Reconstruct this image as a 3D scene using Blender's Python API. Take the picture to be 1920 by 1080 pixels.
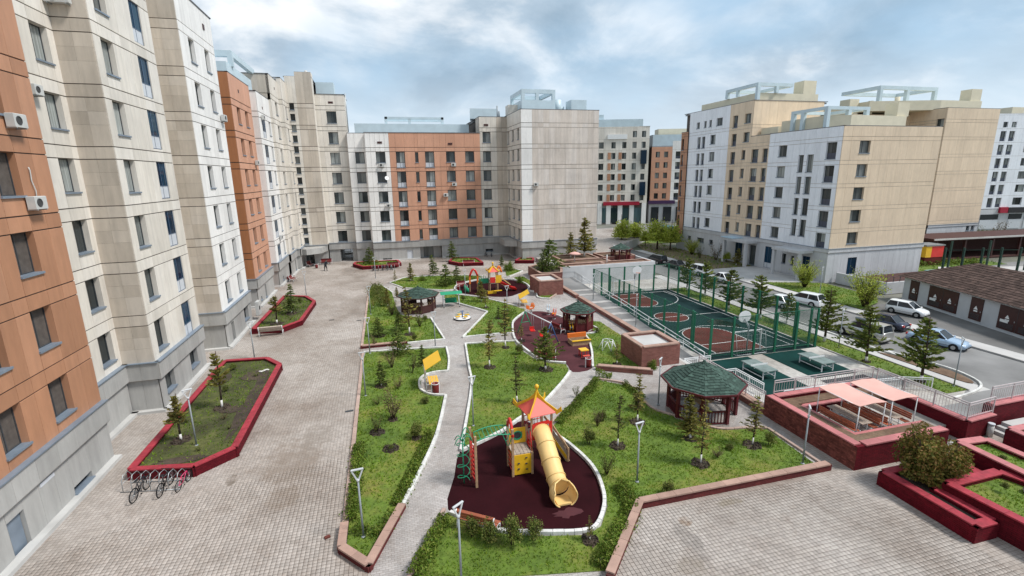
import bpy, bmesh, math, random
import numpy as np
from mathutils import Vector, Matrix
random.seed(7); RNG = np.random.default_rng(7)
SC = bpy.context.scene
for o in list(bpy.data.objects): bpy.data.objects.remove(o)
COL = SC.collection
R = math.radians
# ---------------------------------------------------------------- camera
cd = bpy.data.cameras.new('camera'); cam = bpy.data.objects.new('camera', cd); COL.objects.link(cam)
cd.sensor_width = 36.0; cd.lens = 17.14; cd.clip_start = 0.1; cd.clip_end = 5000
CAM = Vector((0, 0, 13.0))
yaw, pitch, roll = R(14.5165), R(12.9807), R(-0.9726)
fw = Vector((math.sin(yaw)*math.cos(pitch), math.cos(yaw)*math.cos(pitch), -math.sin(pitch)))
rt = Vector((math.cos(yaw), -math.sin(yaw), 0)); up = rt.cross(fw)
rt, up = math.cos(roll)*rt+math.sin(roll)*up, -math.sin(roll)*rt+math.cos(roll)*up
m3 = Matrix((rt, up, -fw)).transposed().to_4x4(); m3.translation = CAM
cam.matrix_world = m3; SC.camera = cam
# ---------------------------------------------------------------- sky and sun
SUN_EL, SUN_AZ = R(54), R(118)          # azimuth clockwise from +Y
w = bpy.data.worlds.new('World'); SC.world = w; w.use_nodes = True
nt = w.node_tree; nt.nodes.clear(); N = nt.nodes.new; LK = nt.links.new
sky = N('ShaderNodeTexSky'); sky.sky_type = 'NISHITA'; sky.sun_disc = False
sky.sun_elevation = SUN_EL; sky.sun_rotation = SUN_AZ; sky.air_density = 1.0; sky.dust_density = 1.5
tc = N('ShaderNodeTexCoord'); sx = N('ShaderNodeSeparateXYZ'); LK(tc.outputs['Generated'], sx.inputs[0])
mz = N('ShaderNodeMath'); mz.operation = 'MAXIMUM'; LK(sx.outputs[2], mz.inputs[0]); mz.inputs[1].default_value = 0.0
az = N('ShaderNodeMath'); az.operation = 'ADD'; LK(mz.outputs[0], az.inputs[0]); az.inputs[1].default_value = 0.45
vd = N('ShaderNodeVectorMath'); vd.operation = 'DIVIDE'; LK(tc.outputs['Generated'], vd.inputs[0])
cx = N('ShaderNodeCombineXYZ')
for i in range(3): LK(az.outputs[0], cx.inputs[i])
LK(cx.outputs[0], vd.inputs[1])
def wnoise(scale, detail, rough, off):
    mp = N('ShaderNodeMapping'); mp.inputs['Location'].default_value = off; LK(vd.outputs[0], mp.inputs[0])
    n = N('ShaderNodeTexNoise'); n.inputs['Scale'].default_value = scale; n.inputs['Detail'].default_value = detail
    n.inputs['Roughness'].default_value = rough; n.inputs['Distortion'].default_value = 0.25; LK(mp.outputs[0], n.inputs[0]); return n
def wramp(n, *st):
    r = N('ShaderNodeValToRGB'); e = r.color_ramp.elements
    while len(e) < len(st): e.new(0.5)
    for k, (p, c) in enumerate(st): e[k].position = p; e[k].color = (c[0], c[1], c[2], 1)
    LK(n.outputs[0], r.inputs[0]); return r
n1 = wnoise(1.15, 6, 0.5, (3.1, 1.7, 0.4)); n2 = wnoise(2.1, 8, 0.56, (8.2, 5.1, 2.0))
cov = wramp(n1, (0.36, (0, 0, 0)), (0.56, (1, 1, 1)))          # cover of the cloud layer
shade = wramp(n2, (0.36, (1.2, 1.65, 2.1)), (0.47, (1.85, 2.3, 2.75)), (0.60, (3.7, 3.85, 4.0)))
skm = N('ShaderNodeMix'); skm.data_type = 'RGBA'; skm.inputs['Factor'].default_value = 0.9
LK(sky.outputs[0], skm.inputs['A']); skm.inputs['B'].default_value = (1.5, 2.25, 2.95, 1)   # thin high veil
mx = N('ShaderNodeMix'); mx.data_type = 'RGBA'
LK(cov.outputs[0], mx.inputs['Factor']); LK(skm.outputs['Result'], mx.inputs['A']); LK(shade.outputs[0], mx.inputs['B'])
hz = N('ShaderNodeMapRange'); hz.inputs[1].default_value = 0.0; hz.inputs[2].default_value = 0.2
hz.inputs[3].default_value = 0.75; hz.inputs[4].default_value = 0.0; LK(mz.outputs[0], hz.inputs[0])
mh = N('ShaderNodeMix'); mh.data_type = 'RGBA'; LK(hz.outputs[0], mh.inputs['Factor'])
LK(mx.outputs['Result'], mh.inputs['A']); mh.inputs['B'].default_value = (3.5, 3.75, 3.95, 1)
bg = N('ShaderNodeBackground'); bg.inputs['Strength'].default_value = 0.1; LK(mh.outputs['Result'], bg.inputs[0])
wo = N('ShaderNodeOutputWorld'); LK(bg.outputs[0], wo.inputs[0])
sl = bpy.data.lights.new('sun', 'SUN'); sl.energy = 1.5; sl.angle = R(11); sl.color = (1.0, 0.97, 0.93)
so = bpy.data.objects.new('sun', sl); COL.objects.link(so); so.location = (60, -20, 90)
sd = Vector((math.sin(SUN_AZ)*math.cos(SUN_EL), math.cos(SUN_AZ)*math.cos(SUN_EL), math.sin(SUN_EL)))
so.rotation_euler = sd.to_track_quat('Z', 'Y').to_euler()
SC.view_settings.view_transform = 'Standard'; SC.view_settings.look = 'None'; SC.view_settings.gamma = 1
SC.view_settings.use_curve_mapping = False; SC.view_settings.exposure = 1.45
# ---------------------------------------------------------------- helpers
class M:
    """collects polygons; build() links them as one mesh object"""
    def __init__(s): s.v = []; s.f = []; s.m = []; s.sm = []
    def poly(s, pts, mi=0, sm=False):
        b = len(s.v); s.v += [tuple(p) for p in pts]; s.f.append(tuple(range(b, b+len(pts)))); s.m.append(mi); s.sm.append(sm); return s
    def grid(s, rings, close=True, mi=0, sm=True, cap0=False, cap1=False):
        b = len(s.v); n = len(rings[0])
        for r in rings: s.v += [tuple(p) for p in r]
        for i in range(len(rings)-1):
            for j in range(n if close else n-1):
                k = (j+1) % n
                s.f.append((b+i*n+j, b+i*n+k, b+(i+1)*n+k, b+(i+1)*n+j)); s.m.append(mi); s.sm.append(sm)
        if cap0: s.f.append(tuple(b+j for j in reversed(range(n)))); s.m.append(mi); s.sm.append(False)
        if cap1: s.f.append(tuple(b+(len(rings)-1)*n+j for j in range(n))); s.m.append(mi); s.sm.append(False)
        return s
    def box(s, x0, y0, z0, x1, y1, z1, mi=0, rot=0, c=None, ch=0.0):
        p = [(x0, y0, z0), (x1, y0, z0), (x1, y1, z0), (x0, y1, z0), (x0, y0, z1), (x1, y0, z1), (x1, y1, z1), (x0, y1, z1)]
        if ch > 0:
            t = [(x0+ch, y0+ch, z1), (x1-ch, y0+ch, z1), (x1-ch, y1-ch, z1), (x0+ch, y1-ch, z1)]
            p[4:] = [(x0, y0, z1-ch), (x1, y0, z1-ch), (x1, y1, z1-ch), (x0, y1, z1-ch)]; p += t
        if rot:
            cx_, cy_ = c if c else ((x0+x1)/2, (y0+y1)/2); ca, sa = math.cos(rot), math.sin(rot)
            p = [(cx_+(a-cx_)*ca-(b-cy_)*sa, cy_+(a-cx_)*sa+(b-cy_)*ca, z) for a, b, z in p]
        b = len(s.v); s.v += p
        F = [(3, 2, 1, 0), (0, 1, 5, 4), (1, 2, 6, 5), (2, 3, 7, 6), (3, 0, 4, 7)]
        F += [(4, 5, 9, 8), (5, 6, 10, 9), (6, 7, 11, 10), (7, 4, 8, 11), (8, 9, 10, 11)] if ch > 0 else [(4, 5, 6, 7)]
        for f in F: s.f.append(tuple(b+i for i in f)); s.m.append(mi); s.sm.append(False)
        return s
    def bar(s, p, q, wd, ht=None, mi=0, upv=(0, 0, 1)):
        """rectangular bar from p to q"""
        p, q = Vector(p), Vector(q); ht = ht or wd; d = (q-p).normalized(); u = Vector(upv)
        if abs(d.dot(u)) > .98: u = Vector((0, 1, 0))
        a = d.cross(u).normalized()*wd/2; c = a.cross(d).normalized()*ht/2
        s.grid([[o-a-c, o+a-c, o+a+c, o-a+c] for o in (p, q)], mi=mi, sm=False, cap0=True, cap1=True); return s
    def tube(s, pts, r, n=6, mi=0, caps=True, closed=False):
        pts = [Vector(p) for p in pts]; rings = []; L = len(pts)
        rr = r if isinstance(r, (list, tuple)) else [r]*L
        u = None
        for i, p in enumerate(pts):
            if closed: d = pts[(i+1) % L]-pts[i-1]
            else: d = pts[min(i+1, L-1)]-pts[max(i-1, 0)]
            d = d.normalized() if d.length > 1e-9 else Vector((0, 0, 1))
            if u is None: u = Vector((0, 0, 1)) if abs(d.z) < .9 else Vector((1, 0, 0))
            a = d.cross(u)
            if a.length < 1e-4: a = d.cross(Vector((1, .3, 0)))
            a.normalize(); b = a.cross(d).normalized(); u = b
            rings.append([p+(a*math.cos(t)+b*math.sin(t))*rr[i] for t in [2*math.pi*k/n for k in range(n)]])
        if closed: rings.append(rings[0]); caps = False
        s.grid(rings, mi=mi, cap0=caps, cap1=caps); return s
    def cyl(s, x, y, z0, z1, r0, r1=None, n=12, mi=0, sm=True):
        r1 = r0 if r1 is None else r1
        rg = [[(x+rr*math.cos(2*math.pi*k/n), y+rr*math.sin(2*math.pi*k/n), z) for k in range(n)] for rr, z in ((r0, z0), (r1, z1))]
        s.grid(rg, mi=mi, sm=sm, cap0=True, cap1=True); return s
    def lathe(s, prof, n=12, mi=0, c=(0, 0, 0)):
        s.grid([[(c[0]+r*math.cos(2*math.pi*k/n), c[1]+r*math.sin(2*math.pi*k/n), c[2]+z) for k in range(n)] for r, z in prof], mi=mi, cap0=True, cap1=True); return s
    def prism(s, poly, z0, z1, mi=0, side=None, bottom=True):
        a = sum(poly[i-1][0]*poly[i][1]-poly[i][0]*poly[i-1][1] for i in range(len(poly)))
        if a < 0: poly = poly[::-1]
        b = len(s.v); n = len(poly); s.v += [(x, y, z0) for x, y in poly]+[(x, y, z1) for x, y in poly]
        s.f.append(tuple(range(b+n, b+2*n))); s.m.append(mi); s.sm.append(False)
        if bottom: s.f.append(tuple(reversed(range(b, b+n)))); s.m.append(mi); s.sm.append(False)
        for i in range(n):
            j = (i+1) % n; s.f.append((b+i, b+j, b+n+j, b+n+i)); s.m.append(mi if side is None else side); s.sm.append(False)
        return s
    def ball(s, c, r, n=8, mi=0, sc=(1, 1, 1)):
        rg = []
        for i in range(n+1):
            t = math.pi*i/n; rr = max(math.sin(t), .001)
            rg.append([(c[0]+r*sc[0]*rr*math.cos(2*math.pi*k/(n+2)), c[1]+r*sc[1]*rr*math.sin(2*math.pi*k/(n+2)), c[2]-r*sc[2]*math.cos(t)) for k in range(n+2)])
        s.grid(rg, mi=mi); return s
    def mesh(s, name, mats):
        me = bpy.data.meshes.new(name); me.from_pydata(s.v, [], s.f)
        for m in (mats if isinstance(mats, (list, tuple)) else [mats]): me.materials.append(m)
        me.polygons.foreach_set('material_index', s.m); me.polygons.foreach_set('use_smooth', s.sm); me.update(); return me
    def build(s, name, mats, parent=None, loc=(0, 0, 0), rz=0):
        return link(name, s.mesh(name, mats), parent, loc, rz)
def link(name, me, parent=None, loc=(0, 0, 0), rz=0):
    o = bpy.data.objects.new(name, me); COL.objects.link(o); o.parent = parent; o.location = loc
    if rz: o.rotation_euler = (0, 0, rz)
    return o
def tag(o, label, cat=None, group=None, kind=None):
    if label: o['label'] = label
    if cat: o['category'] = cat
    if group: o['group'] = group
    if kind: o['kind'] = kind
    return o
def thing(name, label, cat, loc=(0, 0, 0), rz=0, group=None):
    o = link(name, None, None, loc, rz); o.empty_display_size = 0.3; return tag(o, label, cat, group)
def struct(name, m, mats, label=None, loc=(0, 0, 0)):
    o = m.build(name, mats, None, loc); o['kind'] = 'structure'
    if label: o['label'] = label
    return o
def copy_tree(o, parent=None):
    c = o.copy(); COL.objects.link(c); c.parent = parent
    for ch in list(o.children): copy_tree(ch, c)
    return c
def place(o, loc, rz=0, label=None, sc=None):
    o.location = loc; o.rotation_euler = (0, 0, rz)
    if label: o['label'] = label
    if sc: o.scale = (sc, sc, sc) if isinstance(sc, (int, float)) else sc
    return o
def inpoly(P, poly):
    """P (n,2) array -> bool mask"""
    x, y = P[:, 0], P[:, 1]; c = np.zeros(len(P), bool); n = len(poly)
    for i in range(n):
        x0, y0 = poly[i-1]; x1, y1 = poly[i]
        if y0 == y1: continue
        t = ((y0 > y) != (y1 > y)) & (x < (x1-x0)*(y-y0)/(y1-y0)+x0); c ^= t
    return c
def npmesh(name, V, F, mats, mi=None):
    """numpy verts (n,3), faces (m,k) -> mesh"""
    me = bpy.data.meshes.new(name); k = F.shape[1]
    me.vertices.add(len(V)); me.vertices.foreach_set('co', V.astype(np.float32).ravel())
    me.loops.add(F.size); me.loops.foreach_set('vertex_index', F.astype(np.int32).ravel())
    me.polygons.add(len(F)); me.polygons.foreach_set('loop_start', np.arange(0, F.size, k, dtype=np.int32))
    for m in (mats if isinstance(mats, (list, tuple)) else [mats]): me.materials.append(m)
    if mi is not None: me.polygons.foreach_set('material_index', mi.astype(np.int32))
    me.update(calc_edges=True); return me
def text(name, body, size, mat, parent, loc, rot, ext=0.01, align='CENTER'):
    c = bpy.data.curves.new(name, 'FONT'); c.body = body; c.size = size; c.extrude = ext; c.align_x = align; c.align_y = 'CENTER'
    c.materials.append(mat); o = bpy.data.objects.new(name, c); COL.objects.link(o); o.parent = parent; o.location = loc; o.rotation_euler = rot
    dg = bpy.context.evaluated_depsgraph_get(); me = bpy.data.meshes.new_from_object(o.evaluated_get(dg))
    o2 = link(name, me, parent, loc); o2.rotation_euler = rot; bpy.data.objects.remove(o); return o2
# ---------------------------------------------------------------- materials
def newmat(name):
    m = bpy.data.materials.new(name); m.use_nodes = True; t = m.node_tree; t.nodes.clear()
    o = t.nodes.new('ShaderNodeOutputMaterial'); b = t.nodes.new('ShaderNodeBsdfPrincipled'); t.links.new(b.outputs[0], o.inputs[0])
    return m, t, b
def nd(t, typ, **kw):
    n = t.nodes.new(typ)
    for k, v in kw.items():
        if k in n.inputs: n.inputs[k].default_value = v
        else: setattr(n, k, v)
    return n
def noise(t, scale, vec=None, detail=4, rough=.55, dist=0):
    n = nd(t, 'ShaderNodeTexNoise', Scale=scale, Detail=detail, Roughness=rough, Distortion=dist)
    if vec: t.links.new(vec, n.inputs['Vector'])
    return n.outputs[0]
def pos(t, sc=None):
    g_ = t.nodes.new('ShaderNodeNewGeometry').outputs['Position']
    if sc:
        mp = nd(t, 'ShaderNodeVectorMath', operation='MULTIPLY'); t.links.new(g_, mp.inputs[0]); mp.inputs[1].default_value = sc; return mp.outputs[0]
    return g_
def ramp(t, fac, *st):
    r = t.nodes.new('ShaderNodeValToRGB'); e = r.color_ramp.elements
    while len(e) < len(st): e.new(.5)
    for k, (p, c) in enumerate(st):
        c = (c, c, c) if isinstance(c, (int, float)) else c
        e[k].position = p; e[k].color = (*c, 1)
    t.links.new(fac, r.inputs[0]); return r.outputs[0]
def mixc(t, fac, a, b, mode='MIX'):
    n = nd(t, 'ShaderNodeMix', data_type='RGBA', blend_type=mode)
    for s_, v in ((n.inputs['Factor'], fac), (n.inputs['A'], a), (n.inputs['B'], b)):
        if isinstance(v, (int, float)): s_.default_value = v
        elif isinstance(v, tuple): s_.default_value = (*v[:3], 1)
        else: t.links.new(v, s_)
    return n.outputs['Result']
def rnd(t):
    """per object + per island random"""
    a = t.nodes.new('ShaderNodeObjectInfo').outputs['Random']; b = t.nodes.new('ShaderNodeNewGeometry').outputs['Random Per Island']
    s_ = nd(t, 'ShaderNodeMath', operation='ADD'); t.links.new(a, s_.inputs[0]); t.links.new(b, s_.inputs[1])
    f = nd(t, 'ShaderNodeMath', operation='FRACT'); t.links.new(s_.outputs[0], f.inputs[0]); return f.outputs[0]
def bump(t, b, h, strength=.3, dist=.02):
    n = nd(t, 'ShaderNodeBump', Strength=strength, Distance=dist); t.links.new(h, n.inputs['Height']); t.links.new(n.outputs[0], b.inputs['Normal'])
def sc3(c, k): return tuple(max(0, min(1, v*k)) for v in c)
def pm(name, c, rough=.6, var=.12, scale=4., rv=0., bmp=0., metal=0., coat=0., fine=40., spec=None):
    m, t, b = newmat(name); p = pos(t)
    col = ramp(t, noise(t, scale, p, 6), (.3, sc3(c, 1-var)), (.7, sc3(c, 1+var)))
    if rv: col = mixc(t, 1., col, ramp(t, rnd(t), (0, 1-rv), (1, 1+rv)) if rv <= 0 else ramp(t, rnd(t), (0, 1-rv), (1, 1.)), 'MULTIPLY')
    t.links.new(col, b.inputs['Base Color']); b.inputs['Roughness'].default_value = rough; b.inputs['Metallic'].default_value = metal
    b.inputs['Specular IOR Level'].default_value = spec if spec is not None else (.18 if rough >= .7 else .4)
    if coat: b.inputs['Coat Weight'].default_value = coat; b.inputs['Coat Roughness'].default_value = .08
    if bmp: bump(t, b, noise(t, fine, p, 3), bmp, .01)
    return m
def panelmat(name, c, rv=.12, stain=.16, c2=None, streak=.1, rough=.55):
    """stone / composite cladding: each slab its own tone, weathering with streaks"""
    m, t, b = newmat(name); r = rnd(t)
    base = ramp(t, r, (0, sc3(c, 1-rv)), (.45, c), (.75, c2 or sc3(c, 1+rv*.6)), (1, sc3(c, 1+rv*.4)))
    big = ramp(t, noise(t, .22, pos(t), 5, .6), (.35, 1-stain), (.62, 1.))
    stk = ramp(t, noise(t, 1., pos(t, (2.2, 2.2, .16)), 5, .65), (.33, 1-streak), (.62, 1.))
    veins = ramp(t, noise(t, 3.5, pos(t, (1, 1, .35)), 8, .7, .6), (.35, .93), (.65, 1.03))
    col = mixc(t, 1., base, big, 'MULTIPLY'); col = mixc(t, 1., col, stk, 'MULTIPLY'); col = mixc(t, 1., col, veins, 'MULTIPLY')
    t.links.new(col, b.inputs['Base Color']); b.inputs['Roughness'].default_value = rough
    bump(t, b, noise(t, 25, pos(t), 4), .12, .01); return m
X = {}
X['cream'] = panelmat('cream_stone', (.76, .70, .615), .10, .12, (.80, .745, .67), .15)
X['tanstone'] = panelmat('tan_stone', (.60, .52, .43), .13, .16, (.66, .585, .50), .18)
X['white'] = panelmat('white_stone', (.86, .835, .80), .07, .1, None, .1)
X['orange'] = panelmat('orange_cladding', (.46, .225, .125), .11, .1, (.52, .265, .155), .14)
X['shaded'] = panelmat('shaded_orange_cladding', (.42, .165, .065), .09, .08, None, .14)  # orange cladding darkened: shade of the end wall put into its colour
X['peach'] = panelmat('faded_orange_cladding', (.62, .32, .205), .07, .1, (.65, .345, .225), .1)
X['gable'] = panelmat('gable_stone', (.71, .62, .54), .08, .16, (.75, .675, .61), .18)
X['grey'] = panelmat('grey_granite', (.415, .405, .385), .1, .14, None, .16)
X['rwhite'] = panelmat('cool_white_cladding', (.84, .86, .90), .04, .07, None, .06)
X['rtan'] = panelmat('tan_cladding', (.74, .585, .425), .05, .08, None, .1)
X['rgrey'] = panelmat('pale_grey_plinth', (.56, .565, .58), .05, .12, None, .12)
X['plaster'] = pm('cream_plaster', (.64, .585, .45), .8, .06, 1.)
X['joint'] = pm('dark_joint', (.10, .085, .075), .9, .2)  # dark grey backing that shows through the panel joints
X['ljoint'] = pm('pale_joint', (.40, .36, .31), .9, .15)
X['frame'] = pm('dark_window_frame', (.045, .05, .056), .4, .1)
X['bframe'] = pm('blue_window_frame', (.05, .085, .14), .35, .1)
X['wframe'] = pm('white_window_frame', (.75, .75, .74), .4, .05)
X['sill'] = pm('bluegrey_sheet_metal', (.21, .255, .31), .45, .12, 2., metal=.25)
X['roofblue'] = pm('pale_blue_roof_sheet', (.50, .60, .645), .45, .08, .8)
X['roofgrey'] = pm('flat_roof_felt', (.2, .2, .2), .9, .2)
X['cap'] = pm('parapet_flashing', (.13, .13, .135), .5, .2)
X['balu'] = pm('pale_balustrade_panel', (.55, .57, .60), .4, .06)
X['dbalu'] = pm('dark_balustrade_panel', (.06, .07, .10), .3, .08)
def panemat(name, lo, hi, curtain):
    m, t, b = newmat(name); r = rnd(t)
    col = ramp(t, r, (0, lo), (.34, hi), (.52, curtain), (.64, lo), (.86, sc3(curtain, .5)), (1, curtain))
    fold = ramp(t, noise(t, 1., pos(t, (9, 9, .25)), 4), (.35, .6), (.65, 1.15))
    col = mixc(t, 1., col, fold, 'MULTIPLY')
    t.links.new(col, b.inputs['Base Color']); b.inputs['Roughness'].default_value = .05; b.inputs['Specular IOR Level'].default_value = .12 if name == 'blue_glass' else .38
    bump(t, b, noise(t, .9, pos(t), 2), .05, .05); return m
X['pane'] = panemat('window_glass', (.012, .017, .019), (.075, .09, .09), (.36, .38, .36))
X['bpane'] = panemat('blue_glass', (.006, .022, .048), (.012, .045, .085), (.03, .07, .11))
X['shop'] = panemat('shop_glass', (.02, .035, .04), (.05, .09, .095), (.12, .2, .22))
# ground surfaces
PV = .155
def paving(name, c, mort, bw, bh, off=0., stain=1., wet=0.):
    m, t, b = newmat(name); p = pos(t)
    br = nd(t, 'ShaderNodeTexBrick', offset=off, squash=1., Scale=1.)
    br.inputs['Mortar Size'].default_value = .007; br.inputs['Mortar Smooth'].default_value = .3; br.inputs['Bias'].default_value = 0
    br.inputs['Brick Width'].default_value = bw; br.inputs['Row Height'].default_value = bh
    br.inputs['Color1'].default_value = (*sc3(c, .86), 1); br.inputs['Color2'].default_value = (*sc3(c, 1.1), 1); br.inputs['Mortar'].default_value = (*mort, 1)
    t.links.new(p, br.inputs['Vector'])
    col = mixc(t, 1., br.outputs['Color'], ramp(t, noise(t, .16, p, 6, .62), (.36, (.70, .65, .61)), (.50, (.9, .88, .86)), (.62, 1.06)), 'MULTIPLY')
    col = mixc(t, 1., col, ramp(t, noise(t, 1.1, p, 8, .7, .4), (.28, (.80, .76, .73)), (.48, 1.), (.7, 1.06)), 'MULTIPLY')
    col = mixc(t, 1., col, ramp(t, noise(t, 9, p, 6, .75), (.31, .55), (.39, 1.)), 'MULTIPLY')
    rg = ramp(t, noise(t, .16, p, 6, .62), (.36, .35), (.6, .8))
    if wet:                                                        # silt stains: each with its own place and ragged edge
        for cxy, rx, ry, tone in (((-5.0, 22.6), 1.5, 2.6, (.215, .17, .135)), ((-4.2, 24.8), 1.0, 1.6, (.23, .195, .165)), ((-4.9, 19.8), .8, 1.1, (.21, .165, .13)), ((9.9, 13.1), .42, 1.0, (.20, .175, .155)), ((10.3, 14.0), .3, .3, (.16, .09, .04)), ((9.2, 12.0), .6, .5, (.24, .20, .16)), ((-7.4, 21.8), .25, .5, (.12, .09, .065)), ((12.6, 14.5), .7, .25, (.22, .18, .13))):
            sb = nd(t, 'ShaderNodeVectorMath', operation='SUBTRACT'); t.links.new(p, sb.inputs[0]); sb.inputs[1].default_value = (*cxy, 0)
            ml = nd(t, 'ShaderNodeVectorMath', operation='MULTIPLY'); t.links.new(sb.outputs[0], ml.inputs[0]); ml.inputs[1].default_value = (1/rx, 1/ry, 0)
            ln = nd(t, 'ShaderNodeVectorMath', operation='LENGTH'); t.links.new(ml.outputs[0], ln.inputs[0])
            ad = nd(t, 'ShaderNodeMath', operation='MULTIPLY_ADD'); t.links.new(noise(t, 1.7, p, 6, .7, .5), ad.inputs[0]); ad.inputs[1].default_value = 1.6; t.links.new(ln.outputs['Value'], ad.inputs[2])
            mr = nd(t, 'ShaderNodeMapRange'); mr.inputs[1].default_value = 1.45; mr.inputs[2].default_value = 1.75; mr.inputs[3].default_value = .72; mr.inputs[4].default_value = 0.; t.links.new(ad.outputs[0], mr.inputs[0])
            mm_ = nd(t, 'ShaderNodeMath', operation='MULTIPLY'); t.links.new(mr.outputs[0], mm_.inputs[0]); t.links.new(ramp(t, noise(t, 2.3, p, 5, .7), (.42, .45), (.55, 1.)), mm_.inputs[1])
            col = mixc(t, mm_.outputs[0], col, tone)
    t.links.new(col, b.inputs['Base Color']); t.links.new(rg, b.inputs['Roughness'])
    mul = nd(t, 'ShaderNodeMath', operation='MULTIPLY_ADD'); t.links.new(noise(t, 30, p, 4), mul.inputs[0]); mul.inputs[1].default_value = .25
    inv = nd(t, 'ShaderNodeMath', operation='SUBTRACT'); inv.inputs[0].default_value = 1.; t.links.new(br.outputs['Fac'], inv.inputs[1])
    t.links.new(inv.outputs[0], mul.inputs[2]); bump(t, b, mul.outputs[0], .5, .02); return m
X['paving'] = paving('concrete_paving', (.385, .345, .312), (.165, .135, .115), PV, PV, wet=.6)
X['pathpav'] = paving('path_paving', (.40, .375, .36), (.24, .21, .19), .2, .1, .5)
X['lowpav'] = paving('street_paving', (.47, .45, .42), (.3, .28, .25), .3, .3)
X['asphalt'] = pm('asphalt', (.20, .195, .19), .75, .3, .25, bmp=.3)
X['asphalt2'] = pm('darker_asphalt', (.15, .145, .14), .75, .3, .3, bmp=.3)
X['walk'] = pm('concrete_walk', (.46, .445, .43), .8, .12, .5, bmp=.2)
X['rubber'] = pm('burgundy_rubber', (.024, .004, .006), .85, .25, .7, bmp=.35, fine=90, spec=.08)
X['rubber2'] = pm('worn_burgundy_rubber', (.075, .026, .03), .85, .3, .5, bmp=.35, fine=90, spec=.1)
X['court'] = pm('teal_court', (.009, .027, .027), .85, .3, .35, bmp=.15, fine=90, spec=.12)
X['pad'] = pm('green_rubber_pad', (.005, .034, .03), .85, .25, .5, bmp=.2, fine=90, spec=.12)
X['dpad'] = pm('charcoal_pad', (.055, .058, .06), .7, .15, .5)
X['key'] = pm('red_court_paint', (.105, .024, .021), .85, .25, .5, spec=.12)
X['line'] = pm('white_court_line', (.70, .70, .68), .7, .1)
def groundmat(name, cols, s1=.35, s2=4.):
    m, t, b = newmat(name); p = pos(t)
    a = ramp(t, noise(t, s1, p, 7, .65, .3), (.3, cols[0]), (.5, cols[1]), (.66, cols[2]))
    f = ramp(t, noise(t, s2, p, 6, .7), (.3, .6), (.65, 1.15)); col = mixc(t, 1., a, f, 'MULTIPLY')
    t.links.new(col, b.inputs['Base Color']); b.inputs['Roughness'].default_value = .95; bump(t, b, noise(t, 12, p, 5), .6, .05); return m
X['lawn'] = groundmat('lawn_turf', ((.06, .11, .01), (.11, .17, .018), (.19, .18, .035)))
X['dryland'] = groundmat('dry_verge', ((.075, .09, .03), (.16, .125, .065), (.22, .165, .10)), .2)
X['weedy'] = groundmat('weedy_bed', ((.035, .03, .012), (.06, .07, .016), (.11, .115, .03)), .7)
X['soil'] = groundmat('dark_soil', ((.03, .022, .015), (.055, .038, .026), (.085, .06, .04)), .8)
X['bed'] = groundmat('brown_bed', ((.10, .06, .035), (.15, .09, .055), (.19, .125, .08)), .8)
X['far'] = groundmat('far_ground', ((.09, .10, .05), (.15, .15, .12), (.2, .19, .17)), .02, .3)
def leafmat(name, a, bcol, c, tr=.25, s1=.9):
    m, t, b = newmat(name)
    r = rnd(t); col = ramp(t, r, (0, a), (.5, bcol), (1, c))
    col = mixc(t, 1., col, ramp(t, noise(t, s1, pos(t), 4), (.3, .62), (.68, 1.28)), 'MULTIPLY')
    t.links.new(col, b.inputs['Base Color']); b.inputs['Roughness'].default_value = .6
    b.inputs['Specular IOR Level'].default_value = .2
    if tr:
        tb = nd(t, 'ShaderNodeBsdfTranslucent'); t.links.new(col, tb.inputs[0]); ms = nd(t, 'ShaderNodeMixShader'); ms.inputs[0].default_value = tr
        o = [n for n in t.nodes if n.type == 'OUTPUT_MATERIAL'][0]
        t.links.new(b.outputs[0], ms.inputs[1]); t.links.new(tb.outputs[0], ms.inputs[2]); t.links.new(ms.outputs[0], o.inputs[0])
    return m
X['blade'] = leafmat('grass_blades', (.085, .18, .008), (.15, .26, .012), (.24, .275, .035), .3, .35)
X['hedge'] = leafmat('hedge_leaves', (.06, .115, .012), (.12, .185, .02), (.20, .22, .045))
X['spruce'] = leafmat('spruce_needles', (.055, .10, .02), (.10, .145, .028), (.18, .19, .05), .25)
X['pine'] = leafmat('pine_needles', (.07, .115, .02), (.13, .165, .03), (.21, .21, .05), .3)
X['larch'] = leafmat('larch_needles', (.15, .17, .035), (.22, .20, .045), (.30, .235, .07), .35)
X['shrubleaf'] = leafmat('shrub_leaves', (.06, .10, .018), (.12, .15, .03), (.19, .175, .05), .25)
X['autumn'] = leafmat('bronze_green_leaves', (.08, .10, .018), (.17, .15, .03), (.26, .145, .055), .25)
X['willow'] = leafmat('fresh_willow_leaves', (.26, .34, .035), (.38, .44, .06), (.50, .52, .12), .4)
X['dry'] = leafmat('brown_twigs', (.09, .065, .03), (.13, .10, .045), (.16, .13, .06), .1)
X['bark'] = pm('bark', (.07, .05, .038), .9, .3, 8)
X['lime'] = pm('whitewashed_bark', (.62, .6, .57), .9, .1, 8)
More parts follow.
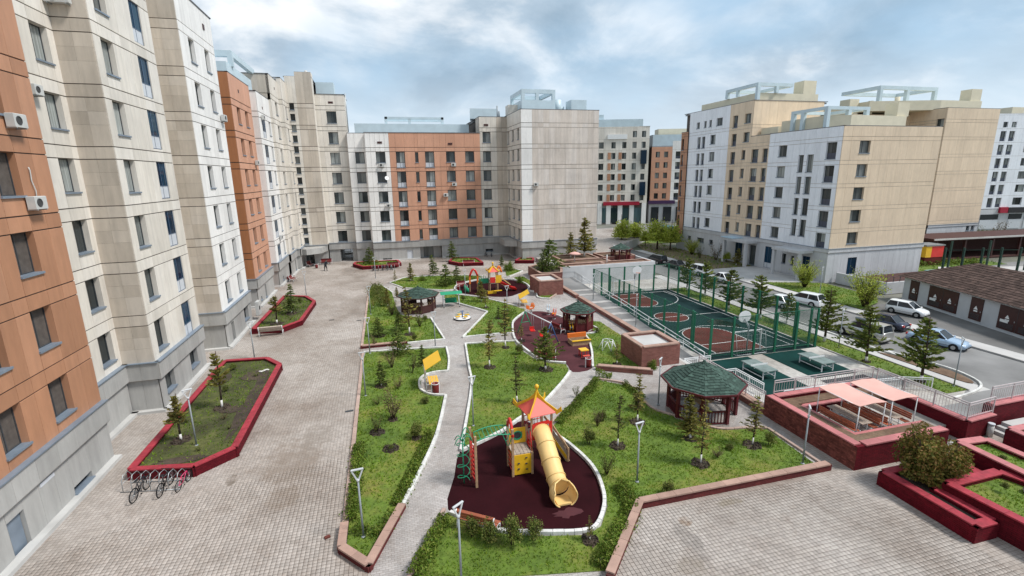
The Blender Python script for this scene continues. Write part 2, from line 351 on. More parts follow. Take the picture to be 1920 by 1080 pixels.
# walls, kerbs, things
X['kerbw'] = pm('white_painted_kerb', (.66, .65, .62), .75, .2, 3., rv=.2)
X['kerbg'] = pm('grey_kerb', (.42, .40, .38), .8, .15, 2., rv=.2)
X['kerbp'] = pm('pinkish_kerb', (.44, .32, .27), .8, .15, 2., rv=.2)
X['coping'] = pm('terracotta_coping', (.385, .25, .20), .75, .14, 2., rv=.18)
X['redcop'] = pm('red_painted_coping', (.33, .03, .045), .65, .25, 4., rv=.2)
X['pinkcop'] = pm('faded_pink_coping', (.47, .165, .165), .6, .14, 1.5, rv=.16)
X['redwall'] = pm('dark_red_painted_wall', (.21, .012, .022), .45, .2, 2., rv=.2, bmp=.15)
X['redbrick'] = pm('dark_red_brick', (.15, .006, .014), .6, .25, 6., rv=.35, spec=.15)
X['brownbrick'] = pm('brown_red_brick', (.235, .07, .055), .75, .35, 6., rv=.5)
X['mortar'] = pm('brick_mortar', (.11, .05, .045), .9, .2)
def brickmat(name, a, bcol, mort, bw=.25, bh=.075):
    m, t, b = newmat(name); g_ = t.nodes.new('ShaderNodeNewGeometry'); s_ = nd(t, 'ShaderNodeSeparateXYZ'); t.links.new(g_.outputs['Position'], s_.inputs[0])
    ad = nd(t, 'ShaderNodeMath', operation='ADD'); t.links.new(s_.outputs[0], ad.inputs[0]); t.links.new(s_.outputs[1], ad.inputs[1])
    cb = nd(t, 'ShaderNodeCombineXYZ'); t.links.new(ad.outputs[0], cb.inputs[0]); t.links.new(s_.outputs[2], cb.inputs[1])
    br = nd(t, 'ShaderNodeTexBrick', Scale=1.); br.inputs['Brick Width'].default_value = bw; br.inputs['Row Height'].default_value = bh; br.inputs['Mortar Size'].default_value = .008
    br.inputs['Color1'].default_value = (*a, 1); br.inputs['Color2'].default_value = (*bcol, 1); br.inputs['Mortar'].default_value = (*mort, 1); t.links.new(cb.outputs[0], br.inputs['Vector'])
    col = mixc(t, 1., br.outputs['Color'], ramp(t, noise(t, 1.2, g_.outputs['Position'], 6), (.3, .75), (.65, 1.1)), 'MULTIPLY')
    t.links.new(col, b.inputs['Base Color']); b.inputs['Roughness'].default_value = .75; b.inputs['Specular IOR Level'].default_value = .15
    inv = nd(t, 'ShaderNodeMath', operation='SUBTRACT'); inv.inputs[0].default_value = 1.; t.links.new(br.outputs['Fac'], inv.inputs[1]); bump(t, b, inv.outputs[0], .6, .012); return m
X['brickfar'] = brickmat('brown_brickwork', (.21, .075, .06), (.29, .12, .095), (.19, .125, .11))
X['redfar'] = brickmat('painted_red_brickwork', (.09, .005, .01), (.135, .007, .014), (.055, .004, .007))
X['maroon'] = brickmat('maroon_brickwork', (.10, .02, .02), (.15, .03, .028), (.08, .03, .028))
X['conc'] = pm('pale_concrete', (.47, .46, .44), .85, .14, .8, bmp=.2)
X['whitewall'] = pm('whitewashed_wall', (.50, .505, .515), .85, .09, .7, bmp=.2)
X['steel'] = pm('galvanised_steel', (.36, .38, .39), .4, .12, 3., metal=.5)
X['lampgrey'] = pm('lamp_grey_paint', (.26, .285, .30), .45, .1, 3.)
X['lampwhite'] = pm('lamp_head_white', (.50, .515, .525), .4, .06)
X['wpaint'] = pm('white_painted_steel', (.72, .73, .73), .45, .06)
X['pinkmetal'] = pm('pinkish_white_rail', (.46, .40, .395), .5, .1)
X['wiregreen'] = pm('pale_green_wire', (.012, .09, .052), .5, .1)
X['dgreen'] = pm('green_fence_paint', (.012, .12, .065), .45, .12, 2.)
X['black'] = pm('black_rubber', (.018, .018, .02), .7, .2)
X['plastic_y'] = pm('yellow_plastic', (.72, .42, .02), .4, .06, 2., coat=.2)
X['cream_pl'] = pm('pale_yellow_plastic', (.76, .52, .21), .4, .07, 2., coat=.25)
X['red_pl'] = pm('red_plastic', (.58, .025, .02), .4, .07, 2., coat=.2)
X['coral'] = pm('coral_roof_panel', (.64, .09, .065), .5, .08, 2.)
X['orange_pl'] = pm('orange_plastic', (.70, .17, .03), .4, .07, 2.)
X['green_pl'] = pm('green_painted_tube', (.015, .26, .13), .4, .1, 2.)
X['blue_pl'] = pm('blue_paint', (.03, .09, .22), .4, .1, 2.)
X['ltblue'] = pm('pale_blue_paint', (.42, .58, .70), .4, .1, 2.)
X['wood'] = pm('pale_timber', (.42, .27, .16), .7, .2, 9., rv=.2)
X['slat'] = pm('varnished_slat', (.42, .12, .06), .55, .2, 7., rv=.3)
X['deck'] = pm('worn_decking', (.40, .33, .27), .8, .2, 9., rv=.2)
X['darkred'] = pm('dark_red_wood', (.10, .012, .016), .5, .2, 6., rv=.2)
X['shingle'] = pm('green_shingle', (.062, .105, .085), .8, .3, 5., rv=.45)
X['bshingle'] = pm('brown_shingle', (.115, .075, .062), .85, .35, 5., rv=.5)
X['browndoor'] = pm('brown_steel_door', (.055, .018, .016), .45, .15, 3.)
X['pinkfab'] = pm('salmon_canopy', (.64, .37, .315), .7, .07, 1.2)
X['yellowroof'] = pm('yellow_canopy', (.80, .47, .03), .5, .04, 1.)
X['binred'] = pm('maroon_bin', (.16, .015, .015), .45, .15)
X['stone'] = pm('field_stone', (.20, .175, .155), .9, .25, 6., bmp=.5)
X['glassdark'] = pm('car_glass', (.02, .025, .03), .08, .1)
X['tyre'] = pm('tyre', (.015, .015, .016), .8, .1)
X['rim'] = pm('alloy_rim', (.42, .43, .44), .3, .1, metal=.7)
X['headl'] = pm('headlamp', (.7, .72, .74), .1, .03)
X['taill'] = pm('tail_lamp', (.40, .012, .012), .15, .05)
X['plate'] = pm('number_plate', (.7, .7, .68), .5, .03)
X['signred'] = pm('red_sign', (.34, .012, .035), .5, .08)
X['signpur'] = pm('dark_purple_sign', (.05, .02, .07), .5, .08)
X['signyel'] = pm('yellow_sign', (.72, .45, .05), .5, .08)
X['signblk'] = pm('black_sign', (.02, .018, .02), .5, .08)
X['letter'] = pm('white_lettering', (.8, .8, .78), .5, .02)
X['teal'] = pm('teal_awning', (.20, .38, .37), .6, .08)
X['brownroof'] = pm('brown_canopy', (.075, .035, .03), .7, .2)
X['skin'] = pm('skin', (.45, .28, .2), .6, .05)
X['cloth_d'] = pm('dark_clothing', (.02, .022, .028), .9, .2)
X['cloth_w'] = pm('white_clothing', (.6, .6, .6), .9, .1)
X['hair'] = pm('dark_hair', (.02, .015, .012), .7, .1)
X['pink_pl'] = pm('pink_paint', (.55, .03, .12), .4, .1)
X['ac'] = pm('ac_white', (.50, .50, .48), .5, .08, 3.)
X['grille'] = pm('dark_grille', (.05, .05, .05), .6, .1)
def carpaint(name, c, metal=.3): return pm(name, c, .28, .02, 1., metal=metal, coat=.6)
X['pwhite'] = carpaint('white_car_paint', (.74, .75, .76), 0); X['psilver'] = carpaint('silver_car_paint', (.50, .49, .46), .5)
X['pnavy'] = carpaint('navy_car_paint', (.025, .03, .055), .4); X['pblue'] = carpaint('light_blue_car_paint', (.40, .53, .68), .4)
X['pblack'] = carpaint('black_car_paint', (.015, .016, .02), .3); X['pgrey'] = carpaint('grey_car_paint', (.2, .21, .22), .4)
# ---------------------------------------------------------------- ground and setting
LZ = -1.5
def flat(name, poly, z, mat, label=None, t=.02):
    return struct(name, M().prism(poly, z-t, z), X[mat], label)
def rect(x0, y0, x1, y1): return [(x0, y0), (x1, y0), (x1, y1), (x0, y1)]
def smooth(P, n=4, closed=False):
    out = []; L = len(P)
    for i in range(L if closed else L-1):
        p0, p1, p2, p3 = [Vector(P[(i+k) % L] if closed else P[max(0, min(L-1, i+k))]) for k in (-1, 0, 1, 2)]
        for s_ in range(n):
            t = s_/n; out.append(tuple(.5*((2*p1)+(p2-p0)*t+(2*p0-5*p1+4*p2-p3)*t*t+(3*p1-p0-3*p2+p3)*t**3)))
    if not closed: out.append(tuple(P[-1]))
    return out
struct('ground', M().prism(rect(-900, -300, 1300, 1900), -2.2, -1.56), X['far'])
YARD = [(-45, -12), (48, -12), (48, 15.6), (26.9, 15.6), (26.9, 20.1), (19.7, 20.1), (19.7, 60.2), (36, 60.2), (36, 76), (60, 100), (60, 110), (-45, 110)]
struct('courtyard_pavement', M().prism(YARD, -1.7, 0, 0, 1), [X['paving'], X['conc']], 'grey concrete paving of the raised courtyard')
GARDEN = [(-2.3, 60.6), (-2.3, 15.9), (-1.2, 14.5), (0, 12.5), (6.4, 12.3), (9.1, 15.1), (18.3, 15.1), (19.35, 20), (19.35, 62.3), (-.1, 62.3)]
flat('garden_path', GARDEN, .004, 'pathpav', 'light block paving of the garden paths', .003)
flat('street_pavement', rect(19.8, 20.3, 38.6, 60.1), LZ-.012, 'lowpav')
flat('court_walk', rect(37.0, 21.2, 38.5, 62), LZ+.004, 'walk')
# roads
flat('road', [(38.7, 23.5), (37.6, 22.0), (34.5, 20.4), (27, 20.3), (27, 15.7), (75, 15.7), (75, 22), (46.2, 22), (46.2, 84), (60, 118), (120, 118), (120, 124), (40, 124), (39.2, 100), (38.7, 60)], LZ, 'asphalt', 'grey asphalt street beside the courtyard')
flat('service_road', [(48.0, 22.5), (60, 22.5), (54.5, 38.6), (52.5, 40.2), (48.0, 38.5)], LZ+.006, 'asphalt2', 'dark asphalt lane before the substation')
flat('pavement_strip', [(46.35, 23), (48.0, 23), (48.0, 38.5), (48.0, 55), (47.8, 84), (46.35, 84)], LZ+.1, 'walk')
flat('distant_road', rect(70, 46, 150, 53), LZ+.01, 'asphalt')
LAWNS = []
def lawn(name, poly, z=.04, mat='lawn', label=None, grass=1., base=None):
    o = struct(name, M().prism(poly, (base if base is not None else z-.035), z), X[mat], label)
    if grass: LAWNS.append((poly, z, grass))
    return o
UNIT = {}
def unitbox(style):
    if style not in UNIT: UNIT[style] = M().box(0, -.5, 0, 1, .5, 1, ch=.06).mesh('kerbstone', X[style])
    return UNIT[style]
def run(pts, step):
    """split a polyline into pieces: (x, y, length, angle)"""
    out = []
    for a, b in zip(pts, pts[1:]):
        a, b = Vector(a), Vector(b); L = (b-a).length
        if L < .05: continue
        n = max(1, round(L/step)); d = (b-a)/n
        for i in range(n): p = a+d*i; out.append((p.x, p.y, L/n, math.atan2(d.y, d.x)))
    return out
def kerb(parent, pts, style='kerbw', w=.14, h=.13, z=0., step=1., name='kerbstone'):
    for i, (x, y, L, a) in enumerate(run(pts, step)):
        o = link(name, unitbox(style), parent, (x, y, z), a); o.scale = (L-.012, w, h*(1+.03*((i*7) % 3-1)))
def lowwall(parent, pts, h, w=.35, brick='brickfar', cop='coping', z=0., ct=.07, step=.8, over=.04):
    m = M()
    for a, b in zip(pts, pts[1:]):
        d = (Vector(b)-Vector(a)); L = d.length; an = math.atan2(d.y, d.x)
        m.box(a[0]-w/2*.98, a[1]-w/2, z, a[0]+L+w/2*.98, a[1]+w/2, z+h, rot=an, c=a)
    m.build('wall', X[brick], parent)
    for i, (x, y, L, a) in enumerate(run(pts, step)):
        o = link('coping_stone', unitbox(cop), parent, (x, y, z+h+.002+.003*(round(math.degrees(a)/15) % 5)), a); o.scale = (L-.01, w+2*over, ct*(1+.02*(i % 3)))
# lawns of the garden
l1 = lawn('lawn', [(-2.18,37.00),(-2.15,16.2),(-1.35,15.2),(-.25,17.7),(.8,20.4),(1.8,23.3),(2.75,27.5),(2.0,28.0),(1.45,29.3),(1.65,30.6),(2.4,31.4),(3.4,31.3),(3.75,33.5),(3.9,36.1)], label='long narrow lawn between the plaza and the garden path')
kerb(l1, [(-2.25, 37.0), (-2.3, 17.2)], 'kerbp', .2, .10)
kerb(l1, smooth([(-.15, 17.75), (.9, 20.4), (1.9, 23.3), (2.88, 27.55)], 5), 'kerbw', .16, .16)
kerb(l1, smooth([(2.88, 27.55), (2.0, 27.95), (1.45, 29.0), (1.6, 30.6), (2.4, 31.3), (3.5, 31.3)], 4), 'kerbw', .14, .16, step=.5)
kerb(l1, smooth([(3.5, 31.3), (3.85, 33.5), (4.0, 36.2)], 4), 'kerbw', .14, .16); kerb(l1, [(4.0, 36.25), (-2.2, 36.95)], 'kerbw', .14, .13)
lowwall(l1, [(-2.28, 17.2), (-2.3, 15.95), (-1.35, 14.85), (-.12, 17.7)], .22, .22, 'maroon')
l2 = lawn('lawn', [(-2.2, 60.7), (-.8, 60.8), (.3, 56.7), (.55, 50.5), (.9, 46.6), (3.5, 44.6), (4.0, 38.1), (1.1, 38.05), (-2.3, 38.1)], label='lawn with young trees left of the round garden')
kerb(l2, [(-2.3, 60.8), (-2.4, 38.0)], 'kerbp', .2, .10); kerb(l2, [(-2.2, 60.85), (-.8, 60.9), (.35, 56.7)], 'kerbw', .12, .12)
kerb(l2, [(3.6, 44.7), (4.1, 38.0), (1.1, 38.0)], 'kerbw', .14, .16); lowwall(l2, [(1.0, 38.0), (-2.35, 38.0)], .2, .25, 'maroon')
l3 = lawn('lawn', [(.2, 62.4), (2.2, 64.9), (5.5, 64.9), (9.9, 63.7), (12, 62.5), (9.5, 59.6), (7.7, 57.8), (7.4, 55.9), (6.2, 55.9), (1.8, 58.7)], label='far lawn with small conifers in front of the end block')
kerb(l3, [(.1, 62.4), (2.2, 65.05), (5.5, 65.0), (9.9, 63.85), (12.2, 62.6)], 'kerbw', .12, .12); kerb(l3, [(.1, 62.3), (1.7, 58.65), (6.2, 55.75), (7.5, 55.8)], 'kerbw', .12, .12)
l4 = lawn('lawn', [(5.7, 51.4), (9.1, 45.2), (5.8, 38.3), (9.8, 38.2), (10.4, 40.6), (11.7, 42.8), (12.9, 44.8), (12.4, 46.2), (9.6, 51.1), (6.1, 54.1)], label='triangular lawn between two play areas')
kerb(l4, [(5.6, 51.6), (9.15, 45.1), (5.6, 38.1), (9.85, 38.05)], 'kerbw', .14, .16); kerb(l4, [(12.5, 46.3), (9.6, 51.3), (6.0, 54.3)], 'kerbw', .12, .12)
l5 = lawn('lawn', [(5.6, 36.4), (9.4, 35.9), (9.3, 34.4), (9.8, 32.0), (10.5, 30.8), (11.6, 30.2), (11.5, 29.4), (11.3, 28.8), (10.1, 27.2), (7.9, 24.8), (6.3, 23.6), (5.2, 22.6), (3.8, 21.8), (2.95, 21.35), (3.8, 24.7), (4.8, 28.9), (5.1, 31.6)], label='curved lawn in the middle of the garden')
kerb(l5, smooth([(5.55, 36.45), (5.0, 31.6), (4.7, 28.9), (3.7, 24.7), (2.8, 21.25)], 5), 'kerbw', .14, .16)
kerb(l5, smooth([(2.8, 21.2), (3.8, 21.7), (5.2, 22.5), (6.4, 23.5), (8.0, 24.7), (10.2, 27.2), (11.4, 28.8)], 5), 'kerbw', .16, .16); kerb(l5, [(5.5, 36.5), (9.5, 36.0)], 'kerbw', .14, .14)
l6 = lawn('lawn', [(1.55, 17.0), (-.05, 13.9), (6.5, 12.6), (9.1, 15.35), (18.1, 15.35), (18.3, 18.8), (17.5, 19.1), (15.9, 19.5), (14.7, 21.2), (13.9, 22.6), (14.1, 25.7), (12.5, 27.1), (9.5, 23.8), (7.9, 22.3), (7.9, 21.0), (8.3, 19.5), (8.45, 18.1), (8.25, 16.8), (7.85, 15.6), (7.1, 14.6), (6.3, 14.35), (4.5, 14.8), (3.4, 15.25), (2.7, 15.8), (1.75, 16.7)], label='large near lawn around the slide play area')
kerb(l6, smooth([(1.7, 16.9), (2.75, 15.9), (3.4, 15.35), (4.5, 14.95), (6.3, 14.5), (7.0, 14.7), (7.75, 15.7), (8.15, 16.8), (8.35, 18.1), (8.2, 19.5), (7.8, 21.0), (7.2, 21.9)], 5), 'kerbw', .15, .17, step=.7)
lowwall(l6, [(6.3, 12.2), (9.05, 15.2), (18.3, 15.2)], .3, .22, 'maroon'); kerb(l6, [(18.4, 15.4), (18.45, 18.9)], 'kerbp', .14, .1)
kerb(l6, smooth([(18.4, 18.9), (17.5, 19.2), (15.9, 19.6), (14.7, 21.3), (13.9, 22.7), (14.15, 25.8), (12.5, 27.3)], 4), 'kerbp', .15, .12)
kerb(l6, [(7.8, 22.5), (9.4, 23.9), (12.5, 27.3)], 'kerbp', .14, .12); kerb(l6, [(1.5, 17.2), (-.1, 14.0), (-.9, 12)], 'kerbp', .14, .12)
l7 = lawn('lawn', [(16.5, 39.6), (18.2, 38.9), (18.2, 34.4), (16.4, 31.0), (16.3, 27.3), (13.5, 28.9), (13.35, 29.3), (14.5, 31.9), (15.3, 34.3), (15.6, 36), (16.6, 36.4)], label='small lawn beside the square brick shaft')
kerb(l7, smooth([(13.2, 29.1), (14.35, 31.9), (15.15, 34.3), (15.45, 35.9)], 5), 'kerbw', .14, .16); lowwall(l7, [(13.4, 28.7), (16.4, 27.0)], .3, .3)
l8 = lawn('lawn', [(15.9, 60.3), (17.2, 60.5), (17.4, 56.5), (16.6, 52.5), (18.9, 51.0), (16.8, 48.2), (15.6, 48.9), (16.0, 51.5), (16.3, 54.5), (15.9, 58)], label='narrow lawn by the far square brick shaft')
kerb(l8, [(16.6, 48.1), (19.0, 51.0)], 'kerbp', .14, .16); kerb(l8, smooth([(15.4, 59.2), (16.2, 56.7), (16.2, 54.2), (15.5, 52.6), (16.1, 51.4), (15.6, 49.0), (16.6, 48.0)], 4), 'kerbw', .14, .16)
l9 = lawn('lawn', [(15.23,61.53),(18.00,64.05),(17.72,65.83),(15.80,64.43)], label='small corner lawn with a round green shrub'); kerb(l9, [(15.43,60.90),(18.14,64.00),(17.52,65.68)], 'kerbw', .14, .14)
# play areas
P3 = smooth([(2.75, 21.2), (2.2, 19.3), (1.65, 17.2), (2.8, 15.95), (3.4, 15.4), (4.5, 15.0), (6.3, 14.55), (7.0, 14.75), (7.7, 15.7), (8.1, 16.8), (8.3, 18.1), (8.15, 19.5), (7.75, 21.0), (6.6, 23.3), (5.2, 22.45), (3.8, 21.65)], 3, True)
flat('play_surface', P3, .012, 'rubber', 'dark burgundy rubber ground under the tube slide', .006)
P2 = smooth([(13.0, 44.0), (14.3, 43.8), (14.9, 42.8), (15.6, 40.4), (16.9, 38.6), (17.0, 36.6), (15.5, 35.9), (15.1, 34.3), (14.3, 31.9), (13.2, 29.1), (11.6, 28.8), (11.7, 30.4), (10.7, 30.9), (10.1, 31.9), (9.6, 35.2), (9.7, 37.1), (10.2, 39.4), (10.8, 41.3), (12.0, 43.1)], 3, True)
p2 = flat('play_surface', P2, .012, 'rubber2', 'worn burgundy rubber ground with the swings', .006)
kerb(p2, smooth([(11.7, 30.35), (10.7, 30.85), (10.1, 31.9), (9.6, 35.2), (9.7, 37.1), (10.2, 39.4), (10.8, 41.3), (12.0, 43.1), (12.9, 44.1)], 4), 'kerbw', .16, .16)
kerb(p2, smooth([(14.9, 42.9), (15.7, 40.4), (16.4, 39.4)], 3), 'kerbw', .12, .14); kerb(p2, smooth([(15.5, 35.9), (16.4, 36.0), (17.05, 36.7), (17.0, 37.6)], 4), 'kerbw', .14, .16, step=.5)
P1 = smooth([(8.2, 57.8), (7.6, 55.9), (7.7, 54.2), (10.3, 51.6), (12.6, 50.6), (14.2, 51.7), (15.4, 52.7), (16.0, 54.2), (16.1, 56.7), (15.2, 59.0), (12.6, 59.9), (11.2, 60.1), (9.6, 59.3)], 3, True)
p1 = flat('play_surface', P1, .012, 'rubber', 'far burgundy rubber ground with the red slide', .006)
kerb(p1, smooth([(7.8, 54.1), (7.5, 55.9), (8.1, 57.9), (9.6, 59.4), (11.2, 60.2), (12.6, 60.0), (15.3, 59.1)], 4), 'kerbw', .16, .18)
# planters on the plaza (dark red walls)
def planter(label, poly, h, grass=True, w=.3, wall='redfar', cop='redcop', z=0., soil='lawn', drop=.1, group='red walled planters in the courtyard', step=.9, gd=.8):
    t = thing('planter', label, 'planter', (0, 0, 0), 0, group)
    lowwall(t, poly+[poly[0]], h, w, wall, cop, z, .06, step, .03)
    M().prism(poly, z+.01, z+h-drop).build('soil_bed', X[soil], t)
    if grass: LAWNS.append((poly, z+h-drop, gd))
    return t
planter('long red walled planter beside the bicycle rack', [(-11.75, 23.2), (-9.1, 22.7), (-7.75, 23.9), (-7.75, 35.0), (-8.9, 36.6), (-11.7, 36.9)], .45, w=.26, soil='weedy', gd=.4)
planter('smaller red walled planter along the left block', [(-11.6, 44.8), (-9.3, 44.4), (-8.0, 46.2), (-7.7, 53.5), (-8.9, 56.2), (-11.2, 57.2)], .42, w=.26, soil='weedy', gd=.6)
planter('red planter in front of the archway', [(-4.8, 76.0), (-3.4, 73.2), (.9, 73.2), (1.9, 74.4), (1.6, 77.2), (-4.6, 77.5)], .45)
planter('red planter under the orange end wall', [(9.24,73.46),(10.44,71.12),(13.77,70.39),(13.64,74.89),(10.27,76.66)], .45, w=.25)
planter('low red planter at the end tower entrance', [(18.89,70.44),(21.40,69.52),(22.10,71.78),(20.14,72.50)], .45, w=.25)
# retaining wall of the court side
rw = thing('retaining_wall', 'low brick retaining wall with terracotta coping above the court ramp', 'wall')
lowwall(rw, [(19.55, 53.2), (19.55, 47.6)], .32, .36); lowwall(rw, [(19.55, 46.9), (19.55, 31.0)], .32, .36); lowwall(rw, [(19.55, 26.6), (19.55, 20.4)], .3, .36)
M().box(19.74, 20.3, -1.6, 19.95, 60.1, -.02).build('retaining_face', X['conc'], rw)
rp = M()                                                       # ramp with steps down to the court
rp.poly([(20.0, 58, .0), (20.0, 45, -.55), (23.2, 45, -.55), (23.2, 58, 0)]); rp.poly([(20.0, 45, -.55), (20.0, 31, -1.47), (23.2, 31, -1.47), (23.2, 45, -.55)])
rp.poly([(23.2, 58, 0), (23.2, 45, -.55), (23.2, 45, -1.55), (23.2, 58, -1.55)]); rp.poly([(23.2, 45, -.55), (23.2, 31, -1.47), (23.2, 31, -1.55), (23.2, 45, -1.55)])
rmp = struct('ramp', rp, X['asphalt'], 'dark ramp running down beside the court')
for k, y in enumerate((51.5, 49.6, 46.6, 44.4, 42.6, 40.6)):
    zz = -(58-y)*.0423 if y > 45 else -.55-(45-y)*.0657
    M().box(20.02, y, zz-.12, 23.18, y+.7, zz+.05).build('step', X['kerbg'], rmp)
# brick vent shafts
def shaft(label, x0, y0, x1, y1, h, ang=0):
    t = thing('vent_shaft', label, 'shaft', (0, 0, 0), 0, 'square brick vent shafts')
    P = [(x0, y0), (x1, y0), (x1, y1), (x0, y1)]
    w_ = M()
    w_.box(x0-.14, y0-.14, 0, x1+.14, y0+.14, h).box(x0-.14, y1-.14, 0, x1+.14, y1+.14, h).box(x0-.14, y0+.14, 0, x0+.14, y1-.14, h).box(x1-.14, y0+.14, 0, x1+.14, y1-.14, h)
    w_.build('wall', X['brickfar'], t); M().box(x0+.1, y0+.1, h-.5, x1-.1, y1-.1, h-.14).build('cover_slab', X['walk'], t)
    for i, (x, y, L, a) in enumerate(run(P+P[:1], .75)):
        o = link('coping_stone', unitbox('coping'), t, (x, y, h+.002), a); o.scale = (L-.01, .34, .09)
shaft('near square brick shaft beside the court ramp', 16.45, 28.2, 19.1, 31.0, 1.45); shaft('far square brick shaft by the terrace', 16.1, 49.8, 18.6, 53.2, 1.62)
# sports court
court = flat('sports_court', rect(24.1, 31.2, 34.5, 53.9), LZ+.006, 'court', 'dark green rubber sports court')
kz = LZ+.012
def sheet(name, poly, mat, z=kz): return M().poly([(x, y, z) for x, y in poly]).build(name, X[mat], court)
CX = 28.0
def arc(cx, cy, r, a0, a1, n=20): return [(cx+r*math.cos(R(a0+(a1-a0)*i/n)), cy+r*math.sin(R(a0+(a1-a0)*i/n))) for i in range(n+1)]
sheet('key_area', [(25.9, 53.2), (25.9, 49.0)]+arc(CX-.1, 49.0, 2.0, 180, 360)+[(29.9, 53.2)], 'key')
sheet('key_area', [(25.6, 32.2), (30.4, 32.2), (30.4, 36.4)]+arc(CX, 36.4, 2.4, 0, 180)+[(25.6, 36.4)], 'key')
sheet('centre_circle', arc(CX, 42.7, 1.65, 0, 360, 28)[:-1], 'key')
def pline(pts, w=.07, z=kz+.005):
    m = M()
    for a, b in zip(pts, pts[1:]):
        a, b = Vector((*a, z)), Vector((*b, z)); d = (b-a); n = Vector((-d.y, d.x, 0)).normalized()*w/2; e = d.normalized()*w/2
        m.poly([a-n-e, b-n+e, b+n+e, a+n-e])
    return m.build('court_line', X['line'], court)
pline([(24.8, 32.3), (33.8, 32.3), (33.8, 52.9), (24.8, 52.9), (24.8, 32.3)]); pline([(24.8, 42.7), (33.8, 42.7)]); pline(arc(CX, 42.7, 1.7, 0, 360, 36))
pline([(25.9, 53), (25.9, 49)]+arc(CX-.1, 49, 2.0, 180, 360)+[(29.9, 49), (29.9, 53)]); pline([(30.4, 32.3), (30.4, 36.4)]+arc(CX, 36.4, 2.4, 0, 180)+[(25.6, 32.3)])
pline([(24.85, 52.9)]+arc(CX+.9, 51.3, 4.6, 200, 355, 24)+[(33.3, 52.9)]); pline([(24.85, 33.6)]+arc(CX+.7, 34.6, 4.5, 165, 20, 24)+[(32.95, 32.3)]); pline([(25.6, 34.4), (30.4, 34.4)]); pline([(25.9, 51), (29.9, 51)])
M().poly([(x, y, kz+.003) for x, y in smooth([(30.4, 40.2), (31.6, 40.6), (32.6, 39.2), (32.4, 37.8), (31.3, 37.9), (30.6, 38.9)], 4, True)]).build('puddle_stain', pm('wet_patch', (.008, .012, .012), .12, .1), court)
flat('table_pad', rect(29.0, 26.0, 32.8, 31.1), LZ+.012, 'pad', 'green rubber pad under the farther table'); flat('table_pad', rect(23.8, 24.7, 27.5, 31.0), LZ+.012, 'pad', 'green rubber pad under the nearer table')
flat('dark_pad', rect(29.1, 23.6, 32.9, 25.6), LZ+.012, 'dpad'); flat('dark_pad', rect(23.9, 22.3, 28.2, 24.4), LZ+.010, 'dpad')
# verges
vg = lawn('verge', rect(34.75, 21.6, 36.9, 53.8), LZ+.03, 'lawn', 'thin grass verge between court fence and footpath', .8)
kerb(vg, [(36.98, 53.8), (36.98, 21.5)], 'kerbg', .1, .1, LZ); kerb(vg, [(34.68, 31), (34.68, 21.5)], 'kerbg', .1, .08, LZ)
bd = lawn('soil_bed', smooth([(38.0, 28.7), (38.9, 26.8), (39.4, 24.4), (38.9, 22.6), (38.2, 22.4), (38.05, 25)], 3, True), LZ+.05, 'bed', 'brown soil bed at the bend of the street', 0)
kerb(bd, smooth([(38.55, 60), (38.6, 30), (38.9, 28.6), (39.4, 26.6), (39.7, 24.2), (39.0, 22.2), (37.4, 21.3), (34.8, 20.9)], 3), 'kerbw', .14, .13, LZ, 1.)
sk = lawn('verge', [(48.2, 38.8), (52.4, 40.4), (54.8, 42.5), (55.0, 50.1), (48.2, 53)], LZ+.12, 'lawn', 'bright green verge in front of the white and tan block', .9)
kerb(sk, [(46.3, 23), (46.3, 84)], 'kerbg', .14, .14, LZ, 1.5)
flat('forecourt', [(48.0, 53.1), (55.3, 50.4), (55.3, 63), (48.0, 63)], LZ+.11, 'walk')
lawn('verge', [(48.0, 63.1), (55.2, 63.1), (55.2, 84), (56, 92), (51, 92), (48.0, 84)], LZ+.1, 'dryland', 'dry brown verge with saplings along the street', .35)
lawn('lawn', [(49, 93), (60, 91), (80, 100), (76, 116), (58, 116)], LZ+.12, 'lawn', 'fresh green lawn under the far willows', .35)
lawn('verge', [(64, 52), (92, 52), (92, 60), (72, 60), (72, 54)], LZ+.06, 'lawn', 'green verge behind the tan gable', .3)
lawn('verge', [(73, 40), (120, 40), (120, 45.8), (73, 45.8)], LZ+.06, 'lawn', 'green verge past the substation', .3)
# raised terrace by the end tower
tr = thing('terrace', 'raised terrace with white retaining wall behind the court', 'terrace')
M().box(22.4, 60.0, -1.6, 36.3, 60.3, 1.02).build('retaining_wall', X['whitewall'], tr); M().box(22.4, 60.3, -1.5, 36.3, 71.5, .55).build('terrace_floor', X['lowpav'], tr); M().box(36.0, 60.3, -1.6, 36.3, 72, 1.02).build('retaining_wall', X['whitewall'], tr)
for x0, y0, x1, y1, h, l in ((22.6, 60.5, 28.8, 61.9, 1.0, 'brick planter on the white terrace wall, nearer to the broad conifer'), (23.6, 62.4, 30.6, 64.8, 1.0, 'brick planter holding the salmon parasol'), (29.0, 60.5, 35.8, 62.2, 1.0, 'brick planter on the white terrace wall, nearer to the street'), (31.0, 65.2, 35.9, 69.0, 1.1, 'brick planter under the small terrace gazebo'), (24.4, 65.4, 30.2, 69.6, 1.0, 'brick planter with two yellowish spruces')):
    planter(l, [(x0, y0), (x1, y0), (x1, y1), (x0, y1)], h-.55, False, .22, 'brickfar', 'coping', .55, 'bed', group='brick planters on the far terrace')
planter('brick planter with a broad conifer by the terrace', [(18.4, 56.6), (21.0, 56.4), (22.1, 59.3), (19.7, 62.5), (18.4, 61.6)], 1.1, False, .25, 'brickfar', 'coping', 0, 'soil')
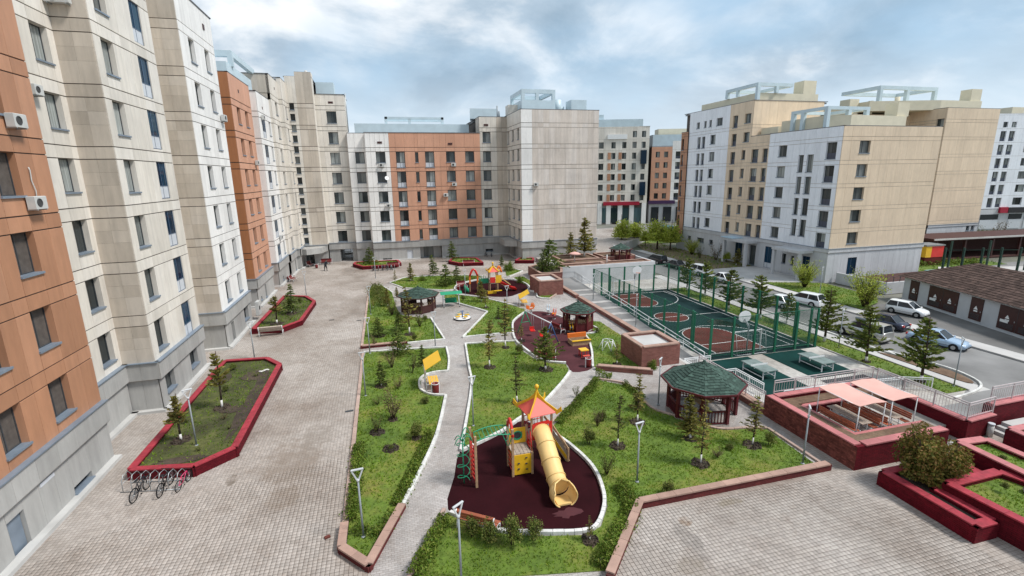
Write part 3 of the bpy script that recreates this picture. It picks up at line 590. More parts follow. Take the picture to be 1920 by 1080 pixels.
# near right terraces
def brickwall(parent, p, d, L, h, mat, z=0., nmax=300):
    """bricks laid on the face of a wall; p start, d unit direction, outward to the right of d"""
    ang = math.atan2(d[1], d[0]); bw, bh = .25, .075; rows = int(h/bh); n = 0
    key = ('brick', mat)
    if key not in UNIT: UNIT[key] = M().box(0, -.012, 0, bw-.012, .03, bh-.012).mesh('brick', X[mat])
    rest = M()
    for r_ in range(rows):
        u = -(bw/2) if r_ % 2 else 0.
        while u < L-.02:
            a = max(u, 0); e = min(u+bw, L); pr_ = .006*random.random()
            if n < nmax and e-a > bw*.9:
                o = link('brick', UNIT[key], parent, (p[0]+d[0]*a+d[1]*pr_, p[1]+d[1]*a-d[0]*pr_, z+r_*bh), ang); n += 1
            else: rest.box(p[0]+a, p[1]-.012, z+r_*bh, p[0]+e-.012, p[1]+.03, z+r_*bh+bh-.012, rot=ang, c=p)
            u += bw
    if rest.v: tag(rest.build('brickwork', X[mat], parent), None, kind='stuff')
tt = thing('table_terrace', 'raised brick terrace with the picnic tables', 'terrace')
lowwall(tt, [(19.5, 14.95), (19.5, 20.1)], 1.15, .3, 'redfar', 'pinkcop', step=.9)
lowwall(tt, [(19.8, 14.95), (24.6, 14.95)], 1.15, .3, 'redfar', 'pinkcop', step=.9)
lowwall(tt, [(19.8, 20.0), (26.6, 20.0)], 1.15, .3, 'redfar', 'pinkcop', step=.9)
lowwall(tt, [(20.6, 19.1), (20.6, 16.0), (24.9, 16.0)], .85, .22, 'redfar', 'pinkcop', step=.8); lowwall(tt, [(20.75, 19.1), (23.4, 19.1)], .85, .22, 'redfar', 'pinkcop', step=.8)
brickwall(tt, (19.34, 20.2), (0, -1), 5.4, 1.13, 'brownbrick')
M().box(20.7, 16.1, .01, 26.6, 19.0, .42).build('terrace_floor', X['lowpav'], tt)
for a in ((19.65, 15.1, 20.5, 19.85), (20.5, 15.1, 24.8, 15.9), (20.5, 19.2, 26.4, 19.85)): M().box(a[0], a[1], .01, a[2], a[3], .98).build('soil_bed', X['bed'], tt)
wl = thing('terrace_wall', 'dark red terrace wall that carries the railing', 'wall')
lowwall(wl, [(26.75, 20.1), (26.75, 15.4), (28.7, 15.55)], 1.0, .32, 'redfar', 'pinkcop'); lowwall(wl, [(29.05, 15.9), (48, 16.2)], 1.3, .36, 'redfar', 'pinkcop')
q = planter('near red planter that holds the bronze bush', [(19.55, 13.65), (19.55, 10.35), (20.35, 10.35), (20.35, 12.2), (23.2, 12.5), (23.2, 13.65)], .62, False, .3, 'redfar', 'redcop', 0, 'soil', .12, 'red planters on the right terrace')
brickwall(q, (19.39, 13.8), (0, -1), 3.6, .6, 'redbrick')
planter('red planter with grass and stones', [(20.65, 12.0), (20.9, 7.5), (25, 7.5), (23.4, 12.05)], .95, True, .32, 'redfar', 'redcop', 0, 'lawn', .15, 'red planters on the right terrace')
planter('narrow raised red planter with pale grass', [(23.95, 13.85), (23.75, 9.5), (25.4, 9.5), (25.3, 13.75)], 1.15, True, .32, 'redfar', 'pinkcop', 0, 'lawn', .12, 'red planters on the right terrace')
planter('red planter beside the terrace steps', [(27.4, 14.0), (27.2, 10), (31, 10), (31, 14.0)], 1.15, True, .3, 'redfar', 'pinkcop', 0, 'lawn', .12, 'red planters on the right terrace')
stp = thing('terrace_steps', 'short flight of paved steps up to the terrace', 'steps')
for k in range(3): M().box(28.8+.32*k, 14.3, 0, 31, 15.5, .16*(k+1)).build('step', X['walk'], stp)
for k in range(3): M().box(24.9+.3*k, 14.95, 0, 25.2+.3*k, 15.9, .42-.14*k).build('step', X['walk'], stp)
# geometric pavers where single blocks can be told apart
def pavers():
    xs = np.arange(-86, 160)*PV+PV/2; ys = np.arange(55, 150)*PV+PV/2
    P = np.array([(x, y) for x in xs for y in ys]); D = np.hypot(P[:, 0], P[:, 1])
    fx = P[:, 0]*rt.x+P[:, 1]*rt.y-13*rt.z; fz = P[:, 0]*fw.x+P[:, 1]*fw.y-13*fw.z; fy = P[:, 0]*up.x+P[:, 1]*up.y-13*up.z
    s = 914.16/fz; vis = (np.abs(fx*s) < 985) & (-fy*s < 565) & (D < 22.5)
    ok = vis & (P[:, 0] > -13.0)
    g_ = inpoly(P, GARDEN); ok &= ~g_
    for bad in ([(-11.95, 23.0), (-9.1, 22.5), (-7.55, 23.8), (-7.55, 40), (-12, 40)], rect(19.3, 14.7, 60, 40), rect(19.3, 5, 60, 13.9), [(-2.6, 17.3), (-2.6, 15.8), (-1.35, 14.5), (.2, 17.8), (-.5, 40), (-2.6, 40)], [(6, 11.8), (9.2, 14.9), (18.6, 14.9), (18.6, 16), (6, 16)]): ok &= ~inpoly(P, bad)
    P = P[ok]; D = D[ok]; od = np.argsort(D); P = P[od]; n0 = 300
    par = bpy.data.objects['courtyard_pavement']; h = .1; me = M().box(-.074, -.074, -.02, .074, .074, .013, ch=.006).mesh('paver', X['paving'])
    for x, y in P[:n0]:
        o = link('paver', me, par, (x, y, random.uniform(-.004, .004))); o.rotation_euler = (random.gauss(0, .008), random.gauss(0, .008), random.gauss(0, .01))
    Q = P[n0:]; n = len(Q); a, b, c = .074, .068, .013
    V = np.array([(-a, -a, -.004), (a, -a, -.004), (a, a, -.004), (-a, a, -.004), (-a, -a, c-.007), (a, -a, c-.007), (a, a, c-.007), (-a, a, c-.007), (-b, -b, c), (b, -b, c), (b, b, c), (-b, b, c)])
    F = np.array([(0, 1, 5, 4), (1, 2, 6, 5), (2, 3, 7, 6), (3, 0, 4, 7), (4, 5, 9, 8), (5, 6, 10, 9), (6, 7, 11, 10), (7, 4, 8, 11), (8, 9, 10, 11)])
    off = np.zeros((n, 1, 3)); off[:, 0, :2] = Q; off[:, 0, 2] = RNG.uniform(-.004, .004, n)
    VV = (V[None]+off).reshape(-1, 3); tl = RNG.normal(0, .01, (n, 1)); VV.reshape(n, 12, 3)[:, :, 2] += tl*V[None, :, 0]
    o = link('paver_field', npmesh('paver_field', VV, (F[None]+(np.arange(n)*12)[:, None, None]).reshape(-1, 4), X['paving']), par); o['kind'] = 'stuff'
pavers()
# ---------------------------------------------------------------- buildings
class B:
    def __init__(s, name, label, loc, group=None, cat='building'):
        s.root = thing(name, label, cat, (*loc, 0), 0, group); s.o = Vector((*loc, 0)); s.pan = []; s.core = []
    def put(s, name, me, x, y, z, rz=0):
        return link(name, me, s.root, (x-s.o.x, y-s.o.y, z), rz)
    def mesh(s, name, m, mats): return m.build(name, mats, s.root, (-s.o.x, -s.o.y, 0))
    def finish(s, nmax=300):
        """the 300 largest-showing panels are parts, the rest one joined part"""
        s.pan.sort(key=lambda p: -p[0]); rest = {}
        for i, (sz, x, y, z, w_, h, an, dp, mat) in enumerate(s.pan):
            if i < nmax: s.put('panel', panmesh(w_, h, dp, mat), x, y, z, an)
            else: rest.setdefault(mat, M()).box(x, y-dp, z, x+w_, y+.005, z+h, rot=an, c=(x, y))
        for mat, m in rest.items(): tag(s.mesh('panel_field', m, X[mat]), None, kind='stuff')
PM = {}
def panmesh(w_, h, dp, mat):
    k = (round(w_, 3), round(h, 3), dp, mat)
    if k not in PM:
        m = M(); c = .006
        m.grid([[(0, .005, 0), (w_, .005, 0), (w_, .005, h), (0, .005, h)], [(0, -dp+c, 0), (w_, -dp+c, 0), (w_, -dp+c, h), (0, -dp+c, h)], [(c, -dp, c), (w_-c, -dp, c), (w_-c, -dp, h-c), (c, -dp, h-c)]], sm=False, cap1=True)
        PM[k] = m.mesh('panel', X[mat])
    return PM[k]
WM = {}
def window(b, x, y, z, w_, h, an, wall, kind='w', near=True, depth=.24):
    """window part: frame mesh with panes, sill and reveal as sub-parts"""
    fr = {'l': 'bframe', 'd': 'frame', 'w': 'frame'}.get(kind[0], 'frame'); k = (round(w_, 2), round(h, 2), kind, wall, near)
    if kind[0] == 'l': depth = .05
    t = .05 if near else .06; pl = 'bpane' if kind[0] == 'l' else 'pane'
    lo = {'l': .78, 'b': .75}.get(kind[0], 0.)
    split = .42 if w_ > .75 else 0
    if k not in WM:
        m = M(); d0, d1 = depth-.03, depth+.04
        m.box(0, d0, 0, t, d1, h).box(w_-t, d0, 0, w_, d1, h).box(t, d0, h-t, w_-t, d1, h).box(t, d0, 0, w_-t, d1, t)
        if split: m.box(w_*split-t/2, d0+.005, t, w_*split+t/2, d1, h-t)
        if lo: m.box(t, d0-.004, lo-t/2, w_-t, d1, lo+t/2)
        pz = lo+t/2 if lo else t
        pa = []
        for a, c in (((t, w_*split-t/2), (w_*split+t/2, w_-t)) if split else ((t, w_-t),)):
            pa.append(M().box(a, depth, pz, c, depth+.02, h-t).mesh('pane', X[pl]))
        rv = M(); e = depth+.04
        rv.poly([(0, -.03, 0), (0, -.03, h), (0, e, h), (0, e, 0)]).poly([(w_, -.03, 0), (w_, e, 0), (w_, e, h), (w_, -.03, h)]).poly([(0, -.03, h), (w_, -.03, h), (w_, e, h), (0, e, h)]).poly([(0, -.03, 0), (0, e, 0), (w_, e, 0), (w_, -.03, 0)])
        si = M().box(-.04, -.12, -.07, w_+.04, d0, .012)
        lp = M().box(t, depth-.02, t, w_-t, depth+.02, lo-t/2).mesh('balustrade_panel', X['balu' if kind in ('l', 'bw') else 'dbalu']) if lo else None
        WM[k] = (m.mesh('window', X[fr]), pa, rv.mesh('reveal', X[wall]), si.mesh('sill', X['sill']), lp)
    f, pa, rv, si, lp = WM[k]
    o = b.put('window', f, x, y, z, an)
    for p in pa: link('pane', p, o)
    link('reveal', rv, o)
    if near and kind[0] != 'l': link('sill', si, o)
    if lp: link('balustrade_panel', lp, o)
    return o
def facade(b, P0, d, L, z0, z1, mat, wins=(), joints=(), maxw=1.5, vg=.012, hg=.05, dp=.045, near=True, jm='joint', off=0., thin=(), wallmat=None):
    """clad wall from P0 along unit d, outward to the right of d; wins: (u0, u1, sill, head, kind)"""
    d = Vector(d).normalized(); n = Vector((d.y, -d.x)); P0 = Vector(P0)+n*off; an = math.atan2(d.y, d.x)
    us = sorted({0., L} | {round(v, 3) for w_ in wins for v in w_[:2] if 0 < v < L}); ul = []
    for a, c in zip(us, us[1:]):
        k = max(1, math.ceil((c-a)/maxw-.05)); ul += [(a+(c-a)*i/k, a+(c-a)*(i+1)/k) for i in range(k)]
    zl = [z0]+sorted(z for z in set(joints) | set(thin) if z0+.05 < z < z1-.05)+[z1]
    bk = M()
    def bq(a, c, e, f):
        p, q_ = P0+d*a, P0+d*c; bk.poly([(p.x, p.y, e), (q_.x, q_.y, e), (q_.x, q_.y, f), (p.x, p.y, f)])
    for a, c in ul:
        mid = (a+c)/2; W = [w_ for w_ in wins if w_[0]-.001 <= mid <= w_[1]+.001]
        for e, f in zip(zl, zl[1:]):
            seg = [(e, f)]
            for w_ in W:
                out = []
                for s0, s1 in seg:
                    if w_[3] <= s0+.01 or w_[2] >= s1-.01: out.append((s0, s1)); continue
                    if w_[2] > s0+.03: out.append((s0, w_[2]))
                    if w_[3] < s1-.03: out.append((w_[3], s1))
                seg = out
            for s0, s1 in seg:
                bq(a, c, s0, s1)
                p = P0+d*(a+vg/2); g0 = hg/2 if any(abs(s0-j) < .01 for j in zl if j not in thin) else vg/2; g1 = hg/2 if any(abs(s1-j) < .01 for j in zl if j not in thin) else vg/2
                ww, hh = c-a-vg, s1-s0-g0-g1
                if ww > .02 and hh > .02:
                    dist = (Vector((p.x, p.y, s0))-CAM).length; b.pan.append((min(ww, hh)/dist+.2*max(ww, hh)/dist, p.x, p.y, s0+g0, ww, hh, an, dp, mat))
    if bk.v: b.mesh('wall', bk, X[jm])
    for u0, u1, s0, s1, kd in wins:
        if kd == 'x': continue
        p = P0+d*u0; window(b, p.x, p.y, s0, u1-u0, s1-s0, an, wallmat or mat, kd, near)
def core(b, poly, z0, z1, mat='joint', roof='roofgrey', par=.0, cap='cap', inset=.3):
    """inner volume with roof; poly counter-clockwise"""
    c = Vector((sum(p[0] for p in poly)/len(poly), sum(p[1] for p in poly)/len(poly)))
    ip = [tuple(Vector(p)+(c-Vector(p)).normalized()*inset*1.3) for p in poly]
    b.mesh('core', M().prism(ip, z0, z1-.35), X[mat]); b.mesh('roof', M().prism([tuple(Vector(p)+(c-Vector(p)).normalized()*.02) for p in poly], z1-.3, z1-.12), X[roof])
    if cap:
        m = M()
        for p, q_ in zip(poly, poly[1:]+poly[:1]):
            dd = Vector(q_)-Vector(p); m.box(p[0]-.1, p[1]-.1, z1-.02, p[0]+dd.length+.1, p[1]+.18, z1+.06, rot=math.atan2(dd.y, dd.x), c=p)
        b.mesh('parapet_cap', m, X[cap])
def plinth(b, P0, d, L, openings=(), e0=0., e1=0., zb=0., band=(2., 3.), mat='grey', step=True, near=True, bandoff=.16):
    """grey base storey: recessed wall, projecting band with metal ledge, base step"""
    d = Vector(d).normalized(); n = Vector((d.y, -d.x)); an = math.atan2(d.y, d.x)
    facade(b, P0, d, L, zb, band[0], mat, openings, (), 1.3, .01, .02, .03, near, 'ljoint', 0., wallmat=mat)
    p = Vector(P0)-d*e0; facade(b, p, d, L+e0+e1, band[0], band[1], mat, (), (), 1.3, .01, .02, .03, near, 'ljoint', bandoff)
    q_ = p; m = M(); LL = L+e0+e1
    m.box(q_.x, q_.y-bandoff-.1, band[1], q_.x+LL, q_.y+.02, band[1]+.05, rot=an, c=(q_.x, q_.y)); b.mesh('ledge', m, X['sill'])
    m = M(); m.box(q_.x, q_.y-bandoff, band[0]-.03, q_.x+LL, q_.y+.1, band[0], rot=an, c=(q_.x, q_.y)); b.mesh('band_soffit', m, X['ljoint'])
    if step: m = M(); m.box(q_.x, q_.y-.35, zb, q_.x+LL, q_.y+.02, zb+.16, rot=an, c=(q_.x, q_.y)); b.mesh('base_step', m, X['conc'])
def jn(head, n, sp=3., g_=.62): return [v for k in range(n) for v in (head+sp*k, head+g_+sp*k)]
def rowsof(u0, u1, sill, head, n, sp=3., kind='w', k0=0): return [(u0, u1, sill+sp*k, head+sp*k, kind) for k in range(k0, n)]
def acunit(x, y, z, nx, ny, label, w_=.72, h=.5):
    """split air conditioner outdoor unit fixed to a wall with outward normal (nx, ny)"""
    t = thing('air_conditioner', label, 'air conditioner', (x, y, z), math.atan2(-nx, ny)+math.pi, 'air conditioner units on the walls')
    M().box(-w_/2, -.36, 0, w_/2, -.08, h, ch=.02).build('casing', X['ac'], t)
    M().tube([(-.1*w_+.2*w_*0+.23*w_*math.cos(a)*.9-.02, -.365, h*.5+.23*w_*.9*math.sin(a)) for a in [k*math.pi/8 for k in range(16)]], .02, 5, closed=True).build('fan_ring', X['grille'], t)
    m = M(); m.poly([(-.1*w_-.02+.2*w_*math.cos(a), -.363, h*.5+.2*w_*math.sin(a)) for a in [k*math.pi/8 for k in range(16)]]); m.build('fan', X['grille'], t)
    M().box(-w_*.4, -.36, -.05, -w_*.35, 0, 0).box(w_*.35, -.36, -.05, w_*.4, 0, 0).build('bracket', X['steel'], t)
    return t
# ---- left block, near: orange end and cream stone steps
b = B('apartment_building', 'tall near block on the left with orange end and cream stone steps', (-15, 30))
J = jn(5.17, 7)
b2 = [-13.5]
facade(b, (-13.5, 9), (0, 1), 16.4, 3., 26, 'orange', rowsof(10.45, 11.65, 3.55, 5.17, 7)+rowsof(13.25, 14.5, 3.55, 5.17, 7)+rowsof(5.5, 6.8, 3.55, 5.17, 7), J, 1.25, .014, .05)
plinth(b, (-13.45, 9), (0, 1), 16.4, [(9.65, 10.5, .02, 1.5, 'n'), (13.25, 14.55, .2, .5, 'n')], 0, .0)
facade(b, (-14.8, 25.4), (0, 1), 5.05, 3., 26, 'cream', rowsof(3.25, 4.5, 3.55, 5.17, 7), J, 1.2)
plinth(b, (-14.75, 25.4), (0, 1), 5.0)
facade(b, (-14.8, 30.45), (1, 0), 1.6, 3., 26, 'tanstone', (), J, .8, .006, .045, thin=[v for k in range(7) for v in (3.85+3*k, 4.5+3*k)])
plinth(b, (-14.8, 30.5), (1, 0), 1.6, (), 0, .2)
facade(b, (-13.2, 30.45), (0, 1), 7.3, 3., 26, 'cream', rowsof(.68, 1.95, 3.45, 5.17, 7)+rowsof(4.7, 6.05, 2.95, 5.2, 7, 3., 'l'), J, 1.3)
plinth(b, (-13.15, 30.45), (0, 1), 7.3, [(.7, 1.95, .8, 1.95, 'w'), (4.6, 5.9, .8, 1.95, 'w')], .11, 0)
facade(b, (-13.2, 37.75), (-1, 0), 1.6, 0., 26, 'cream', (), J, 1.6); facade(b, (-14.8, 37.75), (0, 1), 3.4, 0., 26, 'cream', (), J, 1.5)
facade(b, (-14.8, 41.15), (1, 0), 2.1, 3., 26, 'tanstone', (), J, 1.05, .006, .045, thin=[v for k in range(7) for v in (3.85+3*k, 4.5+3*k)])
plinth(b, (-14.8, 41.2), (1, 0), 2.1, (), 0, .2)
facade(b, (-12.7, 41.15), (0, 1), 7.75, 3., 26, 'white', rowsof(1.6, 2.8, 3.45, 5.1, 7)+rowsof(5.05, 6.15, 3.45, 5.1, 7), J, 1.3)
plinth(b, (-12.65, 41.15), (0, 1), 7.75, [(1.5, 2.25, .02, 1.7, 'n'), (5.4, 6.75, .75, 1.95, 'w')], .11, 0)
facade(b, (-12.7, 48.9), (-1, 0), 9, 0., 26, 'white', (), J, 1.8)
for x0, y0, y1 in ((-13.5, 9, 25.4), (-14.8, 25.4, 30.45), (-13.2, 30.45, 37.75), (-14.8, 37.75, 41.15), (-12.7, 41.15, 48.9)): core(b, [(-26, y0), (x0, y0), (x0, y1), (-26, y1)], 0, 26)
for k, y in enumerate((46.6,)): b.mesh('roof_vent', M().box(-12.72, y, 24.6, -12.6, y+.35, 25.0), X['browndoor'])
dr = b.mesh('door', M().box(-13.62, 18.68, .02, -13.55, 19.47, 1.47), X['sill']); M().box(-13.545+15, 19.3-30, .72, -13.5+15, 19.36-30, .78).build('handle', X['frame'], dr)
b.mesh('vent_grille', M().box(-13.46, 20.5, 1.68, -13.40, 21.35, 1.83), X['balu'])
b.finish()
au = acunit(-13.46, 23.75, 12.02, 1, 0, 'air conditioner between two windows of the near orange wall'); M().tube([(.3, -.06, .3), (.36, -.07, .7), (.26, -.06, 1.1), (.3, -.06, 1.5), (.27, -.05, 1.62)], .022, 6).build('hose', X['ac'], au); acunit(-13.46, 23.65, 15.1, 1, 0, 'upper air conditioner at the left edge on the orange wall')
acunit(-14.76, 27.7, 16.85, 1, 0, 'small air conditioner at the seam of orange and cream cladding', .6, .45); acunit(-14.2, 30.4, 21.35, 0, -1, 'air conditioner high on the brown return wall', 1.0, .6)
acunit(-12.66, 48.2, 17.9, 1, 0, 'air conditioner near the far corner of the cream block')
acunit(-12.4, 49.6, .5, 1, 0, 'large white cooling unit at the foot of the left block', .9, 1.3)
# ---- left block, far: orange, white, cream, corner tower
b = B('apartment_building', 'far left block with shaded orange end and stepped cream corner', (-14, 66))
J = jn(5.08, 7)
facade(b, (-17.3, 54.5), (1, 0), 4.0, 3., 23, 'shaded', (), J, 1.0, .02, .08); plinth(b, (-17.3, 54.5), (1, 0), 4.0, (), 0, .16)
facade(b, (-13.3, 54.5), (0, 1), 7.8, 3., 23, 'peach', rowsof(1.65, 2.9, 3.48, 5.08, 6)+rowsof(4.75, 6.0, 3.48, 5.08, 6), J, 1.5, .02, .08)
plinth(b, (-13.25, 54.5), (0, 1), 7.8, [(3.2, 3.9, .3, 1.7, 'n'), (1.0, 1.6, .5, .9, 'n')], .16)
facade(b, (-13.3, 62.3), (-1, 0), 1.0, 0., 23, 'peach', (), J); facade(b, (-14.3, 62.3), (0, 1), 2.3, 0., 23, 'peach', rowsof(.3, 1.3, 3.3, 5.0, 6), J, 1.2)
facade(b, (-14.3, 64.6), (1, 0), 1.2, 3., 22.9, 'white', (), J, 1.3, .02, .07); plinth(b, (-14.3, 64.6), (1, 0), 1.2, (), 0, .16)
facade(b, (-13.1, 64.6), (0, 1), 6.8, 3., 22.9, 'white', rowsof(1.3, 3.2, 2.9, 5.05, 6, 3., 'l')+rowsof(5.1, 6.1, 3.4, 5.05, 6), J, 1.5, .02, .07)
plinth(b, (-13.05, 64.6), (0, 1), 6.8, [(2.2, 2.9, .4, .9, 'n')])
facade(b, (-18, 71.4), (1, 0), 5.2, 22.9, 26, 'tanstone', (), J, 1.3, .01, .07)
facade(b, (-13.1, 71.4), (1, 0), .3, 3., 26, 'cream', (), J, 1.3, .01, .07)
facade(b, (-12.8, 71.4), (0, 1), 5.2, 3., 26, 'cream', rowsof(2.4, 3.8, 3.4, 5.0, 7), J, 1.4, .015, .07); plinth(b, (-12.75, 71.4), (0, 1), 5.2, [(3.2, 3.9, .3, 1.7, 'n')])
facade(b, (-12.8, 76.6), (1, 0), .5, 3., 26.5, 'cream', (), J, 1.3, .01, .07); facade(b, (-12.3, 76.6), (0, 1), 3.6, 3., 26.5, 'cream', rowsof(1.8, 2.7, 3.4, 5.0, 7), J, 1.4, .015, .07)
plinth(b, (-12.8, 76.6), (1, 0), .6); plinth(b, (-12.25, 76.6), (0, 1), 3.6)
facade(b, (-12.3, 80.2), (1, 0), 1.4, 3., 27.4, 'cream', [(.3, .95, 3.3+1.5*k, 4.25+1.5*k, 'w') for k in range(14)], J, 1.4, .015, .07)
facade(b, (-10.9, 80.2), (1, 0), 2.2, 3., 28, 'tanstone', (), J, 1.3, .01, .07); plinth(b, (-12.3, 80.25), (1, 0), 3.6, [(.3, 1.5, .02, 1.8, 'n')])
facade(b, (-8.7, 80.2), (0, 1), 1.8, 3., 28, 'cream', (), J); facade(b, (-8.7, 82.0), (1, 0), 4.2, 3., 25.3, 'cream', rowsof(1.5, 2.9, 3.2, 4.9, 7), J, 1.4, .015, .07)
plinth(b, (-8.7, 81.9), (1, 0), 4.2, [(1.6, 3.5, .01, 1.98, 'x')], step=False); facade(b, (-4.5, 82), (0, 1), 3, 19.5, 25.3, 'cream', (), J)
# canopy over the corner entrance
b.mesh('entrance_canopy', M().prism([(-12.4, 79.8), (-12.4, 77.6), (-11.4, 77.0), (-9.4, 78.2), (-9.0, 80.1)], 2.0, 2.85), X['grey'])
for x0, y0, x1, y1, h in ((-17, 54.6, -13.35, 62.2, 23), (-17, 62.2, -14.35, 64.6, 23), (-18, 64.6, -13.15, 71.4, 22.9), (-18, 71.4, -12.85, 76.6, 26), (-18, 76.6, -12.35, 86, 26.5), (-12.3, 80.3, -8.75, 88, 27.3), (-8.7, 82.0, -4.5, 88, 25.3)): core(b, [(x0, y0), (x1, y0), (x1, y1), (x0, y1)], 2.2 if x1 == -4.5 else 0, h)
b.mesh('passage_wall', M().box(-7.15, 82.3, 0, -7.05, 90, 2.2).box(-5.2, 82.3, 0, -5.1, 90, 2.2).box(-7.1, 89.5, 0, -5.15, 89.6, .3), X['conc'])
b.mesh('passage_gate', M().box(-6.6, 83.2, 0, -6.55, 83.26, 2.0).box(-5.6, 83.2, 0, -5.55, 83.26, 2.0).box(-6.6, 83.2, 1.3, -5.5, 83.26, 1.38).box(-6.6, 83.2, 1.75, -5.5, 83.26, 1.83), X['frame'])
rb = b.mesh('roof_box', M().box(-24, 60, 22.8, -14.6, 70.5, 25.0), X['roofblue']); b.mesh('roof_frame', M().box(-18.2, 62, 24.9, -17.7, 62.5, 25.9).box(-14.9, 62, 24.9, -14.4, 62.5, 25.9).box(-18.2, 62, 25.9, -14.4, 62.6, 26.5).box(-14.9, 62.6, 25.9, -14.4, 72, 26.5).box(-18.2, 62.6, 25.9, -17.7, 72, 26.5).box(-14.9, 71.5, 22.8, -14.4, 72, 25.9), X['roofblue'])
b.mesh('roof_box', M().box(-8.6, 84.5, 25.2, -6.0, 87, 27.4), X['roofblue']); b.mesh('roof_cowl', M().cyl(-9.6, 83, 28, 28.7, .35, .2), X['conc']); b.mesh('roof_ladder', M().tube([(-4.3, 82.6, 20), (-4.3, 82.6, 25.6)], .06, 5).tube([(-4.3, 83.2, 20), (-4.3, 83.2, 25.6)], .06, 5), X['steel'])
for x0, y0, z in ((-13.27, 57.5, 21.6), (-13.07, 66.9, 21.2), (-12.77, 74.3, 24.6)): b.mesh('wall_vent', M().box(x0, y0, z, x0+.04, y0+.35, z+.3), X['browndoor'])
b.mesh('wall_vent', M().box(-6.8, 81.93, 24.0, -6.1, 81.97, 24.3), X['browndoor'])
b.finish()
acunit(-13.26, 60.9, 14.6, 1, 0, 'air conditioner on the orange far block', .7); acunit(-13.06, 67.8, 5.6, 1, 0, 'air conditioner low beside the blue glazed bay', .7)
acunit(-13.06, 65.9, 19.9, 1, 0, 'air conditioner at the top of the blue glazed bay', .7)
# ---- end block: white and orange
b = B('apartment_building', 'low white and faded orange block closing the courtyard', (5, 84))
J = jn(4.9, 5)
facade(b, (-4.5, 81.2), (1, 0), 2.6, 3., 19.7, 'white', rowsof(1.0, 2.35, 3.26, 4.85, 5), J, 1.3, .02, .07); facade(b, (-1.9, 81.2), (0, -1), 1.2, 3., 19.7, 'white', (), J, 1.3)
facade(b, (-1.9, 80), (1, 0), 3.5, 3., 19.7, 'white', rowsof(1.45, 2.85, 3.26, 4.85, 5), J, 1.3, .02, .07)
W = rowsof(.95, 2.3, 2.5, 4.85, 5, 3., 'bw')+rowsof(3.85, 4.35, 3.26, 4.8, 5)+rowsof(5.4, 6.8, 2.5, 4.85, 5, 3., 'bw')+rowsof(8.7, 10.1, 3.26, 4.85, 5)+rowsof(11.75, 13.2, 3.26, 4.85, 5)
W = [(a, c, max(e, 3.02), f, k) for a, c, e, f, k in W]
facade(b, (1.6, 80), (1, 0), 14.2, 3., 19.7, 'peach', W, J, 1.6, .02, .07)
facade(b, (15.8, 80.2), (1, 0), 2.8, 3., 22.2, 'cream', rowsof(.5, 1.8, 3.26, 4.85, 6), jn(4.9, 6), 1.2, .02, .07)
facade(b, (18.6, 80.2), (1, 0), 1.8, 3., 22.2, 'tanstone', (), jn(4.9, 6), .9, .02, .06); facade(b, (15.8, 83), (0, -1), 2.8, 19.5, 22.2, 'tanstone', (), ())
plinth(b, (-4.5, 81.25), (1, 0), 2.6, step=False); plinth(b, (-1.9, 80.05), (1, 0), 7.3, [(1.35, 2.7, .05, .4, 'n'), (5.2, 6.1, .02, 1.55, 'n')]); plinth(b, (5.4, 81.0), (1, 0), 3.5, [(.6, 2.2, .1, 1.9, 'w')], step=False)
b.mesh('entrance_band', M().box(5.4, 79.85, 2.0, 8.9, 81, 3.0), X['grey']); plinth(b, (8.9, 80.05), (1, 0), 6.9); plinth(b, (15.8, 80.25), (1, 0), 2.8, [(.5, 1.8, .6, 1.0, 'n')]); plinth(b, (18.6, 80.25), (1, 0), 1.8)
b.mesh('door', M().box(3.3, 80.14, .02, 4.2, 80.2, 1.55), X['balu'])
core(b, [(-4.45, 81.25), (-1.95, 81.25), (-1.95, 92), (-4.45, 92)], 0, 19.7); core(b, [(-1.85, 81.2), (15.8, 81.2), (15.8, 92), (-1.85, 92)], 0, 19.7, cap=None); b.mesh('roof', M().box(-1.85, 80.05, 19.4, 15.75, 81.3, 19.58), X['roofgrey']); b.mesh('parapet_cap', M().box(-2.0, 79.9, 19.68, 15.9, 80.12, 19.76), X['cap']); core(b, [(15.85, 80.25), (20.4, 80.25), (20.4, 92), (15.85, 92)], 0, 22.2)
b.mesh('roof_box', M().box(-3.4, 84, 19.6, 14.8, 88, 21.4), X['roofblue']); b.mesh('roof_frame', M().box(1.3, 84.4, 21.4, 1.7, 84.8, 22.5).box(10.3, 84.4, 21.4, 10.7, 84.8, 22.5).box(5, 84.4, 21.4, 5.4, 84.8, 22.2).box(1.3, 84.4, 22.15, 10.7, 84.9, 22.5).box(1.7, 87.6, 22.15, 10.7, 87.9, 22.5).box(1.3, 84.9, 22.15, 1.6, 87.9, 22.5), X['roofblue'])
b.mesh('roof_box', M().prism([(14.9, 83), (19.3, 83), (19.3, 86), (15.4, 86)], 22.2, 23.8), X['roofblue']); b.mesh('roof_pipe', M().cyl(19.7, 84, 22.2, 24.4, .12).cyl(20.1, 84.4, 22.2, 23.6, .14), X['lampgrey'])
for x, z in ((.25, 18.1), (11.0, 17.9), (16.9, 20.8)): b.mesh('wall_vent', M().box(x-.35, 79.9 if x < 15 else 80.1, z, x+.35, 80.0 if x < 15 else 80.2, z+.3), X['browndoor'])
b.finish()
for x, z, l in ((.3, 14.65, 'air conditioner under a top window of the white bay'), (.95, 8.5, 'air conditioner low on the white bay'), (11.4, 14.6, 'air conditioner under the top orange row'), (11.4, 11.55, 'air conditioner below the second orange row'), (9.95, 9.9, 'air conditioner beside the third orange row')): acunit(x, 79.96, z, 0, -1, l, .75)
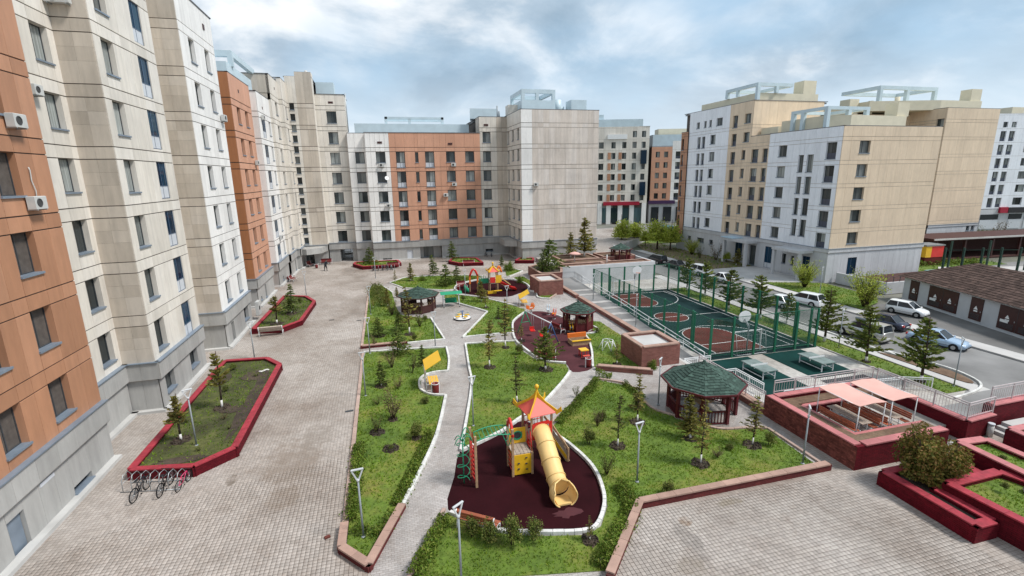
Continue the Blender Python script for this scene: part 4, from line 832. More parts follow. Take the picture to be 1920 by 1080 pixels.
# ---- end tower with blank gable
b = B('apartment_building', 'cream tower with a blank stone gable behind the court', (26, 78))
J = jn(4.9, 6)
facade(b, (20.4, 80.2), (0, -1), 8.2, 3., 22.4, 'cream', rowsof(.3, 1.3, 2.95, 4.85, 6)+rowsof(3.1, 4.2, 3.25, 4.85, 6)+rowsof(6.1, 7.3, 3.25, 4.85, 6), J, 1.3, .015, .07)
facade(b, (20.4, 72), (1, 0), 1.7, 3., 22.4, 'white', (), J, 1.7, .015, .07); facade(b, (22.1, 72), (1, 0), 10.6, 3., 22.4, 'gable', (), J, .9, .008, .07, jm='ljoint')
facade(b, (32.7, 72), (0, 1), 16, 3., 22.4, 'gable', (), J, 2., .01, .07)
plinth(b, (20.45, 80.2), (0, -1), 8.2, [(3.0, 4.0, .02, 1.7, 'n')], 0, .0); plinth(b, (20.4, 72.05), (1, 0), 12.3, (), .16, .16, step=False); plinth(b, (32.65, 72), (0, 1), 16, (), zb=-1.5)
b.mesh('entrance_canopy', M().prism([(20.2, 79.8), (18.4, 78.8), (18.4, 75.4), (20.2, 74.2)], 2.0, 2.95), X['grey'])
core(b, [(20.45, 72.05), (32.65, 72.05), (32.65, 88), (20.45, 88)], -1.5, 22.4)
b.mesh('roof_house', M().box(22, 77, 22.3, 27.0, 84, 24.4), X['roofblue'])
b.mesh('roof_frame', M().box(22, 77, 25.4, 22.5, 84, 26.0).box(27, 77, 25.4, 27.5, 84, 26.0).box(22.5, 77, 25.4, 27, 77.5, 26.0).box(22.5, 83.5, 25.4, 27, 84, 26).box(27, 77, 22.3, 27.5, 77.5, 25.4).box(22, 83.5, 24.4, 22.5, 84, 25.4).box(24.3, 77, 24.4, 24.8, 77.5, 25.4).box(22, 77, 24.4, 22.5, 77.5, 25.4), X['roofblue'])
b.mesh('roof_box', M().box(30.0, 76.5, 22.3, 33.2-.6, 79, 24.5), X['roofblue']); b.mesh('roof_tank', M().cyl(28.6, 79, 22.3, 24.8, .7, .6).cyl(29.4, 79.5, 22.3, 23.8, .5), X['roofblue'])
b.mesh('parapet_block', M().box(20.5, 79.5, 22.3, 22, 81.5, 24.0), X['cream'])
b.finish(); acunit(22.6, 71.95, 11.4, 0, -1, 'lone dark air conditioner on the blank gable', .7)
# ---- right: front block, white with tan gable
SP = 2.87
b = B('apartment_building', 'white and tan block with blank tan gable beside the street', (63, 56))
J = jn(5.05, 5, SP, .5)
W = rowsof(1.9, 3.4, 3.5, 5.0, 5, SP)+rowsof(5.6, 6.45, 4.2, 6.45, 4, SP)+rowsof(7.0, 8.05, 4.2, 6.45, 4, SP)+rowsof(9.85, 11.35, 2.9, 4.95, 5, SP, 'b')
W = [(a, c, max(e, 3.05), f, k) for a, c, e, f, k in W]
facade(b, (55.5, 62.3), (0, -1), 12.0, 3., 18.3, 'rwhite', W, J, 1.6, .02, .05, jm='ljoint')
facade(b, (55.5, 50.3), (1, 0), 5.0, 3., 18.3, 'rtan', rowsof(2.75, 4.45, 3.55, 5.05, 5, SP), J, 1.7, .015, .05, jm='ljoint'); facade(b, (60.5, 50.3), (1, 0), 11.1, 3., 18.3, 'rtan', (), J, 1.4, .006, .045, jm='ljoint')
facade(b, (71.6, 50.3), (0, 1), 12, 3., 18.3, 'rtan', (), J, 2., .01, .05, jm='ljoint')
plinth(b, (55.5, 62.3), (0, -1), 12.0, [(1.2, 2.6, -1.2, 2.0, 'l'), (4.6, 5.3, .0, 1.4, 'w'), (6.2, 6.7, .0, 1.3, 'w'), (8.2, 9.4, -1.4, 1.6, 'l')], 0, .16, LZ, (2.5, 3.), 'rgrey', False, bandoff=.1)
plinth(b, (55.5, 50.3), (1, 0), 16.1, [(3.4, 4.9, -1.3, 1.7, 'l')], .1, .1, LZ, (2.5, 3.), 'rgrey', False, bandoff=.1); plinth(b, (71.6, 50.3), (0, 1), 12, (), 0, 0, LZ, (2.5, 3.), 'rgrey', False, bandoff=.1)
b.mesh('entrance_canopy', M().box(53.2, 52.4, 2.2, 55.4, 57.4, 2.55), X['rgrey']); b.mesh('canopy_column', M().box(53.3, 52.5, LZ, 53.65, 52.85, 2.2).box(53.3, 56.9, LZ, 53.65, 57.25, 2.2), X['rgrey'])
core(b, [(55.55, 50.35), (71.55, 50.35), (71.55, 62.3), (55.55, 62.3)], LZ, 18.3)
b.mesh('attic', M().prism([(57, 62), (57, 55), (60, 53.5), (70, 54), (70, 62)], 18.2, 20.0), X['plaster'])
b.mesh('roof_frame', M().box(56.6, 54, 20.7, 57.1, 60, 21.1).box(63, 54, 20.7, 63.5, 60, 21.1).box(57.1, 54, 20.7, 63, 54.5, 21.1).box(57.1, 59.5, 20.7, 63, 60, 21.1).box(56.6, 54, 18.3, 57.1, 54.5, 20.7).box(63, 54, 20, 63.5, 54.5, 20.7).box(56.6, 59.5, 18.3, 57.1, 60, 20.7).box(56.6, 57.8, 18.3, 57.1, 58.3, 20.7).box(60, 54, 19.9, 60.5, 54.5, 20.7), X['roofblue'])
b.mesh('roof_chimney', M().box(68.5, 54.2, 20, 70.5, 56, 21.8), X['plaster']); b.mesh('roof_cowl', M().cyl(62, 60, 20, 20.7, .25).cyl(63.2, 60, 20, 20.8, .2).cyl(65, 59, 20, 20.6, .25), X['cap'])
b.finish()
# ---- right: rear block, white and tan
b = B('apartment_building', 'taller white and tan block farther down the street', (62, 73))
J = jn(5.4, 6, 2.82, .5)
facade(b, (55.5, 82.3), (0, -1), 10.9, 3., 23.5, 'rwhite', [(a, c, e+2.82*k, f+2.82*k, kd) for k in range(6) for a, c, e, f, kd in ((2.6, 3.5, 3.05, 5.0, 'b'), (3.9, 4.8, 3.05, 5.0, 'b'), (6.2, 7.6, 3.6, 5.1, 'w'))]+[(2.1, 3.0, 20.6, 21.65, 'w'), (4.2, 4.9, 20.6, 21.7, 'w'), (5.6, 6.3, 20.6, 21.7, 'w'), (7.6, 9.1, 20.6, 21.8, 'w')], J, 1.6, .02, .05, jm='ljoint')
facade(b, (55.5, 71.4), (0, -1), 5.2, 3., 23.6, 'rtan', rowsof(.8, 1.9, 2.8+.25, 4.9, 7, 2.8, 'b')+[(3.4, 4.2, 3.6+2.82*k, 5.0+2.82*k, 'w') for k in range(5)]+[(3.5, 4.8, 20.3, 21.7, 'w'), (3.5, 4.8, 17.5, 18.95, 'w')], J, 1.6, .02, .05, jm='ljoint')
facade(b, (55.5, 66.2), (1, 0), 13, 18.2, 23.6, 'rtan', (), J, 1.6, .01, .05, jm='ljoint')
facade(b, (55.5, 66.2), (0, -1), 3.9, 3., 18.25, 'rtan', rowsof(.4, 1.8, 3.05, 5.0, 5, 2.82, 'b')+rowsof(2.7, 3.7, 3.05, 5.0, 5, 2.82, 'b'), J, 1.6, .02, .05, jm='ljoint')
facade(b, (55.3, 84.4), (0, -1), 2.1, 1.5, 20.3, 'orange', rowsof(.2, .9, 3.0, 5.0, 6, 2.82, 'b'), J, 1.1, .02, .06)
plinth(b, (55.5, 84.4), (0, -1), 22.1, [(3.5, 4.6, .6, 1.4, 'w'), (6.5, 8.5, .6, 1.4, 'w'), (10, 11, .6, 1.4, 'w'), (13.6, 14.6, -1.3, 1.6, 'l'), (16.8, 18.4, -1.3, 1.8, 'l'), (20, 21.4, -1.3, 1.8, 'n')], 0, 0, LZ, (2.4, 3.), 'rgrey', False, bandoff=.1)
b.mesh('entrance_canopy', M().box(53.5, 62.8, 2.2, 55.4, 68.6, 2.6), X['rgrey']); b.mesh('canopy_column', M().box(53.6, 63, LZ, 54, 63.4, 2.2).box(53.6, 68, LZ, 54, 68.4, 2.2), X['rgrey']); b.mesh('shop_awning', M().prism([(53.4, 66), (55.4, 66), (55.4, 68.7), (53.4, 68.7)], 2.62, 2.75), X['ltblue'])
b.mesh('small_awning', M().prism([(53.6, 84.5), (55.4, 84.5), (55.4, 87), (53.6, 87)], 2.3, 2.8), X['teal'])
core(b, [(55.55, 66.2), (69, 66.2), (69, 84), (55.55, 84)], LZ, 23.5); core(b, [(55.55, 62.35), (69, 62.35), (69, 66.2), (55.55, 66.2)], LZ, 18.25); core(b, [(55.4, 82.4), (66, 82.4), (66, 84.4), (55.4, 84.4)], LZ, 20.3)
b.mesh('attic', M().prism([(57.5, 82), (57.5, 68), (69, 68), (69, 82)], 23.4, 24.9), X['plaster']); b.mesh('attic', M().prism([(57.0, 66), (57.0, 62.6), (69, 62.6), (69, 66)], 18.2, 19.4), X['plaster'])
b.mesh('roof_frame', M().box(57, 67.5, 25.8, 57.5, 75, 26.3).box(63, 67.5, 25.8, 63.5, 75, 26.3).box(57.5, 67.5, 25.8, 63, 68, 26.3).box(57.5, 74.5, 25.8, 63, 75, 26.3).box(57, 74.5, 24.9, 57.5, 75, 25.8).box(60.4, 67.5, 24.9, 60.9, 68, 25.8).box(57, 67.5, 23.4, 57.5, 68, 25.8).box(57, 72, 24.9, 57.4, 72.4, 25.8), X['roofblue'])
b.mesh('roof_chimney', M().box(66, 68, 24.9, 68.4, 70, 26.9), X['plaster'])
b.finish()
# ---- right: tall tan gable behind
b = B('apartment_building', 'tall tan block with a blank gable at the far right', (99, 73))
J = [3.4+2.86*k+e for k in range(7) for e in (0, .5)]
facade(b, (92.9, 80), (0, -1), 15, 3.2, 22.9, 'rtan', [(13.6, 14.8, 19.8, 21.2, 'w')], J, 2.5, .015, .06, jm='ljoint'); facade(b, (92.9, 65), (1, 0), 12.2, 3.2, 22.9, 'rtan', (), J, 2.0, .008, .05, jm='ljoint'); facade(b, (105.1, 65), (0, 1), 15, 3.2, 22.9, 'rtan', (), J, 3, .01, .05, jm='ljoint')
plinth(b, (92.9, 65), (1, 0), 12.2, [(9.4, 10.2, 1.9, 2.7, 'w'), (10.6, 11.4, 1.9, 2.7, 'w')], 0, 0, LZ, (2.8, 3.2), 'rgrey', False, bandoff=.1)
core(b, [(93, 65.1), (105, 65.1), (105, 80), (93, 80)], LZ, 22.9); b.mesh('attic', M().prism([(82, 80), (82, 70), (94, 67), (103.5, 67), (103.5, 80)], 22.8, 24.4), X['plaster'])
b.mesh('attic_wall', M().box(80, 71, LZ, 93, 80, 22.4), X['rtan']); b.mesh('roof_chimney', M().box(101, 67.2, 24.4, 103.4, 69, 26.4).box(80, 72, 22.4, 82, 74, 25), X['plaster'])
b.mesh('roof_frame', M().box(84, 70, 26.4, 97, 70.6, 27.0).box(84, 77, 26.4, 97, 77.6, 27).box(84, 70.6, 26.4, 84.6, 77, 27).box(96.4, 70.6, 26.4, 97, 77, 27).box(84, 70, 24.4, 84.6, 70.6, 26.4).box(90, 70, 24.4, 90.6, 70.6, 26.4).box(96.4, 70, 24.4, 97, 70.6, 26.4), X['roofblue']); b.mesh('roof_cowl', M().cyl(88, 70, 22.4, 25.2, .4).cyl(83.4, 71, 22.4, 24.6, .4), X['plaster'])
b.finish()
# ---- far right white block with shop sign
def slabwall(b, P0, d, L, z0, z1, mat, wins, near=False):
    facade(b, P0, d, L, z0, z1, mat, wins, sorted({z0+3.*k for k in range(1, 9)}), 6., .02, .05, .04, near, 'ljoint')
b = B('apartment_building', 'distant white block above the market at the right edge', (146, 92))
R4 = Vector((135.2, 84.2)); dr4 = Vector((1, -.16)).normalized()
slabwall(b, R4, dr4, 20, 3.5, 24.8, 'rwhite', rowsof(2.0, 3.4, 3.8, 6.0, 6, 3., 'b')+rowsof(4.2, 5.6, 3.8, 6.0, 6, 3., 'b')+rowsof(8.6, 11.0, 4.3, 6.0, 6)+[(2.2, 3.4, 21.8, 23, 'w'), (4.4, 5.6, 21.8, 23, 'w'), (7.6, 8.8, 21.8, 23, 'w')]+rowsof(14, 16, 3.8, 6, 6, 3., 'b'))
slabwall(b, R4-dr4*0+Vector((0, 0)), (-.16, -1), .05, 3.5, 24.8, 'rwhite', ())
b.mesh('plinth', M().box(R4.x, R4.y, LZ, R4.x+20, R4.y+8, 3.4, rot=math.atan2(dr4.y, dr4.x), c=tuple(R4)), X['rgrey'])
a4 = math.atan2(dr4.y, dr4.x); sg = b.mesh('shop_sign', M().box(R4.x+7.6, R4.y-.45, 2.5, R4.x+19, R4.y-.05, 3.75, rot=a4, c=tuple(R4)), X['signblk'])
sg2 = b.mesh('shop_sign', M().box(R4.x+5.4, R4.y-.5, 2.5, R4.x+7.4, R4.y-.05, 3.85, rot=a4, c=tuple(R4)), X['signred'])
tp = R4+dr4*12.6+Vector((dr4.y, -dr4.x))*.5; text('sign_lettering', 'COW MY MARKET', 1.25, X['letter'], sg, (tp.x-b.o.x, tp.y-b.o.y, 3.1), (math.pi/2, 0, a4)); tp = R4+dr4*18.2+Vector((dr4.y, -dr4.x))*.5
text('sign_disc', 'O', 1.3, X['letter'], sg, (tp.x-b.o.x, tp.y-b.o.y, 3.05), (math.pi/2, 0, a4), .03)
for u, w_ in ((1.0, 4.6), (8.4, 3.4), (12.6, 4)):
    p = R4+dr4*u; f = b.mesh('shop_window', M().box(p.x, p.y-.12, 1.0, p.x+w_, p.y-.01, 2.2, rot=a4, c=tuple(p)), X['glassdark']); q4 = M().box(p.x, p.y-.1, LZ+.3, p.x+w_, p.y-.01, .9, rot=a4, c=tuple(p)); b.mesh('shop_window', q4, X['balu'])
core(b, [tuple(R4+Vector((.4, .4))), tuple(R4+dr4*20), (R4.x+24, R4.y+20), (R4.x+4, R4.y+20)], LZ, 24.8); b.mesh('roof_chimney', M().box(R4.x+8, R4.y+2, 24.7, R4.x+12, R4.y+5, 26.6), X['plaster'])
b.finish()
# ---- far blocks seen between the courtyard and the street
b = B('apartment_building', 'far cream block with orange strips and a red shop fascia', (68, 138))
C1 = Vector((58.5, 134.5)); dc = Vector((1, -.26)).normalized(); ac_ = math.atan2(dc.y, dc.x); J1 = 2.96
ws = [(a, c, e+J1*k, f+J1*k, 'w') for k in range(7) for a, c, e, f in ((.3, .8, 5.3, 7.0), (2.6, 4.0, 5.3, 7.0), (6.2, 7.4, 5.3, 7.0), (9.3, 10.5, 5.3, 7.0), (12.2, 13.4, 5.3, 7.0), (14.8, 16, 5.3, 7.0)) if k < 6 or a > 11]
slabwall(b, C1, dc, 17, 4.6, 26, 'cream', ws)
for u in (5.2, 8.3):
    for k in range(5): p = C1+dc*u; b.mesh('orange_panel', M().box(p.x, p.y-.12, 5.2+J1*k, p.x+.9, p.y-.045, 7.1+J1*k, rot=ac_, c=tuple(p)), X['orange'])
for k in (0, 3): p = C1+dc*14.6; b.mesh('bay_window', M().box(p.x, p.y-.8, 6.8+J1*k, p.x+1.6, p.y-.05, 10.6+J1*k, rot=ac_, c=tuple(p)), X['bpane'])
p = C1+dc*5.0; b.mesh('balcony_rail', M().box(p.x, p.y-.35, 22.6, p.x+5.6, p.y-.08, 23.9, rot=ac_, c=tuple(p)), X['wframe'])
b.mesh('plinth', M().box(C1.x, C1.y+.6, LZ, C1.x+17, C1.y+8, 4.6, rot=ac_, c=tuple(C1)), X['grey']); m = M()
for u in (0, 2.6, 5.2, 8.6, 12, 15.6): p = C1+dc*u; m.box(p.x, p.y-.1, LZ, p.x+1.3, p.y+.7, 4.6, rot=ac_, c=tuple(p))
b.mesh('pilaster', m, X['white'])
for u, w_ in ((1.35, 1.2), (3.95, 1.2), (6.55, 2.0), (9.95, 2.0), (13.35, 2.2)): p = C1+dc*u; b.mesh('shop_window', M().box(p.x, p.y+.3, LZ+.4, p.x+w_, p.y+.55, 3.2, rot=ac_, c=tuple(p)), X['shop'])
p = C1+dc*4.2; sg = b.mesh('shop_sign', M().box(p.x, p.y-.4, 4.0, p.x+10.6, p.y-.12, 5.0, rot=ac_, c=tuple(p)), X['signred']); p = C1+dc*9.0+Vector((dc.y, -dc.x))*.56
m = M(); m.poly([(p.x-b.o.x+dc.x*1.3*math.cos(t), p.y-b.o.y+dc.y*1.3*math.cos(t), 4.5+.62*math.sin(t)) for t in [k*math.pi/10 for k in range(20)]]); m.build('sign_oval', X['signyel'], sg)
m = M()
for k in range(8): p = C1+dc*(4.7+k*.38)+Vector((dc.y, -dc.x))*.55; m.box(p.x-b.o.x, p.y-b.o.y-.02, 4.1, p.x-b.o.x+.2, p.y-b.o.y, 4.45+.1*(k % 3), rot=ac_, c=(p.x-b.o.x, p.y-b.o.y))
for k in range(9): p = C1+dc*(10.8+k*.38)+Vector((dc.y, -dc.x))*.55; m.box(p.x-b.o.x, p.y-b.o.y-.02, 4.1, p.x-b.o.x+.2, p.y-b.o.y, 4.45+.1*(k % 2), rot=ac_, c=(p.x-b.o.x, p.y-b.o.y))
m.build('sign_marks', pm('faded_pink_marks', (.5, .2, .3), .5, .1), sg)
core(b, [tuple(C1+Vector((.3, .5))), tuple(C1+dc*17), (C1.x+20, C1.y+12), (C1.x+3, C1.y+16)], LZ, 26); b.mesh('roof_box', M().box(C1.x+1, C1.y, 25.9, C1.x+15, C1.y+5, 28.0, rot=ac_, c=tuple(C1)), X['roofblue']); b.mesh('roof_frame', M().box(C1.x, C1.y+1, 28, C1.x+4, C1.y+1.5, 29.4, rot=ac_, c=tuple(C1)), X['roofblue'])
b.finish()
b = B('apartment_building', 'far orange and white block with a purple shop fascia', (88, 138))
C2 = Vector((76.6, 131.5)); ws = [(a, c, e+J1*k, f+J1*k, 'w') for k in range(5) for a, c, e, f in ((1.2, 2.4, 5.6, 7.2), (3.6, 4.8, 5.6, 7.2))]
slabwall(b, C2, dc, 6.0, 4.6, 20.4, 'peach', ws); slabwall(b, C2+dc*6, dc, 8, 4.6, 22.0, 'white', [(a, c, e+J1*k, f+J1*k, 'b') for k in range(5) for a, c, e, f in ((1.0, 2.4, 5.2, 7.2), (4.0, 5.0, 5.2, 7.2))])
b.mesh('plinth', M().box(C2.x, C2.y+.2, LZ, C2.x+14, C2.y+8, 4.6, rot=ac_, c=tuple(C2)), X['rgrey']); b.mesh('shop_sign', M().box(C2.x-.4, C2.y-.5, 4.1, C2.x+7.4, C2.y-.05, 5.1, rot=ac_, c=tuple(C2)), X['signpur'])
for u, w_ in ((.6, 2.2), (4.2, 2.4), (8, 3)): p = C2+dc*u; b.mesh('shop_window', M().box(p.x, p.y-.1, LZ+.4, p.x+w_, p.y+.15, 3.2, rot=ac_, c=tuple(p)), X['glassdark'])
core(b, [tuple(C2+Vector((.3, .5))), tuple(C2+dc*14), (C2.x+18, C2.y+12), (C2.x+3, C2.y+16)], LZ, 20.6); b.mesh('roof_box', M().box(C2.x+1, C2.y+3, 20.4, C2.x+14, C2.y+7, 24.0, rot=ac_, c=tuple(C2)), X['roofblue']); b.mesh('roof_house', M().box(C2.x+4, C2.y+8, 20, C2.x+14, C2.y+12, 26.0, rot=ac_, c=tuple(C2)), X['plaster'])
b.finish()
# ---- substation with shingled hip roof
b = B('substation', 'low white substation with brown doors and shingled roof', (54, 33), cat='building')
S0 = Vector((56.6, 41.0)); ds = (Vector((51.0, 22.0))-S0).normalized(); sa = math.atan2(ds.y, ds.x); L = 21.5; nn = Vector((ds.y, -ds.x)); WD = 8.0; HT = 1.25
def SP_(u, v, z): p = S0+ds*u-nn*v; return (p.x-b.o.x, p.y-b.o.y, z)
def sbox(name, u0, v0, z0, u1, v1, z1, mat, parent=None):
    m = M(); m.grid([[SP_(u0, v0, z), SP_(u1, v0, z), SP_(u1, v1, z), SP_(u0, v1, z)][::-1] for z in (z0, z1)], sm=False, cap0=True, cap1=True); return m.build(name, X[mat], parent or b.root)
sbox('wall', 0, 0, LZ, L, WD, HT, 'whitewall')
def warn(door, u, z, s=.34):
    m = M(); m.poly([SP_(u-s, -.09, z), SP_(u+s, -.09, z), SP_(u, -.09, z+s*1.6)][::-1]); m.build('warning_triangle', X['letter'], door)
    sbox('warning_plate', u-s*.9, -.088, z-.22, u+s*.9, -.07, z-.08, 'letter', door)
for u0, u1, kind in ((1.0, 2.2, 1), (3.6, 7.2, 2), (8.6, 9.9, 1), (11.5, 15.0, 2), (15.25, 18.6, 2)):
    dd = sbox('door', u0, -.06, LZ+.3, u1, .02, .95, 'browndoor')
    for k in range(kind):
        wq = (u1-u0)/kind; u = u0+wq*(k+.5); warn(dd, u, -.15, .22)
        for q_ in range(6): sbox('vent_slat', u-wq*.36, -.075, LZ+.45+.09*q_, u+wq*.36, -.062, LZ+.49+.09*q_, 'frame', dd)
        sbox('handle', u+wq*.38, -.1, -.35, u+wq*.42, -.06, -.22, 'steel', dd)
    if kind == 2: sbox('warning_plate', u0+.25, -.088, -.55, u0+1.0, -.07, -.3, 'letter', dd); sbox('door_gap', (u0+u1)/2-.015, -.07, LZ+.3, (u0+u1)/2+.015, -.06, .95, 'frame', dd)
e = .5; zr = HT+2.1; rf = M(); A = [SP_(-e, -e, HT-.05), SP_(L+e, -e, HT-.05), SP_(L+e, WD+e, HT-.05), SP_(-e, WD+e, HT-.05)]; r0, r1 = SP_(WD/2, WD/2, zr), SP_(L-WD/2, WD/2, zr)
rf.poly([A[1], A[0], r0, r1]).poly([A[3], A[2], r1, r0]).poly([A[0], A[3], r0]).poly([A[2], A[1], r1]).poly([A[0], A[1], A[2], A[3]])
roof = rf.build('roof', X['bshingle'], b.root)
def shingles(roof, A0, A1, T0, T1, rows, wsh, mat, nmax=300, name='shingle'):
    """overlapping shingles on the quad A0-A1 (eave) T0-T1 (ridge)"""
    A0, A1, T0, T1 = map(Vector, (A0, A1, T0, T1)); nrm = (A1-A0).cross(T0-A0); nrm = nrm.normalized()
    if nrm.z < 0: nrm = -nrm
    sh = M(); objs = 0; sdir = ((T0+T1)/2-(A0+A1)/2); sdir.normalize()
    for r_ in range(rows):
        t0, t1 = r_/rows, (r_+1.12)/rows; t1 = min(t1, 1)
        a, c = A0.lerp(T0, t0), A1.lerp(T1, t0); a2, c2 = A0.lerp(T0, t1), A1.lerp(T1, t1); Lr = (c-a).length; n = max(1, round(Lr/wsh))
        for k in range(n):
            s0 = min(max((k+(.5 if r_ % 2 else 0))/n, 0), 1); s1 = min((k+1+(.5 if r_ % 2 else 0))/n, 1)
            if s1-s0 < .2/n: continue
            g_ = .03/n; h0 = .035+.012*random.random(); p = [a.lerp(c, s0+g_)+nrm*h0, a.lerp(c, s1-g_)+nrm*h0, a2.lerp(c2, s1-g_)+nrm*.008, a2.lerp(c2, s0+g_)+nrm*.008]
            q_ = [a.lerp(c, s0+g_), a.lerp(c, s1-g_)]
            if objs < nmax:
                o0 = Vector(p[0]); mm = M(); mm.poly([v-o0 for v in p]); mm.poly([v-o0 for v in (q_[0], q_[1], p[1], p[0])]); mm.build(name, X[mat], roof, tuple(o0)); objs += 1
            else: sh.poly(p); sh.poly([q_[0], q_[1], p[1], p[0]])
    if sh.v: tag(sh.build(name+'_field', X[mat], roof), None, kind='stuff')
shingles(roof, A[0], A[1], r0, r1, 14, .5, 'bshingle', 300); shingles(roof, A[3], A[0], r0, r0, 12, .5, 'bshingle', 0)
b.finish()
# ---------------------------------------------------------------- things
def hoop(cx, cy, z, r, n=20, ax='z'):
    return [(cx+r*math.cos(2*math.pi*k/n), cy+r*math.sin(2*math.pi*k/n), z) for k in range(n)]
# ---- lamp posts
def lamp(loc, label, rz=0, h=2.85, z=0):
    t = thing('street_lamp', label, 'lamp post', (*loc, z), rz, 'forked lamp posts')
    M().tube([(0, 0, 0), (0, 0, h-.48)], [.042, .032], 8).build('pole', X['lampgrey'], t)
    M().lathe([(.09, 0), (.09, .05), (.055, .08)], 8).build('base_collar', X['lampgrey'], t)
    M().tube([(0, 0, h-.5), (0, 0, h-.4)], [.05, .06], 8).build('collar', X['lampwhite'], t)
    for s_ in (-1, 1): M().bar((0, 0, h-.5), (s_*.2, 0, h-.02), .035, .05).build('fork_arm', X['lampwhite'], t)
    M().box(-.22, -.035, h-.035, .22, .035, h+.01, ch=.012).build('lamp_head', X['lampwhite'], t)
    M().box(-.17, -.03, h-.045, .17, .03, h-.037).build('lens', X['balu'], t)
    return t
for p, l, a in (((-1.58, 16.5), 'lamp post in the point of the narrow lawn, nearest the plaza', .1), ((1.62, 13.6), 'lamp post at the bottom edge beside the curved bench', .6), ((9.75, 16.7), 'lamp post on the near lawn right of the burgundy play area', .2), ((17.6, 15.84), 'lamp post at the corner of the near lawn by the brick terrace', .9),
                ((3.83, 23.5), 'lamp post on the path kerb above the slide play area', .2), ((3.2, 36.7), 'lamp post where the garden paths meet', .1), ((-1.75, 36.6), 'lamp post at the plaza end of the cross path', .2), ((-1.9, 47.9), 'lamp post on the far half of the plaza kerb', .1), ((-1.85, 29.0), 'lamp post on the plaza kerb level with the yellow canopy', .1),
                ((14.5, 22.9), 'lamp post beside the large gazebo', .7), ((10.8, 43.7), 'lamp post left of the swings on the triangular lawn', .2), ((20.6, 36.7), 'lamp post on the ramp behind the brick shaft', 1.), ((20.8, 46.2), 'lamp post at the top of the court ramp', .2),
                ((-1.6, 66), 'lamp post on the open plaza before the red planter', .1), ((8.3, 53), 'lamp post by the far play area', .2)):
    lamp(p, l, a)
lamp((-9.7, 24.9), 'lamp post standing in the long red planter', .5, 3.0, .3); lamp((-10.1, 38.2), 'lamp post between the two red planters on the left', .3); lamp((-9.2, 58.5), 'lamp post at the far end of the smaller red planter', .2)
lamp((36.05,30.50), 'street lamp by the silver off road car', .4, 3.3, LZ); lamp((36.70,22.24), 'street lamp at the bend of the street with a dark box', .9, 3.5, LZ); lamp((46.93,42.90), 'thin street lamp across the street by the white hatchback', .4, 4., LZ)
lamp((51.5, 66.5), 'street lamp on the dry verge', .4, 4., LZ)
# ---- gazebos
def gazebo(label, c, r, hp, apex, rows, wsh, nob, dense, z=0., n=8, rot=.2, eave=1.27, rail='slat', post='darkred'):
    t = thing('gazebo', label, 'gazebo', (*c, z), rot, 'gazebos with green shingle roofs')
    V = [(r*math.cos(2*math.pi*k/n), r*math.sin(2*math.pi*k/n)) for k in range(n)]
    M().prism([(x*1.08, y*1.08) for x, y in V], .0, .05).build('floor', X['pathpav'], t)
    for x, y in V: M().box(x-.08, y-.08, .05, x+.08, y+.08, hp+.05).build('post', X[post], t)
    m = M()
    for i in range(n):
        a, b_ = Vector((*V[i], 0)), Vector((*V[(i+1) % n], 0)); zt = Vector((0, 0, hp))
        M().bar(a+zt, b_+zt, .1, .14).build('beam', X[post], t)
        if i == (n-2 if dense else 1): continue
        up_ = Vector((0, 0, .78)); lo = Vector((0, 0, .12)); M().bar(a+up_, b_+up_, .1, .07).build('handrail', X[post], t)
        M().bar(a+lo, b_+lo, .06, .06).build('bottom_rail', X[post], t)
        k = 8 if dense else 6
        if rail == 'slat':
            for j in range(1, k): p = a.lerp(b_, j/k); M().bar(p+lo, p+up_, .07, .03, upv=(b_-a).normalized()).build('slat', X[post], t)
        else: M().bar(a+Vector((0, 0, .42)), b_+Vector((0, 0, .42)), .05, .62).build('side_panel', X[post], t)
        if dense:
            for j in range(1, 7): p = a.lerp(b_, j/7); M().bar(p+Vector((0, 0, hp-.42)), p+zt, .03, .03).build('fret_bar', X[post], t)
            M().bar(a+Vector((0, 0, hp-.42)), b_+Vector((0, 0, hp-.42)), .05, .05).build('fret_rail', X[post], t)
        else:
            for j in range(6): M().bar(a.lerp(b_, j/6)+up_, a.lerp(b_, (j+1)/6)+Vector((0, 0, 1.15)), .025, .02).bar(a.lerp(b_, (j+1)/6)+up_, a.lerp(b_, j/6)+Vector((0, 0, 1.15)), .02, .02).build('lattice', X['wood'], t)
    m = M(); ap = (0, 0, apex)
    E = [(x*eave, y*eave, hp-.12) for x, y in V]
    for i in range(n): m.poly([E[i], E[(i+1) % n], ap])
    m.poly(E[::-1]); rf = m.build('roof', X['shingle'], t)
    cl = CAM-Vector((*c, 0)); order = sorted(range(n), key=lambda i: -(Vector((*V[i], 0))+Vector((*V[(i+1) % n], 0))).dot(Matrix.Rotation(-rot, 3, 'Z') @ cl)); left = nob
    for i in order:
        q_ = max(0, min(left, 75)); shingles(rf, E[i], E[(i+1) % n], Vector(ap)*1, Vector(ap)*1, rows, wsh, 'shingle', q_); left -= q_
    for i in range(n): M().bar(Vector(E[i])+Vector((0, 0, .03)), Vector(E[(i+1) % n])+Vector((0, 0, .03)), .06, .1).build('eave_board', X[post], t)
    M().ball((0, 0, apex+.02), .09, 6).build('finial', X['shingle'], t)
    M().box(-.45, -.45, .66, .45, .45, .72).build('table_top', X['wood'], t); M().box(-.06, -.06, .05, .06, .06, .66).build('table_leg', X[post], t)
    return t
gazebo('large gazebo with slatted dark red sides on the near lawn', (16.35, 21.55), 1.75, 1.95, 2.95, 13, .3, 300, True)
gazebo('gazebo with brown panelled sides on the left lawn', (2.75, 47.9), 1.65, 1.75, 2.45, 8, .4, 0, False, rot=.1, rail='panel', post='browndoor')
gazebo('gazebo with lattice sides at the worn play area', (15.55, 37.6), 1.2, 1.75, 2.45, 8, .35, 0, False, rot=.3, rail='panel')
